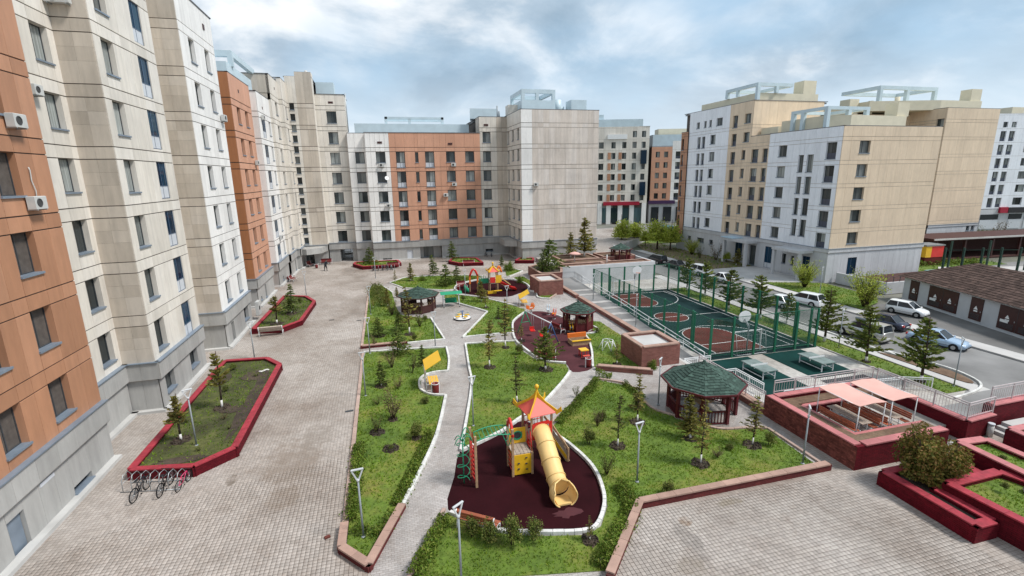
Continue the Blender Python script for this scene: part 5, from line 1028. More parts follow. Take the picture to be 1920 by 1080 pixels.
gazebo('small gazebo on the far terrace', (33.8, 65.6), 1.35, 1.7, 2.4, 6, .5, 0, False, .55, rail='slat')
# ---- near playset with tube slide
O = Vector((5.4, 18.9, 0)); ps = thing('playset', 'wooden playset with pagoda roof and pale yellow tube slide', 'playset', O)
def pp(name, m, mat): return m.build(name, [X[k] for k in mat] if isinstance(mat, (list, tuple)) else X[mat], ps, tuple(-O))
TX, TY, hw = 6.2, 19.75, .5; tw = R(8)
def TC(a, b_, z): ca, sa = math.cos(tw), math.sin(tw); return (TX+a*ca-b_*sa, TY+a*sa+b_*ca, z)
for a in (-hw, hw):
    for b_ in (-hw, hw): pp('post', M().bar(TC(a, b_, 0), TC(a, b_, 2.6), .09), 'wood')
pp('platform', M().prism([TC(-.5, -.5, 0)[:2], TC(.5, -.5, 0)[:2], TC(.5, .5, 0)[:2], TC(-.5, .5, 0)[:2]], 1.2, 1.28), 'deck')
E = [TC(a, b_, 2.5) for a, b_ in ((-.68, -.68), (.68, -.68), (.68, .68), (-.68, .68))]; A = TC(0, 0, 3.12)
for i in range(4):
    m = M(); q_ = [Vector(E[i]), Vector(E[(i+1) % 4]), Vector(A)]; m.poly(q_); m.poly([v-Vector((0, 0, .03)) for v in q_][::-1]); pp('roof_panel', m, 'coral')
    e, c = Vector(E[i]), Vector(A); out = (e-c); out.z = 0; out.normalize(); tg = Vector((-out.y, out.x, 0))*.02
    prof = [c+Vector((0, 0, .42)), c+Vector((0, 0, .12))+out*.12, c.lerp(e, .45)+Vector((0, 0, .1)), e+Vector((0, 0, .12))+out*.02, e+out*.2+Vector((0, 0, .32)), e+out*.24+Vector((0, 0, .1)), e+Vector((0, 0, -.12)), c.lerp(e, .5)-Vector((0, 0, .05)), c-Vector((0, 0, .05))]
    m = M(); m.poly([v+tg for v in prof]); m.poly([v-tg for v in prof][::-1])
    for k in range(len(prof)): j = (k+1) % len(prof); m.poly([prof[k]+tg, prof[k]-tg, prof[j]-tg, prof[j]+tg])
    pp('ridge_board', m, 'plastic_y')
pp('finial', M().lathe([(.05, 0), (.06, .25), (.03, .32), (.10, .4), (.10, .5), (.04, .56)], 10, c=(TX, TY, 3.15)), 'plastic_y')
TS = [(TX+.02, TY-.45, 1.62), (TX+.03, TY-.8, 1.57), (TX+.03, TY-1.4, 1.25), (TX+.02, TY-2.1, .85), (TX+.02, TY-2.7, .53), (TX+.03, TY-3.0, .44)]
TS = [tuple(v) for v in smooth(TS, 4)]
tb = M().tube(TS, .4, 20, caps=False); tb.tube(TS, .375, 20, caps=False); pp('slide_tube', tb, 'cream_pl')
for k in (2, 7, 11, 15, 19):
    d = (Vector(TS[min(k+1, len(TS)-1)])-Vector(TS[k-1])).normalized()*.025; pp('flange', M().tube([Vector(TS[k])-d, Vector(TS[k])+d], .435, 20), 'cream_pl')
ex = M(); P0 = Vector(TS[-1]); dirs = Vector((.02, -1, -.02)).normalized(); rg = []
for k, (s_, r_, op) in enumerate(((0, .4, 0), (.1, .47, .0), (.28, .53, .6), (.5, .52, .92), (.66, .5, 1.05))):
    c = P0+dirs*s_; ring = []
    for j in range(19):
        a = math.pi/2+op+(2*math.pi-2*op)*j/18; ring.append((c.x+r_*math.cos(a), c.y, c.z-.02+r_*math.sin(a)*.95))
    rg.append(ring)
ex.grid(rg, close=False); ex.grid([[(x*1.0+(.03 if x > P0.x else -.03), y, z-.03) for x, y, z in r_] for r_ in rg], close=False); ex.tube(rg[-1], .03, 6); ex.tube([r_[0] for r_ in rg], .03, 6); ex.tube([r_[-1] for r_ in rg], .03, 6); pp('slide_exit', ex, 'cream_pl')
pp('exit_foot', M().box(P0.x-.3, P0.y-.62, .0, P0.x+.3, P0.y-.1, .08), 'cream_pl')
m = M()
for a0, a1, z0, z1 in ((-.5, -.36, 1.28, 2.05), (.36, .5, 1.28, 2.05), (-.36, .36, 1.95, 2.1)): m.grid([[TC(a0, -.56, z0), TC(a1, -.56, z0), TC(a1, -.56, z1), TC(a0, -.56, z1)], [TC(a0, -.5, z0), TC(a1, -.5, z0), TC(a1, -.5, z1), TC(a0, -.5, z1)]], sm=False, cap0=True, cap1=True)
pp('slide_frame', m, 'red_pl')
for k in range(6):
    pp('guard_bar', M().tube([TC(-.42+.17*k, .5, 1.4), TC(-.42+.17*k, .5, 2.0)], .015, 5), 'red_pl')
for z in (1.4, 1.7, 2.0): pp('guard_rail', M().tube([TC(-.5, .5, z), TC(.5, .5, z)], .02, 5), 'red_pl')
for a in (-.28, .28):                                             # stair on the right
    p, q_ = Vector(TC(.52, a, 1.25)), Vector((7.5+a*.1, 19.3+a*1.1, .03)); pp('stair_string', M().bar(p, q_, .05, .18), 'wood'); pp('handrail', M().bar(p+Vector((0, 0, .62)), q_+Vector((0, 0, .62)), .05, .1), 'wood')
    pp('newel', M().bar(q_, q_+Vector((0, 0, .7)), .08), 'wood'); pp('side_board', M().bar(p+Vector((0, 0, .32)), q_+Vector((0, 0, .32)), .03, .14), 'deck')
for k in range(6):
    t = (k+.5)/6; p, q_ = Vector(TC(.52, -.28, 1.25)).lerp(Vector((7.47, 19.0, .03)), t), Vector(TC(.52, .28, 1.25)).lerp(Vector((7.53, 19.6, .03)), t); pp('tread', M().bar(p, q_, .16, .04), 'deck')
pp('stair_panel', M().poly([(6.85, 19.4, .95), (7.4, 19.0, .12), (7.4, 19.0, .34), (6.85, 19.4, 1.2)]), 'plastic_y')
BX0, BX1, BY0, BY1, BH = 4.72, 5.6, 18.58, 19.45, 1.03              # climbing box
pp('climbing_panel', M().box(BX0, BY0-.03, .08, BX1, BY0+.02, BH), 'plastic_y'); pp('rear_panel', M().box(BX0, BY1-.02, .08, BX1, BY1+.03, BH), 'plastic_y')
for x, z in ((.25, .55), (.25, .28), (.6, .78), (.6, .5), (.62, .22)): pp('hand_hold', M().box(BX0+x-.04, BY0-.06, z+.06, BX0+x+.05, BY0-.028, z+.11), 'frame')
for k in range(5): pp('deck_plank', M().box(BX0+.01+k*.175, BY0, BH, BX0+.17+k*.175, BY1, BH+.05), 'deck')
for x, y in ((BX0, BY0), (BX0, BY1)): pp('post', M().box(x-.05, y-.05, 0, x+.05, y+.05, 2.3), 'wood')
for x, y in ((BX1, BY0), (BX1, BY1)): pp('post', M().box(x-.05, y-.05, 0, x+.05, y+.05, 1.1 if y == BY0 else 1.95), 'wood')
for k in range(4): pp('rung', M().tube([(BX0, BY0, .2+.22*k), (BX0, BY1, .2+.22*k)], .022, 6), 'red_pl')
def archm(p, q_, z0, rise, r_=.05, n=10, wd=None):
    p, q_ = Vector(p), Vector(q_); pts = []
    for k in range(n+1): t = k/n; v = p.lerp(q_, t); pts.append((v.x, v.y, z0+rise*math.sin(math.pi*t)))
    return M().tube(pts, r_, 6)
pp('arch', archm((BX0, BY0-.05, 0), (BX0, BY1+.05, 0), 1.95, .62, .07), 'red_pl')
m = M(); m.box(4.78, BY1-.015, 1.1, 5.55, BY1+.02, 1.3).box(4.78, BY1-.015, 1.65, 5.55, BY1+.02, 1.85).box(4.78, BY1-.015, 1.3, 4.93, BY1+.02, 1.65).box(5.4, BY1-.015, 1.3, 5.55, BY1+.02, 1.65); pp('porthole_panel', m, 'plastic_y')
pp('porthole_ring', M().tube([(5.165+.2*math.cos(a), BY1, 1.475+.2*math.sin(a)) for a in [k*math.pi/9 for k in range(18)]], .04, 6, closed=True), 'green_pl'); pp('porthole', M().poly([(5.165+.2*math.cos(a), BY1+.01, 1.475+.2*math.sin(a)) for a in [k*math.pi/9 for k in range(18)]]), 'frame')
br0, br1 = Vector((BX1, 19.0, BH+.03)), Vector(TC(-.5, -.1, 1.28))
for s_ in (-.3, .3): pp('net_rail', M().tube([br0+Vector((0, s_, .55)), br1+Vector((0, s_, .5))], .02, 5), 'red_pl'); pp('bridge_string', M().bar(br0+Vector((0, s_, 0)), br1+Vector((0, s_, 0)), .05, .08), 'wood')
for k in range(4):
    t = k/3; c = br0.lerp(br1, t); pp('bridge_plank', M().bar(c+Vector((0, -.3, 0)), c+Vector((0, .3, 0)), .14, .04), 'red_pl')
    for s_ in (-.3, .3): pp('net_rope', M().tube([c+Vector((0, s_, .02)), c+Vector((0, s_, .53))], .014, 4), 'red_pl')
L0, L1 = (3.03, 18.28), (2.95, 19.12)                              # free-standing ladder on the left
for x, y in (L0, L1): pp('post', M().box(x-.05, y-.05, 0, x+.05, y+.05, 2.4), 'wood')
for k in range(8): pp('rung', M().tube([(*L0, .2+.22*k), (*L1, .2+.22*k)], .022, 6), 'red_pl')
for s_ in (-.03, .03): pp('ladder_string', M().tube([(L0[0]+s_, L0[1]+.2, .1), (L0[0]+s_, L0[1]+.2, 1.9)], .02, 5).tube([(L1[0]+s_, L1[1]-.2, .1), (L1[0]+s_, L1[1]-.2, 1.9)], .02, 5), 'red_pl')
m = M(); m.poly([(2.98, 18.42, 1.95), (2.95, 19.0, 1.95), (2.97, 18.7, 2.45)]); m.poly([(3.01, 18.42, 1.95), (2.98, 19.0, 1.95), (3.0, 18.7, 2.45)][::-1]); pp('gable_board', m, 'orange_pl')
for s_ in (0, 1):                                                  # green overhead ladder
    p, q_ = Vector((3.0, 18.32+.76*s_, 2.12)), Vector((4.72, 18.6+.84*s_, 2.05)); pp('overhead_rail', M().tube([p.lerp(q_, k/8)+Vector((0, 0, .14*math.sin(math.pi*k/8))) for k in range(9)], .024, 6), 'green_pl')
for k in range(9):
    t = (k+.5)/9; z = .14*math.sin(math.pi*t); p, q_ = Vector((3.0, 18.32, 2.12+z)).lerp(Vector((4.72, 18.6, 2.05+z)), t), Vector((3.0, 19.08, 2.12+z)).lerp(Vector((4.72, 19.44, 2.05+z)), t); pp('overhead_rung', M().tube([p, q_], .018, 5), 'green_pl')
pp('spiral_pole', M().tube([(2.55, 18.7, 0), (2.55, 18.7, 2.1)], .03, 6), 'green_pl')
pp('spiral', M().tube([(2.55+.26*math.cos(a), 18.7+.26*math.sin(a), .1+a*.082) for a in [k*.35 for k in range(66)]], .02, 5), 'green_pl')
for a in (0, 1.2, 2.4, 3.6, 4.8): pp('fan_arm', M().tube([(2.55+.4*s_*math.cos(a), 18.7+.4*s_*math.sin(a), 2.0+.25*math.sin(math.pi*s_)) for s_ in (0, .25, .5, .75, 1)], .02, 5), 'green_pl')
for s_ in (0, 1): pp('top_loop', archm((2.95, 18.3+.8*s_, 0), (2.5, 18.6+.2*s_, 0), 2.1, .4, .022), 'green_pl'); pp('end_loop', archm((4.7, 18.7+.4*s_, 0), (4.4, 18.7+.4*s_, 0), 1.85, -.35, .02), 'green_pl')
M().poly([(x, y, .019) for x, y in [(6.2+(.52+.12*math.sin(3*k)+.08*math.sin(7*k+1))*math.cos(k*.3142), 15.68+(.26+.06*math.sin(5*k)+.04*math.cos(9*k))*math.sin(k*.3142)) for k in range(20)]]).build('worn_patch', X['rubber2'], bpy.data.objects['play_surface'])
# ---- far playset with red slide
O = Vector((*(11.67,53.70), 0)); ps = thing('playset', 'colourful playset with red slide and orange arches far down the garden', 'playset', O); x0, y0 = O.x, O.y
for a in (-.45, .45):
    for c in (-.4, .4): pp('post', M().box(x0+a-.05, y0+c-.05, 0, x0+a+.05, y0+c+.05, 2.5), 'wood')
pp('platform', M().box(x0-.5, y0-.45, 1.0, x0+.5, y0+.45, 1.08), 'deck'); pp('red_panel', M().box(x0-.42, y0-.47, 1.1, x0+.15, y0-.43, 1.75), 'red_pl'); pp('yellow_panel', M().box(x0+.2, y0-.47, 1.05, x0+.9, y0-.43, 1.95), 'plastic_y')
E = [(x0-.6, y0-.55, 2.35), (x0+.6, y0-.55, 2.35), (x0+.6, y0+.55, 2.35), (x0-.6, y0+.55, 2.35)]; A = (x0, y0, 2.95)
for i in range(4): pp('roof_panel', M().poly([E[i], E[(i+1) % 4], A]), 'coral'); pp('ridge_board', M().bar(E[i], A, .14, .14), 'plastic_y'); pp('roof_horn', M().tube([Vector(E[i]), Vector(E[i])+Vector((.12 if E[i][0] > x0 else -.12, 0, .3))], [.09, .03], 5), 'plastic_y')
pp('finial', M().lathe([(.1, 0), (.07, .3), (.14, .42), (.05, .55)], 8, c=(x0, y0, 2.9)), 'plastic_y')
sl = [(x0+.55, y0-.1, 1.08), (x0+1.2, y0-.2, .8), (x0+2.0, y0-.35, .3), (x0+2.6, y0-.45, .14)]; m = M(); m.grid([[(x, y-.3, z+.22), (x, y-.28, z), (x, y+.28, z), (x, y+.3, z+.22)] for x, y, z in sl], close=False); m.grid([[(x, y-.34, z+.22), (x, y-.34, z-.06), (x, y+.34, z-.06), (x, y+.34, z+.22)] for x, y, z in sl], close=False); pp('slide', m, 'red_pl')
for s_ in (-.35, .35): pp('stair_rail', M().bar((x0+.5, y0+.9+s_, 1.9), (x0+2.2, y0+.9+s_, .5), .07, .1), 'cream_pl'); pp('stair_string', M().bar((x0+.5, y0+.9+s_, 1.1), (x0+2.2, y0+.9+s_, .03), .05, .16), 'wood')
for k in range(6): pp('tread', M().bar((x0+.6+.28*k, y0+.55, .98-.175*k), (x0+.6+.28*k, y0+1.25, .98-.175*k), .18, .04), 'deck')
pp('arch', archm((x0+.5, y0+.4, 0), (x0+1.1, y0+.4, 0), 2.1, .7, .12), 'orange_pl')
for dx in (-2.6, -1.7):
    pp('post', M().box(x0+dx-.06, y0+.6, 0, x0+dx+.06, y0+.72, 2.0), 'wood'); pp('arch_leg', M().box(x0+dx-.1, y0+.56, .9, x0+dx+.1, y0+.6, 1.9), 'orange_pl')
pp('arch', archm((x0-2.6, y0+.6, 0), (x0-1.7, y0+.6, 0), 1.85, .75, .12), 'red_pl'); pp('bridge_deck', M().box(x0-1.7, y0+.2, .95, x0-.5, y0+.8, 1.03), 'green_pl'); pp('bridge_side', M().box(x0-1.6, y0+.16, 1.05, x0-.5, y0+.2, 1.55), 'green_pl')
for k in range(5): pp('bridge_post', M().bar((x0-1.6+.26*k, y0+.18, 1.0), (x0-1.6+.26*k, y0+.18, 1.9-.12*abs(k-2)), .05), 'green_pl')
for k in range(4): pp('step_post', M().cyl(x0-2.9-.1*k, y0+.1+.25*k, 0, .55+.1*k, .07, n=6), 'green_pl')
pp('play_counter', M().box(x0-.9, y0-1.2, .0, x0+.1, y0-1.15, .35).box(x0-.2, y0-1.4, .3, x0+.7, y0-1.1, .36), 'plastic_y')
# ---- swings, riders and small play things
O = Vector((*(10.99,38.16), 0)); ps = thing('swing_set', 'green two seat swing set with red seats', 'swing', O); f0, f1 = Vector((O.x, O.y, 0)), Vector((O.x+.9, O.y-4.0, 0)); bd = (f1-f0).normalized(); sd_ = Vector((-bd.y, bd.x, 0)); H_ = Vector((0, 0, 1.85))
for f, mt in ((f0, 'green_pl'), (f1, 'blue_pl')):
    for s_ in (-.75, .75): pp('leg', M().tube([f+sd_*s_, f+H_], .04, 6), mt)
    pp('cross_bar', M().tube([f+sd_*.4+H_*.47, f-sd_*.4+H_*.47], .025, 5), mt)
pp('top_beam', M().tube([f0+H_, f1+H_], .045, 6), 'wpaint')
for t in (.3, .7):
    c = f0.lerp(f1, t); pp('seat', M().box(c.x-.2, c.y-.2, .42, c.x+.2, c.y+.2, .5).box(c.x-.2, c.y+.16, .5, c.x+.2, c.y+.2, .75), 'red_pl')
    for s_ in (-.18, .18): pp('chain', M().tube([c+bd*s_+H_, c+bd*s_+Vector((0, 0, .5))], .012, 4), 'steel')
def rider(loc, label, mt, m2='wpaint', rz=0):
    t = thing('spring_rider', label, 'spring rider', (*loc, 0), rz, 'spring riders')
    M().tube([(.1*math.cos(a), .1*math.sin(a), .02+a*.018) for a in [k*.5 for k in range(40)]], .02, 5).build('spring', X['black'], t)
    m = M(); pr_ = [(-.42, .42), (-.3, .36), (.28, .36), (.45, .62), (.3, .95), (.12, .85), (.1, .62), (-.2, .6), (-.42, .85), (-.5, .6)]
    for s_ in (-.12, .09): m.grid([[(x, s_, z) for x, z in pr_], [(x, s_+.03, z) for x, z in pr_]], sm=False, cap0=True, cap1=True)
    m.build('side_panel', X[mt], t); M().box(-.25, -.13, .5, .15, .13, .56).build('seat', X[m2], t); M().tube([(.2, -.25, .8), (.2, .25, .8)], .018, 5).build('handle', X['steel'], t); M().cyl(0, 0, 0, .03, .16).build('base_plate', X['steel'], t)
rider((13.16,43.74), 'orange spring rider at the far edge of the worn play area', 'orange_pl', rz=.4); rider((14.54,42.51), 'pale blue and white spring rider', 'ltblue', rz=1.2); rider((14.60,41.00), 'red spring rider beside the pale blue one', 'red_pl', 'plastic_y', 1.0); rider((14.54,36.58), 'yellow figure rider next to the sand box', 'plastic_y', 'blue_pl', 1.3)
O = Vector((*(14.21,34.03), 0)); ps = thing('sand_box', 'orange wooden sand box by the gazebo', 'sand box', O)
for a in ((-.75, -.5, .75, -.45), (-.75, .45, .75, .5), (-.75, -.45, -.7, .45), (.7, -.45, .75, .45)): pp('side_board', M().box(O.x+a[0], O.y+a[1], 0, O.x+a[2], O.y+a[3], .38), 'wood')
pp('lid', M().box(O.x-.78, O.y+.46, .38, O.x+.78, O.y+.62, .72), 'orange_pl'); pp('corner_seat', M().box(O.x-.78, O.y-.56, .38, O.x+.78, O.y-.36, .43), 'plastic_y'); pp('sand', M().box(O.x-.7, O.y-.45, .02, O.x+.7, O.y+.45, .12), 'bed')
O = Vector((*(13.44,31.34), 0)); ps = thing('play_table', 'small play table with yellow top and red legs', 'table', O); pp('table_top', M().box(O.x-.3, O.y-.3, .5, O.x+.3, O.y+.3, .56), 'plastic_y'); pp('seat', M().box(O.x-.25, O.y-.65, .22, O.x+.25, O.y-.45, .27), 'coral')
for a in (-.24, .24):
    for c in (-.24, .24): pp('leg', M().bar((O.x+a, O.y+c, 0), (O.x+a, O.y+c, .5), .05), 'red_pl')
def litterbin(loc, label, s_=1., z=0):
    t = thing('litter_bin', label, 'bin', (*loc, z), .2, 'maroon litter bins'); t.scale = (s_,)*3
    M().lathe([(.17, .06), (.2, .12), (.22, .62), (.2, .66), (.16, .66), (.15, .3)], 12).build('bin_body', X['binred'], t); M().tube(hoop(0, 0, .64, .215, 14), .02, 5, closed=True).build('rim', X['wpaint'], t)
    for s2 in (-.23, .23): M().box(s2-.02, -.03, 0, s2+.02, .03, .7).build('leg', X['wpaint'], t)
litterbin((12.96,29.35), 'maroon litter bin at the mouth of the worn play area'); litterbin((2.32,28.13), 'maroon litter bin below the yellow canopy bench', 1.05); litterbin((7.81,55.29), 'maroon litter bin at the far play area', .9); litterbin((-10.19,76.72), 'maroon litter bin beside the red bench', .95); litterbin((-12.72,68.38), 'maroon litter bin against the far left block', .9)
O = Vector((*(6.45,43.63), 0)); ps = thing('merry_go_round', 'small merry go round with yellow seats', 'merry go round', O); pp('disc', M().cyl(O.x, O.y, .08, .16, .78, n=24), 'wpaint'); pp('rim', M().tube(hoop(O.x, O.y, .1, .78, 24), .04, 6, closed=True), 'black'); pp('centre_post', M().cyl(O.x, O.y, .16, .75, .06), 'blue_pl'); pp('wheel', M().tube(hoop(O.x, O.y, .75, .2, 14), .02, 5, closed=True), 'blue_pl')
for k in range(4): a = k*math.pi/2+.4; c = (O.x+.52*math.cos(a), O.y+.52*math.sin(a)); pp('seat', M().box(c[0]-.2, c[1]-.14, .3, c[0]+.2, c[1]+.14, .36, rot=a), 'plastic_y'); pp('seat_back', M().tube([(c[0]+.15*math.cos(a+s_), c[1]+.15*math.sin(a+s_), .5) for s_ in (-1.3, -.6, 0, .6, 1.3)], .02, 5), 'green_pl')
O = Vector((*(6.08,48.58), 0)); ps = thing('bench_swing', 'green bench swing by the brown gazebo', 'swing', O)
for a in (-.8, .8):
    for c in (-.5, .5): pp('leg', M().tube([(O.x+a, O.y+c, 0), (O.x+a, O.y, 1.5)], .03, 6), 'wpaint'); pp('foot', M().cyl(O.x+a, O.y+c, 0, .05, .07, n=8), 'black')
pp('canopy', M().grid([[(O.x-1.1, O.y+c, z), (O.x+1.1, O.y+c, z)] for c, z in ((-.6, 1.38), (-.3, 1.52), (0, 1.56), (.3, 1.52), (.6, 1.38))], close=False), 'green_pl'); pp('seat', M().box(O.x-.6, O.y-.2, .42, O.x+.6, O.y+.2, .47), 'green_pl'); pp('seat_back', M().box(O.x-.6, O.y+.2, .47, O.x+.6, O.y+.24, .85), 'green_pl')
for a in (-.6, .6): pp('hanger', M().tube([(O.x+a, O.y, 1.5), (O.x+a, O.y, .45)], .015, 5), 'steel')
O = Vector((*(15.75,32.15), 0)); ps = thing('climbing_dome', 'white tubular climbing dome on the small lawn', 'climbing dome', O); tp = [(O.x+.42*math.cos(k*math.pi/3), O.y+.42*math.sin(k*math.pi/3), .72) for k in range(6)]; bt = [(O.x+.7*math.cos(k*math.pi/3+.5), O.y+.7*math.sin(k*math.pi/3+.5), .0) for k in range(6)]
for k in range(6): pp('top_tube', M().tube([tp[k], tp[(k+1) % 6]], .022, 5), 'wpaint'); pp('strut', M().tube([tp[k], bt[k]], .022, 5).tube([tp[k], bt[k-1]], .022, 5), 'wpaint')
# ---- benches
def bench(loc, rz, label, L=1.5, slat='slat', frame='wpaint', z=0, group='park benches'):
    t = thing('bench', label, 'bench', (*loc, z), rz, group); pf = [(-.02, .33), (.12, .40), (.26, .41), (.38, .40), (.46, .50), (.50, .62), (.53, .74), (.5, .82)]
    for k, (y, zz) in enumerate(pf):
        a = [0, .1, 0, -.2, -.9, -1.2, -1.3, .6][k]; c, s_ = .05*math.cos(a), .05*math.sin(a); M().grid([[(x, y-c, zz+s_), (x, y+c, zz-s_), (x, y+c, zz-s_+.025), (x, y-c, zz+s_+.025)] for x in (-L/2, L/2)], sm=False, cap0=True, cap1=True).build('slat', X[slat], t)
    for x in (-L/2+.03, L/2-.03): M().tube([(x, .0, 0), (x, -.03, .3), (x, .12, .37), (x, .38, .37), (x, .5, .6), (x, .55, .8), (x, .48, .86)], .03, 6).build('end_frame', X[frame], t); M().tube([(x, .42, .42), (x, .5, 0)], .022, 6).build('rear_leg', X[frame], t)
    return t
bench((2.75, 15.95), math.atan2(-.89, 1.23)+math.pi, 'slatted bench at the near edge of the slide play area', 1.6)
bench((-9.13,79.65), .0, 'red bench against the corner of the far left block', 1.7, 'binred'); bench((-11.07,78.43), 1.2, 'red bench end-on by the corner entrance', 1.3, 'binred'); bench((-10.03,44.07), math.pi+.05, 'pale bench in front of the smaller red planter', 1.9, 'deck'); bench((-11.84,67.72), 1.5, 'red bench along the far left block near the smaller planter', 1.5, 'binred')
bench((11.80,70.63), 0.05, 'red bench in front of the planter under the orange wall', 1.8, 'binred'); bench((0.89,72.74), .1, 'bench with white ends beside the far bicycle rack', 1.8, 'binred'); bench((13.84,37.26), 1.9, 'maroon bench next to the lattice gazebo', 1.3, 'binred'); bench((8.52,56.21), .3, 'maroon bench on the far play surface', 1.2, 'binred')
bench((10.49,31.15), -.35, 'bench half hidden by the pine on the lawn edge', 1.4, 'binred')
def canopybench(loc, rz, label, h=1.75):
    t = thing('canopy_bench', label, 'bench', (*loc, 0), rz, 'yellow canopy benches'); m = M(); q_ = [(-.9, -.5, h+.28), (.9, -.5, h+.28), (.9, .5, h-.28), (-.9, .5, h-.28)]; m.grid([q_, [(x, y, z+.03) for x, y, z in q_]], sm=False, cap0=True, cap1=True); m.build('canopy', X['yellowroof'], t)
    for x in (-.6, .6): M().tube([(x, .45, 0), (x, .45, h-.25)], .03, 6).build('post', X['wpaint'], t); M().tube([(x, -.35, 0), (x, -.35, .4), (x, .45, .4)], .025, 6).build('seat_frame', X['wpaint'], t); M().tube([(x, -.4, h+.2), (x, .45, h-.3)], .02, 5).build('brace', X['wpaint'], t)
    for k in range(4): M().box(-.65, -.34+.16*k, .4, .65, -.21+.16*k, .44).build('seat_slat', X['plastic_y'], t)
    for k in range(2): M().box(-.65, .4, .58+.16*k, .65, .43, .7+.16*k).build('back_slat', X['plastic_y'], t)
canopybench((2.27,29.28), R(90), 'bench under a tilted yellow canopy in the lawn recess', 1.75); canopybench((13.29,46.64), R(80), 'bench under a tilted yellow canopy by the far play area', 1.15)
# ---- sports court furniture
fc = thing('court_fence', 'tall green post and wire fence round the sports court', 'fence', (24.2, 31.3, LZ)); FO = -fc.location
def fpost(x, y, h=3.35): M().box(x-.085, y-.06, LZ, x+.085, y+.06, LZ+h, ).box(x-.1, y-.1, LZ, x+.1, y+.1, LZ+.03).build('post', X['dgreen'], fc, FO)
COR = [(24.2, 53.7), (24.2, 31.35), (34.45, 31.35), (34.45, 53.7), (24.2, 53.7)]
for (ax, ay), (bx, by), n in zip(COR, COR[1:], (10, 5, 10, 5)):
    for k in range(n): fpost(ax+(bx-ax)*k/n, ay+(by-ay)*k/n)
    for z in (3.3, .25): M().tube([(ax, ay, LZ+z), (bx, by, LZ+z)], .022, 5).build('rail', X['dgreen'], fc, FO)
    wm = M()
    for k in range(1, 26): wm.tube([(ax, ay, LZ+.25+k*.12), (bx, by, LZ+.25+k*.12)], .008, 3, caps=False)
    LL_ = math.dist((ax, ay), (bx, by)); nw = int(LL_/.12)
    for k in range(1, nw): x, y = ax+(bx-ax)*k/nw, ay+(by-ay)*k/nw; wm.tube([(x, y, LZ+.25), (x, y, LZ+3.3)], .007, 3, caps=False)
    tag(wm.build('wire_mesh', X['wiregreen'], fc, FO), None, kind='stuff')
for x, y in ((24.35, 34.0), (34.3, 33.4), (33.9, 31.5)): fpost(x, y)
def goal(cx_, y, s_, label):
    t = thing('goal', label, 'goal', (cx_, y, LZ), 0, 'white goals'); w_, h, d = 1.4, 1.75, .75*s_
    for x in (-w_, w_): M().bar((x, 0, 0), (x, 0, h), .08).build('post', X['wpaint'], t); M().tube([(x, 0, h), (x, d*.6, h), (x, d, 0), (x, 0, .03)], .02, 5).build('side_frame', X['wpaint'], t)
    M().bar((-w_-.04, 0, h), (w_+.04, 0, h), .08).build('crossbar', X['wpaint'], t); M().tube([(-w_, d, .03), (w_, d, .03)], .02, 5).build('ground_bar', X['wpaint'], t)
    nm = M()
    for k in range(1, 14): x = -w_+2*w_*k/14; nm.tube([(x, 0, h), (x, d*.6, h), (x, d, 0)], .004, 3)
    for z in (.4, .8, 1.2, 1.55): nm.tube([(-w_, d*(1-.22*z), z), (w_, d*(1-.22*z), z)], .004, 3)
    tag(nm.build('net', X['wpaint'], t), None, kind='stuff')
goal(28.2, 32.1, -1, 'white goal at the near end of the court'); goal(27.9, 53.0, 1, 'white goal at the far end of the court')
def hoopstand(x, y, s_, label):
    t = thing('basketball_hoop', label, 'basketball hoop', (x, y, LZ), 0, 'basketball hoops'); M().tube([(0, 0, 0), (0, 0, 2.3), (0, .5*s_, 2.75)], .06, 8).build('pole', X['lampgrey'], t)
    M().poly([(.6*math.cos(a), .52*s_, 2.95+.5*math.sin(a)) for a in [k*math.pi/9 for k in range(18)]]).poly([(.6*math.cos(a), .555*s_, 2.95+.5*math.sin(a)) for a in [k*math.pi/9 for k in range(18)]]).build('backboard', X['wpaint'], t); M().tube(hoop(0, .8*s_, 2.65, .22, 14), .015, 5, closed=True).build('rim', X['orange_pl'], t)
    M().tube([(.05, 0, 2.0), (.05, .5*s_, 2.6)], .025, 5).build('brace', X['lampgrey'], t)
hoopstand(28.0, 31.75, 1, 'basketball hoop over the near goal'); hoopstand(29.6, 53.5, -1, 'basketball hoop over the far goal')
def pingpong(x, y, label):
    t = thing('table_tennis_table', label, 'table', (x, y, LZ), 0, 'outdoor table tennis tables'); M().box(-.62, -1.15, .66, .62, 1.15, .71).build('table_top', pm('weathered_green_top', (.17, .21, .20), .7, .3, 1.5), t); M().box(-.72, -.01, .71, .72, .01, .83).build('net', X['wpaint'], t)
    for a in (-.5, .5):
        for c in (-1., 1.): M().bar((a, c, 0), (a, c, .66), .06).build('leg', X['wpaint'], t)
        M().bar((a, -1., .2), (a, 1., .2), .045).build('side_stretcher', X['wpaint'], t)
    for c in (-1., 1.): M().bar((-.5, c, .45), (.5, c, .45), .045).build('end_stretcher', X['wpaint'], t)
pingpong(25.75, 27.8, 'table tennis table nearer to the courtyard'); pingpong(30.9, 27.8, 'table tennis table nearer to the street')
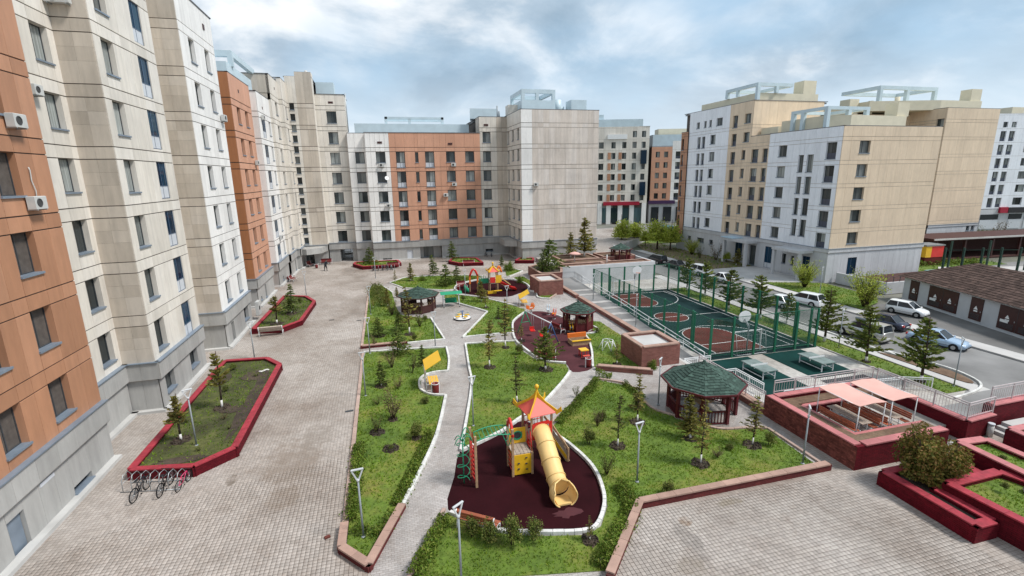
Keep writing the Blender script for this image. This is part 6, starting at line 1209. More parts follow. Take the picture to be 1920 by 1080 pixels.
# ---- railings
def railing(label, pts, h=.85, bal=.14, post=1.5, mt='pinkmetal', group='white railings', drop=.0, two=False):
    t = thing('railing', label, 'railing', pts[0], 0, group); o = -Vector(pts[0]); nb = 0; k0 = 0
    for a, c in zip(pts, pts[1:]):
        a, c = Vector(a), Vector(c); L = (c-a).length; n = max(1, round(L/post)); U = Vector((0, 0, h))
        for k in range(k0, n+1): p = a.lerp(c, k/n); M().bar(p, p+U, .045).build('post', X[mt], t, o)
        for z in ((h, h-.12) if not two else (h, h*.55)): M().bar(a+Vector((0, 0, z)), c+Vector((0, 0, z)), .05, .04).build('rail', X[mt], t, o)
        k0 = 1
        if bal:
            M().bar(a+Vector((0, 0, .12)), c+Vector((0, 0, .12)), .03, .03).build('bottom_rail', X[mt], t, o); nn_ = int(L/bal)
            me = M().box(-.0065, -.0065, .12, .0065, .0065, h-.12).mesh('baluster', X[mt])
            for k in range(1, nn_): link('baluster', me, t, a.lerp(c, k/nn_)+o)
railing('railing on the red terrace wall above the street', [(26.75, 20.0, 1.07), (26.75, 15.4, 1.07), (28.7, 15.55, 1.07)]); railing('railing on the higher red wall at the right edge', [(29.1, 15.95, 1.37), (40, 16.1, 1.37)], bal=.15)
railing('railing along the back of the table terrace', [(19.8, 20.15, 1.22), (26.6, 20.15, 1.22)], .75, .16); railing('railing on the low wall behind the large gazebo', [(19.6, 26.4, .4), (19.6, 20.5, .4)], .8, .14)
railing('double white pipe railing along the court ramp', [(23.45, 56, -.15), (23.45, 45, -.6), (23.45, 31, -1.47)], .8, 0, 2.6, 'wpaint', two=True); railing('white pipe railing at the foot of the ramp', [(23.5, 30.3, LZ), (21.2, 30.3, LZ), (21.2, 27.6, LZ), (23.6, 27.6, LZ), (23.6, 24.9, LZ)], .8, .16, 1.4, 'wpaint')
railing('white railing before the table tennis pads', [(23.8, 23.4, LZ), (28.4, 23.3, LZ), (33.0, 22.9, LZ)], .9, .18, 1.6, 'wpaint'); railing('thin railing at the top of the far ramp', [(19.9, 57.8, 0), (23.3, 57.8, 0), (23.3, 55.2, -.1)], .8, .2, 1.4, 'steel')
railing('long white guard rail by the verge', [(34.6, 22.2, LZ), (33.0, 22.9, LZ)], .9, .18, 1.6, 'wpaint')
# ---- picnic shelters
def shelter(x, y, label):
    t = thing('picnic_shelter', label, 'picnic table', (x, y, .42), 0, 'picnic tables under salmon canopies'); m = M(); g_ = []
    for k in range(7): yy = -1.15+2.3*k/6; g_.append([(-.82, yy, 1.78-.05*math.sin(math.pi*k/6)), (0, yy, 1.84-.09*math.sin(math.pi*k/6)), (.82, yy, 1.78-.05*math.sin(math.pi*k/6))])
    m.grid(g_, close=False); m.grid([[(a, b_, z-.02) for a, b_, z in r_] for r_ in g_], close=False); m.build('canopy', X['pinkfab'], t)
    for a in (-.78, .78):
        for c in (-1.1, 1.1): M().tube([(a, c, 0), (a, c, 1.76)], .025, 6).build('post', X['wpaint'], t)
        M().tube([(a, -1.1, 1.74), (a, 1.1, 1.74)], .02, 5).build('canopy_rail', X['wpaint'], t); M().tube([(a, -1.1, .04), (a, 1.1, .04)], .02, 5).build('ground_rail', X['wpaint'], t)
        for k in range(3): M().box(a*.72-.14+.1*k, -1., .38, a*.72-.05+.1*k, 1., .41).build('seat_slat', X['slat'], t)
        for k in range(3): M().box(a*.98-.015, -1., .5+.11*k, a*.98+.015, 1., .59+.11*k).build('back_slat', X['slat'], t)
        for c in (-.95, .95): M().tube([(a*.98, c, .04), (a*.45, c, .04), (a*.42, c, .36), (a*.98, c, .38)], .02, 5).build('bench_frame', X['wpaint'], t)
    for k in range(5): M().box(-.3+.125*k, -1.0, .68, -.19+.125*k, 1.0, .71).build('table_slat', X['deck'], t)
    for c in (-.8, .8): M().tube([(-.25, c, 0), (-.25, c, .66), (.25, c, .66), (.25, c, 0)], .022, 5).build('table_leg', X['wpaint'], t)
shelter(21.75, 17.35, 'picnic table under the salmon canopy nearer to the brick wall'); shelter(23.75, 17.35, 'picnic table under the salmon canopy nearer to the street')
O = Vector((*(28.25,15.23), 0)); tb_ = thing('bollard', 'pale grey bollard on the terrace walk', 'bollard', O); M().cyl(0, 0, 0, .62, .13, n=14).build('shaft', X['conc'], tb_); M().cyl(0, 0, .64, .72, .14, n=14).build('cap', X['balu'], tb_)
for i, (p, r_) in enumerate((((23.2, 10.9), .28), ((23.5, 10.5), .24), ((23.0, 10.5), .2), ((23.7, 10.9), .2))):
    m = M(); m.ball((0, 0, .1), r_, 7, sc=(1, .8+.1*i, .7)); m.v = [(x+random.uniform(-.03, .03), y+random.uniform(-.03, .03), z+random.uniform(-.03, .03)) for x, y, z in m.v]; o = m.build('boulder', X['stone'], None, (*p, .82)); tag(o, ['largest boulder in the grassy red planter', 'front boulder in the grassy red planter', 'small left boulder in the grassy red planter', 'right boulder in the grassy red planter'][i], 'stone', 'boulders in the grassy red planter')
# ---- bicycles and racks
def rack(loc, rz, label, n=7, sp=.42):
    t = thing('bicycle_rack', label, 'bicycle rack', (*loc, 0), rz, 'bicycle racks'); L = (n-1)*sp
    for k in range(n): x = -L/2+k*sp; M().tube([(x, -.32, .04), (x-.0, -.3, .5), (x, -.15, .72), (x, .15, .72), (x, .3, .5), (x, .32, .04)], .016, 6).build('hoop', X['steel'], t); M().tube([(x, -.3, .4), (x, .3, .4)], .01, 5).build('cross_wire', X['steel'], t)
    for y in (-.34, .34): M().tube([(-L/2-.1, y, .03), (L/2+.1, y, .03)], .018, 5).build('base_rail', X['steel'], t)
rack(((-11.65-9.25)/2-.05, 22.25), -.19, 'steel hoop bicycle rack at the end of the long planter', 7, .38)
def bicycle(loc, rz, label, mt, s_=.88, lean=.08, group='parked bicycles'):
    t = thing('bicycle', label, 'bicycle', (*loc, 0), rz, group); t.scale = (s_,)*3; t.rotation_euler = (lean, 0, rz)
    for x in (-.52, .52):
        w_ = M().tube([(x+.33*math.cos(a), 0, .33+.33*math.sin(a)) for a in [k*math.pi/10 for k in range(20)]], .028, 6, closed=True).build('wheel', X['tyre'], t); m = M()
        for k in range(8): a = k*math.pi/8; m.tube([(x+.31*math.cos(a), 0, .33+.31*math.sin(a)), (x-.31*math.cos(a), 0, .33-.31*math.sin(a))], .004, 3)
        tag(m.build('spokes', X['steel'], w_), None, kind='stuff'); M().tube([(x, -.04, .33), (x, .04, .33)], .03, 6).build('hub', X['rim'], w_)
    P_ = {'r': (-.52, 0, .33), 'b': (-.08, 0, .3), 's': (-.2, 0, .78), 'h': (.34, 0, .82), 'f': (.52, 0, .33)}
    fr = M()
    for a, c in ('rb', 'bs', 'rs', 'sh', 'bh', 'hf'): fr.tube([P_[a], P_[c]], .022, 6)
    fr.build('frame', X[mt], t); M().tube([(.34, 0, .82), (.32, 0, .96)], .018, 5).tube([(.28, -.28, 1.0), (.34, -.12, .96), (.34, .12, .96), (.28, .28, 1.0)], .016, 5).build('handlebar', X['black'], t)
    M().tube([(-.2, 0, .78), (-.22, 0, .92)], .016, 5).build('seat_post', X['rim'], t); M().ball((-.24, 0, .94), .12, 5, sc=(1.1, .6, .3)).build('saddle', X['black'], t); M().tube([(-.08, -.1, .3), (-.08, .1, .3)], .015, 5).box(-.2, -.14, .16, -.1, -.08, .19).box(.04, .08, .4, .14, .14, .43).build('pedals', X['black'], t)
bicycle((-10.85, 21.75), R(82), 'dark bicycle at the left end of the near rack', 'cloth_d'); bicycle((-9.95, 21.85), R(85), 'black bicycle in the middle of the near rack', 'black'); bicycle((-9.3, 21.95), R(78), 'pink and red child bicycle at the right end of the near rack', 'pink_pl', .72)
rack((-0.56,71.94), .05, 'far bicycle rack before the red planter', 8, .45)
for k, (dx, mt, l) in enumerate(((-1.4, 'black', 'black bicycle at the left of the far rack'), (-.75, 'pink_pl', 'reddish bicycle second in the far rack'), (-.1, 'blue_pl', 'blue bicycle in the middle of the far rack'), (.5, 'black', 'dark bicycle fourth in the far rack'), (1.1, 'steel', 'grey bicycle at the right of the far rack'))): p = (-0.56,71.94); bicycle((p[0]+dx, p[1]-.3), R(84+5*k), l, mt)
for k, (px, mt, l) in enumerate((((901, 492), 'black', 'black bicycle against the end block'), ((908, 490), 'steel', 'grey bicycle against the end block'))): bicycle((15.9+.9*k, 78.2), R(100-15*k), l, mt)
# ---- cars
def car(loc, rz, label, paint, kind='sedan', L=3.9, W=1.52, H=1.28, z=LZ, rack_=False):
    t = thing('car', label, 'car', (*loc, z), rz, 'cars along the street'); hl, hw = L/2, W/2; gz = .16*H/1.28; bz = {'sedan': .60, 'hatch': .62, 'suv': .64}[kind]*H; hd = bz*1.0
    st = [(-1, .72, .42, .62, .66), (-.96, .88, .2, .78, .84), (-.82, .97, gz, .95, .97), (-.5, 1, gz, 1, 1.02), (0, 1, gz, 1, 1.03), (.45, 1, gz, 1, 1.0), (.62, .98, gz, .97, .93), (.85, .92, gz, .86, .82), (.95, .82, .22, .72, .68), (1, .66, .34, .55, .54)]
    if kind != 'sedan': st[0] = (-1, .85, .34, .86, .98); st[1] = (-.97, .93, .22, .95, 1.0)
    rings = []
    for u, w_, z0, zs, zc in st:
        x = u*hl; w_ = w_*hw; z1, z2 = bz*zs, bz*zc; half = [(0, z0), (w_*.82, z0), (w_*.98, z0+.1), (w_, (z0+z1)*.52), (w_*.96, z1*.95), (w_*.82, z2), (w_*.4, z2+.02)]
        rings.append([(x, y, zz) for y, zz in half]+[(x, 0, z2+.025)]+[(x, -y, zz) for y, zz in half[:0:-1]])
    M().grid(rings, cap0=True, cap1=True).build('body', X[paint], t)
    g0 = {'sedan': (-.72, -.42, .08, .42), 'hatch': (-.96, -.82, .12, .52), 'suv': (-.97, -.9, .1, .46)}[kind]; zt = H; wb, wr = hw*.9, hw*.7
    sec = [(g0[0]*hl, wb*.9, bz*.98, .02), (g0[1]*hl, wr, zt*.985, 1), ((g0[1]+g0[2])/2*hl, wr*1.02, zt, 1), (g0[2]*hl, wr*.98, zt*.985, 1), (g0[3]*hl, wb*.92, bz*.98, .02)]
    gl = M(); gr = []
    for x, w_, z1, f in sec:
        wbb = wb if f == 1 else w_
        gr.append([(x, wbb, bz*.95), (x, w_*1.0 if f == 1 else wbb, z1*.97 if f == 1 else bz*.97), (x, w_*.8, z1), (x, -w_*.8, z1), (x, -w_ if f == 1 else -wbb, z1*.97 if f == 1 else bz*.97), (x, -wbb, bz*.95)])
    gl.grid(gr, close=False, sm=False); gl.build('glazing', X['glassdark'], t)
    rf = M(); r_ = [(g0[1]*hl-.03, wr*.9, zt*.995), ((g0[1]+g0[2])/2*hl, wr*.95, zt*1.015), (g0[2]*hl+.02, wr*.9, zt*.995)]; rf.grid([[(x, w_, zz-.03), (x, w_*.8, zz+.015), (x, 0, zz+.03), (x, -w_*.8, zz+.015), (x, -w_, zz-.03)] for x, w_, zz in r_], close=False); rf.build('roof', X[paint], t)
    for s_ in (-1, 1):
        for a, c in ((0, 1), (4, 3)): M().bar((sec[a][0], s_*wb*.93, bz*.95), (sec[c][0], s_*wr*.98, zt*.97), .07, .05).build('pillar', X[paint], t)
        xm = (g0[1]+g0[2])/2*hl; M().bar((xm-.02, s_*(wb+.005), bz*.94), (xm-.05, s_*(wr*1.03), zt*.97), .07, .04).build('pillar', X[paint], t)
        M().bar((sec[1][0], s_*wr*.99, zt*.975), (sec[3][0], s_*wr*.99, zt*.975), .05, .05).build('roof_rail', X[paint], t)
        M().ball((g0[3]*hl*.92, s_*(hw+.07), bz*1.03), .09, 5, sc=(.7, 1, .7)).build('mirror', X[paint], t); M().bar((-.66*hl, s_*hw*1.004, bz*.5), (.62*hl, s_*hw*1.004, bz*.5), .012, .02).build('door_seam', X['black'], t)
        for x, rw_ in ((-.62*hl, .27*H/1.28), (.64*hl, .27*H/1.28)):
            M().tube([(x, s_*hw*.55, rw_), (x, s_*(hw*1.0+.004), rw_)], rw_*1.18, 16).build('wheel_arch', X['black'], t); w_ = M().tube([(x, s_*(hw-.17), rw_), (x, s_*(hw-.02), rw_), (x, s_*(hw+.018), rw_)], [rw_, rw_, rw_*.9], 18).build('wheel', X['tyre'], t); M().tube([(x, s_*(hw+.005), rw_), (x, s_*(hw+.026), rw_)], [rw_*.64, rw_*.58], 10).build('rim', X['rim'], w_)
        M().ball((hl*.93, s_*hw*.58, bz*.66), .13, 6, sc=(.7, 1.1, .6)).build('headlight', X['headl'], t); M().box(-hl*.985-.015, s_*hw*.72-.12, bz*.68, -hl*.93, s_*hw*.72+.12, bz*.86).build('taillight', X['taill'], t)
    M().box(hl*.97, -.42, .24, hl+.012, .42, .36, ch=.02).build('grille', X['black'], t); M().box(-hl-.012, -.24, .44, -hl*.98, .24, .54).build('number_plate', X['plate'], t); M().box(-hl*.99, -hw*.78, .2, -hl*.9, hw*.78, .34).build('bumper', X['black' if kind == 'suv' else paint], t)
    if rack_: M().box(-.75, -.42, H+.06, .55, .42, H+.24, ch=.08).build('roof_box', X['pgrey'], t)
    return t
car((51.0, 36.2), R(-78), 'small white hatchback parked before the substation', 'pwhite', 'hatch', 3.5, 1.45, 1.35); car((40.3, 32.0), R(98), 'silver off road car with a roof box at the kerb', 'psilver', 'suv', 4.2, 1.65, 1.6, rack_=True); car((44.9, 33.9), R(103), 'dark navy saloon in the middle of the street', 'pnavy', 'sedan', 4.1, 1.6, 1.3)
car((44.4, 28.7), R(-75), 'light blue saloon on the street behind the pine', 'pblue', 'sedan', 4.1, 1.6, 1.3); car((44.64,42.67), R(105), 'white hatchback across the street by the green verge', 'pwhite', 'hatch', 4.0, 1.6, 1.4); car((43.0, 71.0), R(100), 'black car parked far up the street beside the terrace', 'pblack', 'suv', 4.1, 1.6, 1.5); car((43.6, 66.3), R(95), 'black saloon next behind the far black car', 'pblack', 'sedan', 4.1)
car((43.6, 60.8), R(96), 'white off road car half hidden by the court trees', 'pwhite', 'suv', 4.2, 1.65, 1.6); car((43.8, 55.5), R(94), 'white saloon behind the second court tree', 'pwhite', 'sedan'); car((41.6, 43.0), R(92), 'white low car close to the court fence', 'pwhite', 'sedan')
car((42.5, 92.5), R(80), 'black car at the corner of the end tower', 'pblack', 'suv'); car((41.6, 83.0), R(85), 'white car beyond the far terrace', 'pwhite', 'suv', 4.2, 1.6, 1.5); car((57, 104), R(20), 'dark car among the far willows', 'pblack', 'sedan'); car((68, 112), R(10), 'silver car below the far shops', 'psilver', 'sedan'); car((118, 74), R(30), 'dark car in front of the distant market', 'pnavy', 'sedan'); car((123, 73), R(35), 'silver car beside the dark car at the market', 'psilver', 'suv')
# ---- right background: market canopy, kiosks, second court
b = thing('market_canopy', 'long brown market canopy below the tall tan block', 'canopy', (100, 60, LZ)); o = -b.location
M().box(84, 57.5, 1.7, 114, 63.5, 2.1, rot=R(-4), c=(84, 57.5)).build('canopy_roof', X['brownroof'], b, o); M().box(84, 57.3, 1.85, 114, 57.45, 2.1, rot=R(-4), c=(84, 57.5)).build('fascia', X['conc'], b, o); M().box(84, 63, LZ, 114, 63.4, 1.7, rot=R(-4), c=(84, 57.5)).build('rear_wall', X['brownroof'], b, o); M().box(84, 57.6, LZ+.02, 114, 63, LZ+.25, rot=R(-4), c=(84, 57.5)).build('floor', X['brownroof'], b, o)
for k in range(6): M().box(85+5.6*k, 57.7, LZ, 85.3+5.6*k, 58, 1.7, rot=R(-4), c=(84, 57.5)).build('column', X['browndoor'], b, o)
def kiosk(loc, label, s_=1.): t = thing('kiosk', label, 'kiosk', (*loc, LZ), R(-4), 'red and yellow kiosks'); M().box(0, 0, 0, 3.2*s_, 2.4, 1.3).build('base', X['key'], t); M().box(1.0*s_, -.05, 1.3, 3.2*s_, 2.4, 3.0).build('red_panel', X['red_pl'], t); M().box(0, -.05, 1.3, 1.0*s_, 2.4, 3.0).build('yellow_panel', X['plastic_y'], t); M().box(-.1, -.15, 3.0, 3.3*s_, 2.5, 3.2).build('roof', X['roofgrey'], t); return t
kiosk((79.2, 55.0), 'red and yellow kiosk behind the tan gable'); kiosk((113, 58), 'red and yellow kiosk by the market trees', 1.5)
f2 = thing('court_fence', 'dark green fence posts of the second court', 'fence', (72, 42, LZ)); o = -f2.location
for k in range(14): x, y = 70.5+2.15*k, 46.6-.75*k; M().box(x-.1, y-.1, LZ, x+.1, y+.1, 2.9).build('post', pm('dark_green_post', (.012, .04, .03), .5, .1) if k == 0 else bpy.data.materials['dark_green_post'], f2, o)
M().tube([(70.5, 46.6, 2.6), (98.5, 36.8, 2.6)], .04, 5).build('rail', bpy.data.materials['dark_green_post'], f2, o)
for k in range(5): x, y = 73+5*k, 52.5-1.6*k; M().box(x-.1, y-.1, LZ, x+.1, y+.1, 2.9).build('post', bpy.data.materials['dark_green_post'], f2, o)
flat('second_court', [(74, 49), (97, 41.5), (103, 46), (80, 53.5)], LZ+.1, 'walk', 'pale ground of the second court')
O = Vector((86.5, 45.2, LZ)); ps = thing('playset', 'red and green playset behind the substation', 'playset', O); pp('platform', M().box(O.x-1.6, O.y-.8, LZ+.8, O.x+2.6, O.y+.8, LZ+1.0), 'wood'); pp('green_side', M().box(O.x-3.6, O.y-.85, LZ+.1, O.x-1, O.y-.8, LZ+1.4), 'green_pl'); pp('red_roof', M().box(O.x-.6, O.y-.9, LZ+1.6, O.x+3.0, O.y+.9, LZ+2.2), 'red_pl'); pp('slide', M().bar((O.x-.4, O.y-1, LZ+1.7), (O.x-2.2, O.y-1.2, LZ+.3), .6, .15), 'red_pl'); pp('topper', M().ball((O.x+1.9, O.y, LZ+2.6), .45, 6), 'plastic_y')
for a in (-1.5, .5, 2.5): pp('post', M().box(O.x+a-.08, O.y-.8, LZ, O.x+a+.08, O.y-.65, LZ+1.8), 'dgreen')
aw = thing('market_awning', 'pale teal awning at the right edge', 'awning', (128, 62, LZ)); M().box(-4, 0, 2.2, 12, 3, 2.7).build('fabric', X['teal'], aw)
for x in (-3.8, 3.5, 11.8): M().box(x-.1, .1, 0, x+.1, .3, 2.2).build('post', X['steel'], aw)
# low yard next to the front block
gy = thing('yard_wall', 'low whitewashed yard wall with a fence beside the substation', 'wall', (60, 46, LZ)); o = -gy.location; M().box(57.2, 43.2, LZ, 73.0, 43.5, -.1).build('wall', X['whitewall'], gy, o); M().box(57.0, 43.2, LZ, 57.2, 50, -.1).build('wall', X['whitewall'], gy, o); M().box(57.2, 43.5, LZ, 73, 50, -.9).build('yard_roof', X['brownroof'], gy, o); M().box(68.0, 45.5, -.9, 70.0, 47.0, .05).build('tank', X['teal'], gy, o)
for k in range(16): M().bar((57.1+k, 43.35, -.1), (57.1+k, 43.35, .55), .05).build('fence_post', X['frame'], gy, o)
for z in (.5, .15): M().bar((57.1, 43.35, z), (73, 43.35, z), .03).build('fence_rail', X['frame'], gy, o)
# umbrella on the far terrace
um = thing('parasol', 'salmon parasol on the far terrace', 'parasol', (25.5, 63.2, 1.0)); M().tube([(0, 0, 0), (0, 0, 1.3)], .05, 6).build('pole', X['wpaint'], um); M().lathe([(.95, 1.15), (.6, 1.32), (.05, 1.5)], 8).build('canopy', X['pinkfab'], um)
sw = thing('terrace_posts', 'white terrace pole by the parasol', 'post', (29.3, 60.8, 1.0)); M().tube([(0, 0, 0), (0, 0, 1.2)], .06, 6).build('pole', X['wpaint'], sw)
# ---- person at the corner bench
def person(loc, rz, label):
    t = thing('person', label, 'person', (*loc, 0), rz)
    J_ = {'pel': (0, 0, .82, .15), 'waist': (0, .04, .98, .14), 'chest': (0, .16, 1.18, .165), 'neck': (0, .27, 1.35, .06), 'head': (0, .33, 1.47, .10), 'top': (0, .35, 1.56, .07)}
    for s_, n in ((-1, 'l'), (1, 'r')):
        J_.update({n+'hip': (s_*.1, 0, .78, .11), n+'kn': (s_*.12, .08*s_+.06, .43, .075), n+'an': (s_*.13, .14*s_-.06, .08, .05), n+'toe': (s_*.14, .14*s_+.1, .04, .045), n+'sh': (s_*.2, .2, 1.27, .07), n+'el': (s_*.27, .24, 1.0, .05), n+'wr': (s_*.2, .42, .9, .035), n+'hd': (s_*.16, .5, .89, .04)})
        for q_ in range(4): J_[n+'f%d' % q_] = (s_*(.13+.02*q_), .56+.008*(1.5-abs(q_-1.5)), .88, .011)
        J_[n+'th'] = (s_*.11, .49, .92, .012)
    ed = [('pel', 'waist'), ('waist', 'chest'), ('chest', 'neck'), ('neck', 'head'), ('head', 'top')]
    for n in 'lr': ed += [('pel', n+'hip'), (n+'hip', n+'kn'), (n+'kn', n+'an'), (n+'an', n+'toe'), ('chest', n+'sh'), (n+'sh', n+'el'), (n+'el', n+'wr'), (n+'wr', n+'hd'), (n+'hd', n+'th')]+[(n+'hd', n+'f%d' % q_) for q_ in range(4)]
    ks = list(J_); me = bpy.data.meshes.new('body'); me.from_pydata([J_[k][:3] for k in ks], [(ks.index(a), ks.index(c)) for a, c in ed], []); o = link('body', me, t)
    sk_ = o.modifiers.new('skin', 'SKIN'); o.modifiers.new('sub', 'SUBSURF').levels = 1; o.modifiers['sub'].render_levels = 1
    if not me.skin_vertices: bpy.context.view_layer.objects.active = o
    sv = me.skin_vertices[0].data if me.skin_vertices else None
    if sv:
        for i, k in enumerate(ks): sv[i].radius = (J_[k][3],)*2; sv[i].use_root = (k == 'pel')
    me.materials.append(X['cloth_d']); dg = bpy.context.evaluated_depsgraph_get(); dg.update(); m2 = bpy.data.meshes.new_from_object(o.evaluated_get(dg)); o.modifiers.clear(); o.data = m2
    m2.materials.append(X['skin']); 
    for p in m2.polygons:
        c = p.center
        if c.z > 1.4 or (c.y > .42 and c.z < .95 and c.z > .8): p.material_index = 1
        p.use_smooth = True
    M().ball((0, .33, 1.53), .115, 7, sc=(1, 1.05, .8)).build('hair', X['hair'], t); M().box(-.16, .38, .96, .16, .5, 1.14, ch=.03).build('carried_bundle', X['cloth_w'], t)
    M().ball((0, .45, 1.47), .022, 4).build('nose', X['skin'], t)
    return t
person((-8.64,73.95), -.6, 'person in dark clothes leaning forward with a white bundle')
bd_ = thing('bird', 'small dark bird flying over the far left block', 'bird', (-24.5, 70, 39.5)); m = M(); m.ball((0, 0, 0), .16, 6, sc=(.6, 1.6, .6)); m.build('bird_body', X['black'], bd_)
for s_ in (-1, 1): M().poly([(0, .12, 0), (s_*.35, .1, .18), (s_*.6, -.12, .05), (s_*.3, -.12, .1), (0, -.1, 0)]).build('wing', X['black'], bd_)
lb = M().box(-.1, -.06, 0, .1, .06, .07, ch=.01).build('loose_brick', X['brownbrick'], None, (*(-2.88,16.84), .02), .4); tag(lb, 'loose rusty brick lying on the plaza near the lawn tip', 'brick')

for i, p in enumerate(((-2.70,27.22), (-2.93,46.11), (-5.43,47.10), (1.73,33.74))): tag(M().box(-.22, -.09, 0, .22, .09, .018).build('drain_grate', X['frame'], None, (*p, .006 if i < 3 else .012), .1), ['drain grate beside the plaza kerb of the narrow lawn', 'drain grate beside the left lawn near the cross path', 'drain grate far out on the plaza', 'drain grate on the path right of the yellow canopy'][i], 'drain')
sdish = thing('satellite_dish', 'white satellite dish at a window of the white bay', 'satellite dish', (.9, 79.7, 12.9)); M().lathe([(.02, 0), (.22, .05), (.32, .13)], 14).build('dish', X['wpaint'], sdish).rotation_euler = (R(70), 0, R(20)); M().tube([(0, .25, 0), (0, 0, 0), (0, -.25, .1)], .02, 5).build('arm', X['steel'], sdish)
# ---------------------------------------------------------------- vegetation
def quads(C, D, U, L, W_, mat, name='crown'):
    """leaf quads: centres C, long axis D, side axis U, lengths L, widths W_"""
    n = len(C); a = D*L[:, None]/2; b_ = U*W_[:, None]/2
    V = np.stack([C-a-b_*.6, C-a*.2+b_, C+a, C-a*.2-b_], 1).reshape(-1, 3)
    V = np.stack([C-a, C+b_, C+a, C-b_], 1).reshape(-1, 3)
    return npmesh(name, V, np.arange(4*n).reshape(n, 4), mat)
def rdir(n, r): v = r.normal(size=(n, 3)); return v/np.linalg.norm(v, axis=1)[:, None]
def leafmesh(C, size, mat, r, flat=.0, D=None, asp=.55):
    n = len(C); d = rdir(n, r) if D is None else D+.45*rdir(n, r); d /= np.linalg.norm(d, axis=1)[:, None]
    u = np.cross(d, rdir(n, r)); u /= np.linalg.norm(u, axis=1)[:, None]+1e-9
    s_ = size*r.uniform(.6, 1.3, n); return quads(C, d, u, s_, s_*asp, mat)
def trunkm(h, r0, r1, bend, r, white=.0, n=6, limbs=()):
    pts = [(bend*math.sin(t*2.3)*h*.04, bend*math.cos(t*1.7)*h*.03-bend*h*.03, h*t) for t in [k/n for k in range(n+1)]]; m = M()
    if white: m.tube([pts[0], (pts[1][0], pts[1][1], white)], [r0*1.08, r0*1.0], 7, mi=1); pts = [(pts[1][0], pts[1][1], white)]+[p for p in pts[1:] if p[2] > white+.05]
    m.tube(pts, [r0+(r1-r0)*k/(len(pts)-1) for k in range(len(pts))], 7)
    for p, q_, a, c in limbs: m.tube([p, q_], [a, c], 5)
    return m.mesh('trunk', [X['bark'], X['lime']])
def conifer(seed, h=1., rad=.32, levels=16, nb=9, dens=10, droop=.25, mat='spruce', open_=0., base=.12, size=.075, up_=.0):
    r = np.random.default_rng(seed); C = []; D = []; limbs = []
    for i in range(levels):
        t = base+(1-base)*(i+r.uniform(-.3, .3))/levels; t = min(max(t, base*.8), .985); R_ = rad*(1-t)**.75*r.uniform(.8, 1.15)+.015
        for k in range(nb):
            if r.random() < open_: continue
            a = r.uniform(0, 6.283); L = R_*r.uniform(.5, 1.3)*(1+.22*math.sin(a+seed)); n = max(2, int(dens*L/rad)+1); s_ = r.uniform(.15 if open_ < .3 else .45, 1, n)
            z = t+up_*L*s_-droop*L*s_**2+r.normal(0, .008, n); w_ = .05*L*(1.2-s_)+.008
            x = np.cos(a)*L*s_+r.normal(0, 1, n)*w_; y = np.sin(a)*L*s_+r.normal(0, 1, n)*w_; C.append(np.stack([x, y, z], 1)); D.append(np.tile([math.cos(a), math.sin(a), up_-.2*droop], (n, 1)))
            if k < 4: limbs.append(((0, 0, t), (math.cos(a)*L*.8, math.sin(a)*L*.8, t+up_*L*.8-droop*L*.64), .007, .003))
    C = np.concatenate(C)*h; D = np.concatenate(D)
    limbs = [(tuple(v*h for v in p), tuple(v*h for v in q_), a*h, c*h) for p, q_, a, c in limbs]
    return leafmesh(C, size*h, X[mat], r, D=D, asp=.42), limbs
def bushpts(seed, n, rx, rz, z0, lump=.35):
    r = np.random.default_rng(seed); K = 34; cs = rdir(K, r)*r.uniform(.15, .8, (K, 1)); cs[:, 2] = np.abs(cs[:, 2])*.9; i = r.integers(0, K, n); p = cs[i]+rdir(n, r)*(r.uniform(0, 1, n)**.4*lump)[:, None]
    p[:, 2] = np.clip(p[:, 2], .02, None); return p*np.array([rx, rx, rz])+np.array([0, 0, z0]), r
TREE = {}
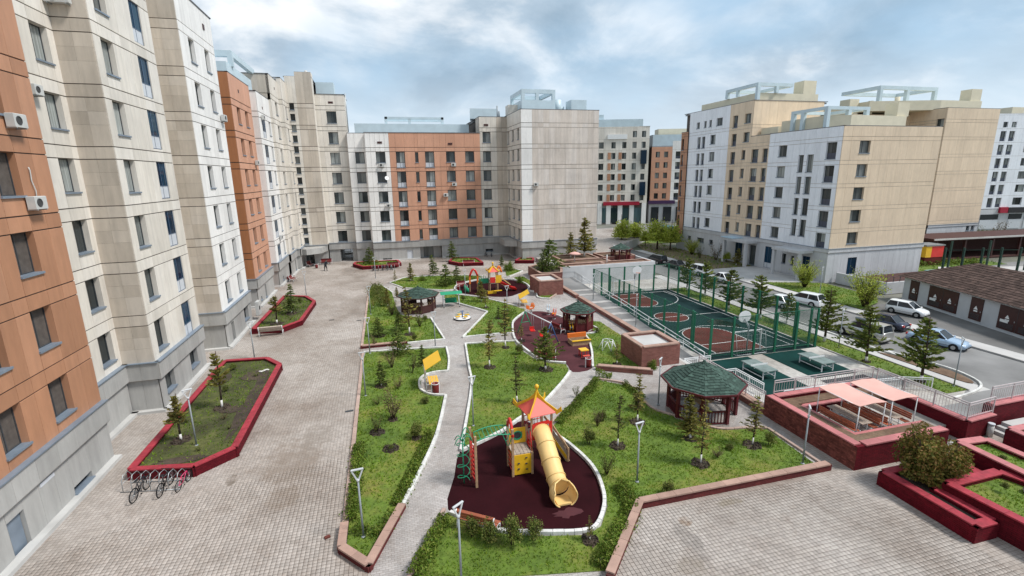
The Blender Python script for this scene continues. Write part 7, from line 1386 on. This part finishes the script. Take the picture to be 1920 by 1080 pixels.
def kindmesh(kind, v):
    k = (kind, v)
    if k in TREE: return TREE[k]
    r = np.random.default_rng(100+v*7+len(kind))
    if kind == 'spruce': c, l = conifer(v, 1., .30, 17, 9, 13, .2, 'spruce', .12, .12, .075); t = trunkm(1., .022, .004, .3, r, .1, limbs=l)
    elif kind == 'fatspruce': c, l = conifer(v+30, 1., .46, 16, 11, 16, .2, 'spruce', .06, .04, .08, .1); t = trunkm(1., .025, .005, .3, r)
    elif kind == 'yspruce': c, l = conifer(v+60, 1., .28, 18, 9, 12, .12, 'larch', .1, .12, .08, .25); t = trunkm(1., .022, .004, .4, r, .12, limbs=l)
    elif kind == 'pine': c, l = conifer(v+90, 1., .36, 13, 12, 24, -.02, 'pine', .2, .22, .07, .28); t = trunkm(1., .022, .006, .5, r, .1, limbs=l)
    elif kind == 'larch': c, l = conifer(v+120, 1., .17, 15, 6, 8, .1, 'larch', .2, .26, .055, .2); t = trunkm(1., .011, .003, .5, r, .16, limbs=l)
    elif kind == 'darklarch': c, l = conifer(v+150, 1., .15, 14, 6, 8, .1, 'shrubleaf', .2, .3, .055, .2); t = trunkm(1., .012, .003, .5, r, .16, limbs=l)
    elif kind == 'youngpine': c, l = conifer(v+170, 1., .17, 9, 7, 14, .0, 'larch', .15, .42, .075, .55); t = trunkm(1., .016, .005, .8, r, .14, limbs=l)
    elif kind == 'shrub':
        C, r = bushpts(v+200, 1500, .42, .72, .28); c = leafmesh(C, .075, X['shrubleaf'], r); m = M()
        for k2 in range(7): a = r.uniform(0, 6.28); m.tube([(.04*math.cos(a), .04*math.sin(a), 0), (.14*math.cos(a), .14*math.sin(a), .4), (.3*math.cos(a), .3*math.sin(a), .8)], [.014, .01, .004], 5)
        t = m.mesh('stems', [X['bark']])
    elif kind == 'twiggy':
        m = M(); C = []
        for k2 in range(16):
            a = r.uniform(0, 6.28); l = r.uniform(.5, 1.); p = [(.03*math.cos(a), .03*math.sin(a), 0), (.15*math.cos(a), .15*math.sin(a), l*.5), (.32*math.cos(a+.4), .32*math.sin(a+.4), l)]; m.tube(p, [.013, .008, .003], 4)
            for q_ in range(26): s_ = r.uniform(.3, 1); C.append([p[2][0]*s_+r.normal(0, .05), p[2][1]*s_+r.normal(0, .05), l*s_+r.normal(0, .03)])
        c = leafmesh(np.array(C), .06, X['dry'] if v % 2 else X['shrubleaf'], r); t = m.mesh('stems', [X['bark']])
    elif kind == 'willow':
        m = M(); C = []
        for k2 in range(60):
            a = r.uniform(0, 6.28); l = r.uniform(.55, 1.05); rr = r.uniform(.1, .5); p = [(.03*math.cos(a), .03*math.sin(a), .02), (rr*.45*math.cos(a), rr*.45*math.sin(a), l*.6), (rr*math.cos(a+.2), rr*math.sin(a+.2), l)]; m.tube(p, [.01, .006, .002], 4)
            for q_ in range(55): s_ = r.uniform(.25, 1); w_ = .02+.03*s_; C.append([rr*s_**1.2*math.cos(a+.1)+r.normal(0, w_), rr*s_**1.2*math.sin(a+.1)+r.normal(0, w_), l*s_+r.normal(0, .03)])
        c = leafmesh(np.array(C), .042, X['willow'], r); t = m.mesh('stems', [X['bark']])
    elif kind == 'grove':
        C, r = bushpts(v+300, 2600, .36, .62, .3, .4); c = leafmesh(C, .06, X['willow'], r)
        l = [((0, 0, .3), (.22*math.cos(a), .22*math.sin(a), .65), .016, .005) for a in (0, 1.3, 2.6, 3.9, 5.2)]; t = trunkm(1., .025, .006, .4, r, limbs=l)
    elif kind == 'bronze':
        C, r = bushpts(v+400, 12000, .52, .86, .08, .3); c = leafmesh(C, .05, X['autumn'], r); m = M()
        for k2 in range(9): a = r.uniform(0, 6.28); m.tube([(.04*math.cos(a), .04*math.sin(a), 0), (.18*math.cos(a), .18*math.sin(a), .4), (.28*math.cos(a), .28*math.sin(a), .62)], [.02, .014, .005], 5)
        t = m.mesh('stems', [X['bark']])
    elif kind == 'round': C, r = bushpts(v+500, 2200, .5, .9, .05, .4); c = leafmesh(C, .075, X['hedge'], r); t = M().tube([(0, 0, 0), (0, 0, .5)], .02, 5).mesh('stems', [X['bark']])
    TREE[k] = (c, t); return TREE[k]
NV = {'tree': 0}
MUL = None
def plant(kind, p, label, v=None, z=0., wide=1., group=None, mulch=None):
    """p = (x, y, height)"""
    global MUL
    NV['tree'] += 1; v = NV['tree'] % 5 if v is None else v
    big = kind in ('youngpine', 'spruce', 'fatspruce', 'yspruce', 'pine', 'larch', 'darklarch', 'grove', 'willow'); nm = {'youngpine': 'pine_tree', 'spruce': 'spruce_tree', 'fatspruce': 'spruce_tree', 'yspruce': 'young_conifer', 'pine': 'pine_tree', 'larch': 'larch_sapling', 'darklarch': 'larch_sapling', 'grove': 'willow_tree', 'willow': 'willow_shrub'}.get(kind, 'shrub')
    t = thing(nm, label, 'tree' if big and kind != 'willow' else 'shrub', (p[0], p[1], z+.03), random.uniform(0, 6.28), group or {'tree': 'young trees in the garden'}.get('tree' if big else '', 'shrubs in the garden'))
    h = p[2]; t.scale = (h*wide, h*wide*random.uniform(.85, 1.15), h); t.rotation_euler = (random.gauss(0, .03), random.gauss(0, .03), random.uniform(0, 6.28)); c, tr_ = kindmesh(kind, v); link('crown', c, t); link('trunk' if nm != 'shrub' else 'stems', tr_, t)
    if mulch:
        if MUL is None:
            m = M(); pts = [(1*random.uniform(.75, 1.1)*math.cos(k*.393), random.uniform(.75, 1.1)*math.sin(k*.393)) for k in range(16)]; m.poly([(x, y, .05) for x, y in pts]); m.grid([[(x, y, .05) for x, y in pts], [(x*1.15, y*1.15, 0) for x, y in pts]], sm=False)
            for k in range(60): a, q_ = random.uniform(0, 6.28), random.uniform(0, .95)**.5; m.ball((q_*math.cos(a), q_*math.sin(a), .05), random.uniform(.05, .1), 3)
            MUL = m.mesh('mulch', X['soil'])
        o = link('mulch', MUL, t); o.scale = (mulch/(h*wide), mulch/(h*wide), 1/h)
    return t
PL = [
 # near lawn
 ('darklarch', (10.24,19.50,2.83,0), 'thin sapling in dark mulch, leftmost of the near lawn', .42), ('larch', (12.33,21.36,2.85,0), 'thin sapling behind the leftmost one near the gazebo', .4), ('larch', (13.17,17.10,3.18,0), 'yellowish sapling nearest the low brick kerb', .45), ('yspruce', (14.01,19.11,2.39,0), 'small feathery conifer in front of the large gazebo', .35), ('larch', (16.52,17.76,2.68,0), 'bare sapling right of the large gazebo', .42),
 ('larch', (6.40,14.04,1.05,0), 'tiny sapling in mulch at the bottom of the near lawn', .35),
 # middle lawn
 ('pine', (9.96,29.67,3.13,0), 'broad young pine at the edge of the worn play area', .5), ('larch', (6.37,31.17,3.54,0), 'tall thin larch on the middle lawn', .42), ('darklarch', (6.77,25.37,2.94,0), 'bare sapling below the larch on the middle lawn', .35), ('larch', (10.01,35.88,1.52,0), 'small brownish sapling by the swings', .3), ('shrub', (9.08,33.03,1.05,0), 'low shrub by the kerb of the worn play area', 0),
 # narrow lawn
 ('spruce', (-0.92,30.16,1.76,0), 'small dark spruce in mulch on the narrow lawn', .4), ('fatspruce', (0.25,35.54,2.28,0), 'bushy dark spruce at the cross path, larger of two', 0), ('spruce', (1.89,32.85,1.65,0), 'slim dark spruce left of the yellow canopy', 0), ('twiggy', (1.12,31.79,1.38,0), 'reddish twiggy shrub between the two dark spruces', 0), ('twiggy', (-0.19,33.18,1.37,0), 'brown twiggy shrub by the cross path', 0), ('twiggy', (-1.14,27.52,0.60,0), 'whitish twiggy stump on the plaza side of the narrow lawn', 0), ('twiggy', (-0.30,25.40,1.82,0), 'tall bare twiggy shrub in the middle of the narrow lawn', .25), ('twiggy', (-1.15,24.23,1.11,0), 'bare twiggy shrub in a dug pit', .4), ('shrub', (0.83,23.04,1.03,0), 'leafy shrub near the curved white kerb', .25), ('shrub', (-0.48,22.39,0.28,0), 'flat dug pit with a few leaves on the narrow lawn', .4), ('shrub', (1.60,26.91,0.51,0), 'low shrub just below the canopy recess', 0), ('twiggy', (0.12,29.43,0.89,0), 'small brown shrub right of the dark spruce', 0),
 # left lawn
 ('fatspruce', (-1.08,40.64,1.72,0), 'round dark conifer in mulch near the plaza kerb', .45), ('fatspruce', (0.62,41.77,1.73,0), 'dense conifer left of the tall thin pine', 0), ('larch', (1.41,40.30,4.24,0), 'tall thin pine in front of the brown gazebo', .45), ('twiggy', (2.41,42.33,1.52,0), 'rusty brown shrub by the brown gazebo', 0), ('yspruce', (-0.25,50.44,1.97,0), 'yellow green young tree at the head of the left lawn', 0), ('twiggy', (0.10,46.81,1.69,0), 'tan bush behind the round dark conifer', 0), ('larch', (-1.69,50.26,1.01,0), 'white stemmed stick by the plaza kerb', 0), ('shrub', (2.99,43.67,0.81,0), 'dark low shrub at the gazebo foot', 0), ('shrub', (1.69,38.49,0.81,0), 'low dark shrubs at the lower end of the left lawn', 0), ('twiggy', (-1.44,38.15,0.97,0), 'small brown clump at the corner of the left lawn', 0), ('yspruce', (0.83,54.13,1.21,0), 'small pale tree beside the path mouth', 0),
 # far lawn
 ('yspruce', (2.84,62.63,2.43,0), 'young yellowish conifer on the far lawn', .35), ('spruce', (5.90,65.18,2.97,0), 'dark young spruce in the middle of the far lawn', 0), ('fatspruce', (6.72,58.04,2.82,0), 'left of two bushy spruces on the far lawn', 0), ('fatspruce', (8.25,59.10,2.29,0), 'right of two bushy spruces on the far lawn', 0), ('larch', (0.82,61.98,1.71,0), 'thin pale sapling at the plaza corner of the far lawn', 0), ('round', (4.23,62.15,0.90,0), 'low rounded shrub on the far lawn', 0),
 # triangular lawn
 ('larch', (9.32,46.65,2.09,0), 'slim sapling on the triangular lawn', .3), ('spruce', (9.64,42.60,1.23,0), 'small dark conifer on the triangular lawn', .3), ('yspruce', (9.41,49.31,2.42,0), 'tall golden sapling in front of the far playset', 0), ('shrub', (7.55,50.16,0.76,0), 'low green shrub along the far path', 0), ('shrub', (9.92,40.42,0.99,0), 'green bush near the point of the triangular lawn', 0), ('twiggy', (8.22,39.35,0.96,0), 'small brown clump at the tip of the triangular lawn', 0), ('larch', (8.39,34.70,3.95,0), 'very tall thin sapling at the cross path', .3),
 # right of the worn play area
 ('twiggy', (16.85,38.70,0.55,0), 'dark fallen shrub by the court path', 0), ('shrub', (16.62,35.92,0.61,0), 'small bush on the lawn beside the lattice gazebo', 0), ('larch', (15.03,29.12,1.73,0), 'thin sapling in front of the near brick shaft', .3), ('round', (16.92,27.74,0.77,0), 'yellow green tuft at the foot of the near brick shaft', 0), ('round', (16.74,40.30,0.77,0), 'green bush behind the lattice gazebo', 0), ('round', (15.83,57.13,1.01,0), 'green bush left of the far brick shaft', 0), ('round', (16.49,65.00,1.66,0), 'rounded bright green shrub at the corner lawn', 0), ('spruce', (16.20,68.58,1.74,0), 'small spruce beside the rounded bright shrub', 0),
 # shrubs along the near lawn
 ('shrub', (2.32,15.39,0.97,0), 'shrub right behind the slatted bench', 0), ('shrub', (2.87,14.95,1.11,0), 'second shrub behind the slatted bench', 0), ('shrub', (3.63,14.63,1.32,0), 'leafy shrub third in the row by the white kerb', 0), ('shrub', (4.48,14.61,1.03,0), 'shrub at the right end of the row by the white kerb', 0), ('twiggy', (8.76,17.57,1.19,0), 'dark leafy shrub right of the play area', 0), ('shrub', (8.96,20.03,1.01,0), 'shrub on the slope above the white kerb', 0), ('shrub', (10.61,15.57,0.83,0), 'shrub beside the lamp on the near lawn', 0), ('twiggy', (14.27,17.37,0.56,0), 'flat dark shrub in the middle of the near lawn', 0), ('shrub', (17.33,17.53,0.87,0), 'dark shrub at the right end of the near lawn', 0), ('shrub', (15.21,17.71,0.37,0), 'tiny dark tuft beside the flat shrub', 0), ('twiggy', (10.12,21.59,1.08,0), 'bare shrub left of the saplings', 0), ('shrub', (10.63,22.04,0.79,0), 'green shrub below the diagonal hedge', 0), ('shrub', (13.01,22.61,1.14,0), 'leafy shrub by the path to the gazebo', 0), ('twiggy', (10.36,25.17,0.79,0), 'twiggy shrub in the diagonal hedge', 0),
 ('pine', (36.32,52.31,4.30,1), 'pine behind the far end of the court fence', 0), ('pine', (36.56,49.00,4.30,1), 'second pine along the court fence', 0), ('pine', (35.27,43.18,4.48,1), 'third pine along the court fence', 0), ('pine', (35.84,39.21,4.57,1), 'fourth pine along the court fence', 0), ('pine', (37.35,37.39,3.04,1), 'smaller pine by the near court corner', 0), ('pine', (36.16,32.02,4.71,1), 'dark pine just past the near court corner', 0), ('pine', (35.26,27.37,4.55,1), 'large open pine in front of the silver car', .3), ('pine', (35.41,23.46,4.67,1), 'open pine beside the soil bed at the bend', .35),
 ('willow', (50.94,48.90,3.59,1), 'bright green willow bush by the block entrance', 0), ('willow', (49.35,39.46,4.09,1), 'large bright willow bush on the verge', 0), ('twiggy', (50.13,40.37,0.98,1), 'dark low bush under the large willow', 0),
 ('grove', (46.77,90.29,6.51,1), 'leftmost bright green tree of the far group', 0), ('grove', (50.67,92.14,5.58,1), 'second bright tree of the far group', 0), ('grove', (51.02,83.93,7.01,1), 'tallest bright tree of the far group', 0), ('grove', (52.53,81.87,5.90,1), 'bright tree right of the tallest one', 0), ('grove', (56.25,84.19,6.30,1), 'bright tree against the orange wall', 0), ('grove', (51.13,88.58,4.02,1), 'small bright tree in the middle of the far group', 0),
 ('willow', (53.34,76.10,2.91,1), 'thin pale sapling on the dry verge', 0), ('twiggy', (53.72,69.92,3.00,1), 'bare sapling on the dry verge', 0), ('yspruce', (53.52,64.69,2.83,1), 'yellowish sapling near the dry verge end', 0), ('twiggy', (52.24,72.19,2.14,1), 'brown sapling next to the street lamp', 0), ('grove', (54.02,67.61,1.96,1), 'small pale green sapling on the verge', 0),
 ('twiggy', (114.10,69.53,3.73,1), 'bare brown tree by the market kiosk', 0), ('twiggy', (119.67,69.89,4.12,1), 'bare brown tree nearer to the market sign', 0), ('round', (85.79,58.63,1.51,1), 'dark green hedge clump behind the tan gable', 0), ('round', (85.78,57.02,1.40,1), 'second hedge clump behind the tan gable', 0),
]
for kind, p, l, mu in PL: plant(kind, p, l, z=LZ if p[3] else 0., wide={'larch': 1.25, 'darklarch': 1.2, 'shrub': .9 if p[2] > .6 else 1.6, 'twiggy': .9 if p[2] > .6 else 1.5, 'round': 1.1, 'willow': 1.15, 'grove': 1.1}.get(kind, 1.), mulch=mu)
plant('youngpine', (-10.6, 25.6, 2.5), 'small yellow tipped pine in the long red planter', z=.32, wide=1.3, mulch=.4); plant('youngpine', (-9.7, 29.0, 3.4), 'taller thin pine in the middle of the long red planter', z=.32, wide=1.1, mulch=.45); plant('twiggy', (-9.2, 27.5, .35), 'low dark mound of twigs in the long red planter', z=.32, wide=1.8); plant('twiggy', (-8.9, 33.4, .3), 'dug bed near the far end of the long red planter', z=.32, wide=2)
pa = [o for o in bpy.data.objects if o.get('label') == 'long red walled planter beside the bicycle rack'][0]
for k, (x, y, rx, ry) in enumerate(((-8.35, 29.5, .35, 4.6), (-9.0, 33.6, .8, .9), (-9.0, 28.6, .7, .45), (-9.9, 23.6, 1.1, .3), (-10.9, 33.5, .5, .9))):
    M().poly([(x+rx*(1+.18*math.sin(3*q_+k)+.12*math.sin(5*q_))*math.cos(q_*.2618), y+ry*(1+.15*math.cos(4*q_+k))*math.sin(q_*.2618), .372+.002*k) for q_ in range(24)]).build('bare_soil', X['soil'], pa)
for k in range(7):
    m = M(); m.ball((0, 0, 0), .09, 5, sc=(1, .8, .6)); tag(m.build('edging_stone', X['lime'], pa, (-8.35-.13*k*.6, 34.3-.02*k+.1*math.sin(k), .41)), None)
for i, (x, y, h, l) in enumerate(((-11.0, 27.6, .4, 'low green shrub by the wall side of the long red planter'), (-10.2, 31.5, .45, 'middle shrub of the long red planter'), (-9.4, 24.3, .3, 'small tuft at the bicycle end of the long red planter'), (-10.7, 35.2, .5, 'shrub at the far end of the long red planter'), (-8.6, 26.2, .3, 'tuft along the plaza wall of the long red planter'))): plant('shrub' if i % 2 else 'twiggy', (x, y, h), l, z=.32, wide=1.6)
plant('youngpine', (-10.0, 46.2, 2.6), 'small pale pine at the near end of the smaller red planter', z=.3, wide=1.5, mulch=.5); plant('spruce', (-9.3, 49.5, 3.0), 'dark slim spruce in the smaller red planter', z=.3, wide=1.1, mulch=.5); plant('twiggy', (-9.0, 47.2, .4), 'dark low shrub in the smaller red planter', z=.3, wide=1.6); plant('shrub', (-9.1, 53.5, .7), 'shrub at the far end of the smaller red planter', z=.3)
plant('fatspruce', (-2.6, 75.6, 2.6), 'bushy conifer in the red planter before the archway', z=.35); plant('spruce', (9.9, 75.5, 2.9), 'spruce in the planter under the orange wall', z=.35, wide=1.2)
plant('fatspruce', (20.4, 59.6, 4.1), 'broad conifer in the brick planter by the terrace', z=.95, wide=1.15); plant('fatspruce', (19.3, 58.6, 2.6), 'lower conifer leaning at the edge of the brick planter', z=.95); plant('yspruce', (26.6, 67.4, 3.8), 'shorter of two yellowish spruces on the far terrace', z=.9, wide=1.1); plant('yspruce', (28.9, 67.8, 6.0), 'taller of two yellowish spruces on the far terrace', z=.9)
plant('bronze', (20.9, 13.0, 3.0), 'large bronze green bush in the near red planter', z=.45, wide=.86)
for i, (x, y) in enumerate(((27.9, 13.3), (24.5, 12.6), (22.3, 11.2))): plant('shrub', (x, y, .35), ['tuft in the planter beside the terrace steps', 'tuft of pale grass in the narrow raised planter', 'dark tuft among the grass of the stone planter'][i], z=.9, wide=1.2)
# hedges
def hedge(label, pts, w_, h, dens=1500, mat='hedge', z=0.03, size=.1):
    t = thing('hedge', label, 'hedge', (*pts[0], z), 0, 'clipped and loose hedges'); r = np.random.default_rng(len(label)); C = []; st = M(); o = Vector((*pts[0], 0))
    for a, c in zip(pts, pts[1:]):
        L = math.dist(a, c); n = int(L*w_*dens); s_ = r.uniform(0, 1, n); dx, dy = (c[0]-a[0])/L, (c[1]-a[1])/L; ph = s_*L; hh = h*(.72+.28*np.sin(ph*3.1+r.uniform(0, 6))*np.sin(ph*1.3+1)); off = r.normal(0, w_*.3, n); zz = hh*r.uniform(0, 1, n)**.55*np.clip(1.15-(np.abs(off)/(w_*.75))**2, .1, 1)
        C.append(np.stack([a[0]+(c[0]-a[0])*s_-dy*off-o.x, a[1]+(c[1]-a[1])*s_+dx*off-o.y, zz], 1))
        for k in range(int(L/.25)): p = (a[0]+dx*k*.25-o.x, a[1]+dy*k*.25-o.y); st.tube([(p[0], p[1], 0), (p[0]+random.uniform(-.08, .08), p[1]+random.uniform(-.08, .08), h*.7)], .008, 4)
    link('foliage', leafmesh(np.concatenate(C), size, X[mat], r), t); st.build('stems', X['bark'], t)
hedge('hedge along the plaza side of the narrow lawn tip', [(-2.0, 23.2), (-2.0, 17.4)], .5, .5); hedge('hedge inside the curved white kerb of the narrow lawn', [(-.35, 17.9), (.55, 20.3), (1.5, 23.2)], .5, .4); hedge('hedge at the point of the narrow lawn', [(-1.9, 17.0), (-1.0, 16.4), (-.5, 17.4)], .5, .35, 800)
hedge('hedge between the garden path and the near lawn', [(1.45, 16.6), (.2, 14.0)], .55, .6); hedge('hedge along the diagonal path', [(8.2, 22.4), (9.7, 23.8), (12.5, 26.9)], .45, .5); hedge('hedge behind the brick kerb of the near lawn', [(6.2, 12.7), (8.7, 15.1), (8.9, 16.6)], .6, .55)
hedge('loose planting along the plaza kerb of the left lawn', [(-1.6, 60), (-1.2, 55), (-.8, 51)], 1.6, .9, 240, 'shrubleaf', size=.13); hedge('tuft of shrubs by the low brick wall and lamp', [(13.9, 25.9), (14.0, 23.6)], .4, .45, 1100); hedge('shrub border at the path mouth near the low brick wall', [(12.7, 27.6), (13.6, 27.0)], .6, .7, 1000)
hedge('loose undergrowth on the far lawn below the spruces', [(7.3, 58.5), (9.0, 60.5), (11.5, 61.5)], 1.2, .6, 300, 'hedge', size=.13); hedge('undergrowth by the swings', [(10.0, 42.2), (11.4, 44.0)], .9, .5, 500, 'hedge', size=.11); hedge('dark hedge behind the tan gable', [(73, 55.5), (90, 54)], 1.6, 1.0, 60, 'hedge', LZ, .25)
# grass blades
def grass():
    VV = []; FF = []; nb = 0; r = RNG
    for poly, z, dens in LAWNS:
        P = np.array(poly); lo, hi = P.min(0), P.max(0); area = np.prod(hi-lo); d = math.hypot(*((lo+hi)/2)); dn = (150 if d < 26 else 80 if d < 45 else 34 if d < 70 else 9)*dens; sz = (.075 if d < 26 else .09 if d < 45 else .13 if d < 70 else .24)
        n = int(area*dn); Q = r.uniform(lo, hi, (n, 2)); Q = Q[inpoly(Q, poly)]; n = len(Q)
        pn = np.sin(Q[:, 0]*1.3+1.1*np.sin(Q[:, 1]*.7))*np.sin(Q[:, 1]*1.1+.9*np.cos(Q[:, 0]*.9)); keep = r.uniform(-1.6, 1, n) < pn+.35; Q = Q[keep]; n = len(Q)
        for k in range(2):
            a = r.uniform(0, 6.283, n); h = sz*r.uniform(.5, 1.25, n); w_ = h*.28; lx, ly = r.normal(0, .45, n)*h, r.normal(0, .45, n)*h; jx, jy = r.normal(0, .03, n), r.normal(0, .03, n)
            b0 = np.stack([Q[:, 0]+jx-np.cos(a)*w_, Q[:, 1]+jy-np.sin(a)*w_, np.full(n, z-.005)], 1); b1 = np.stack([Q[:, 0]+jx+np.cos(a)*w_, Q[:, 1]+jy+np.sin(a)*w_, np.full(n, z-.005)], 1); tp = np.stack([Q[:, 0]+jx+lx, Q[:, 1]+jy+ly, z+h], 1)
            V = np.stack([b0, b1, tp], 1).reshape(-1, 3); VV.append(V); FF.append(np.arange(len(V)).reshape(-1, 3)+nb); nb += len(V)
    o = link('grass', npmesh('grass', np.concatenate(VV), np.concatenate(FF), X['blade'])); tag(o, 'short grass on the lawns, verges and planters', 'grass', kind='stuff')
grass()
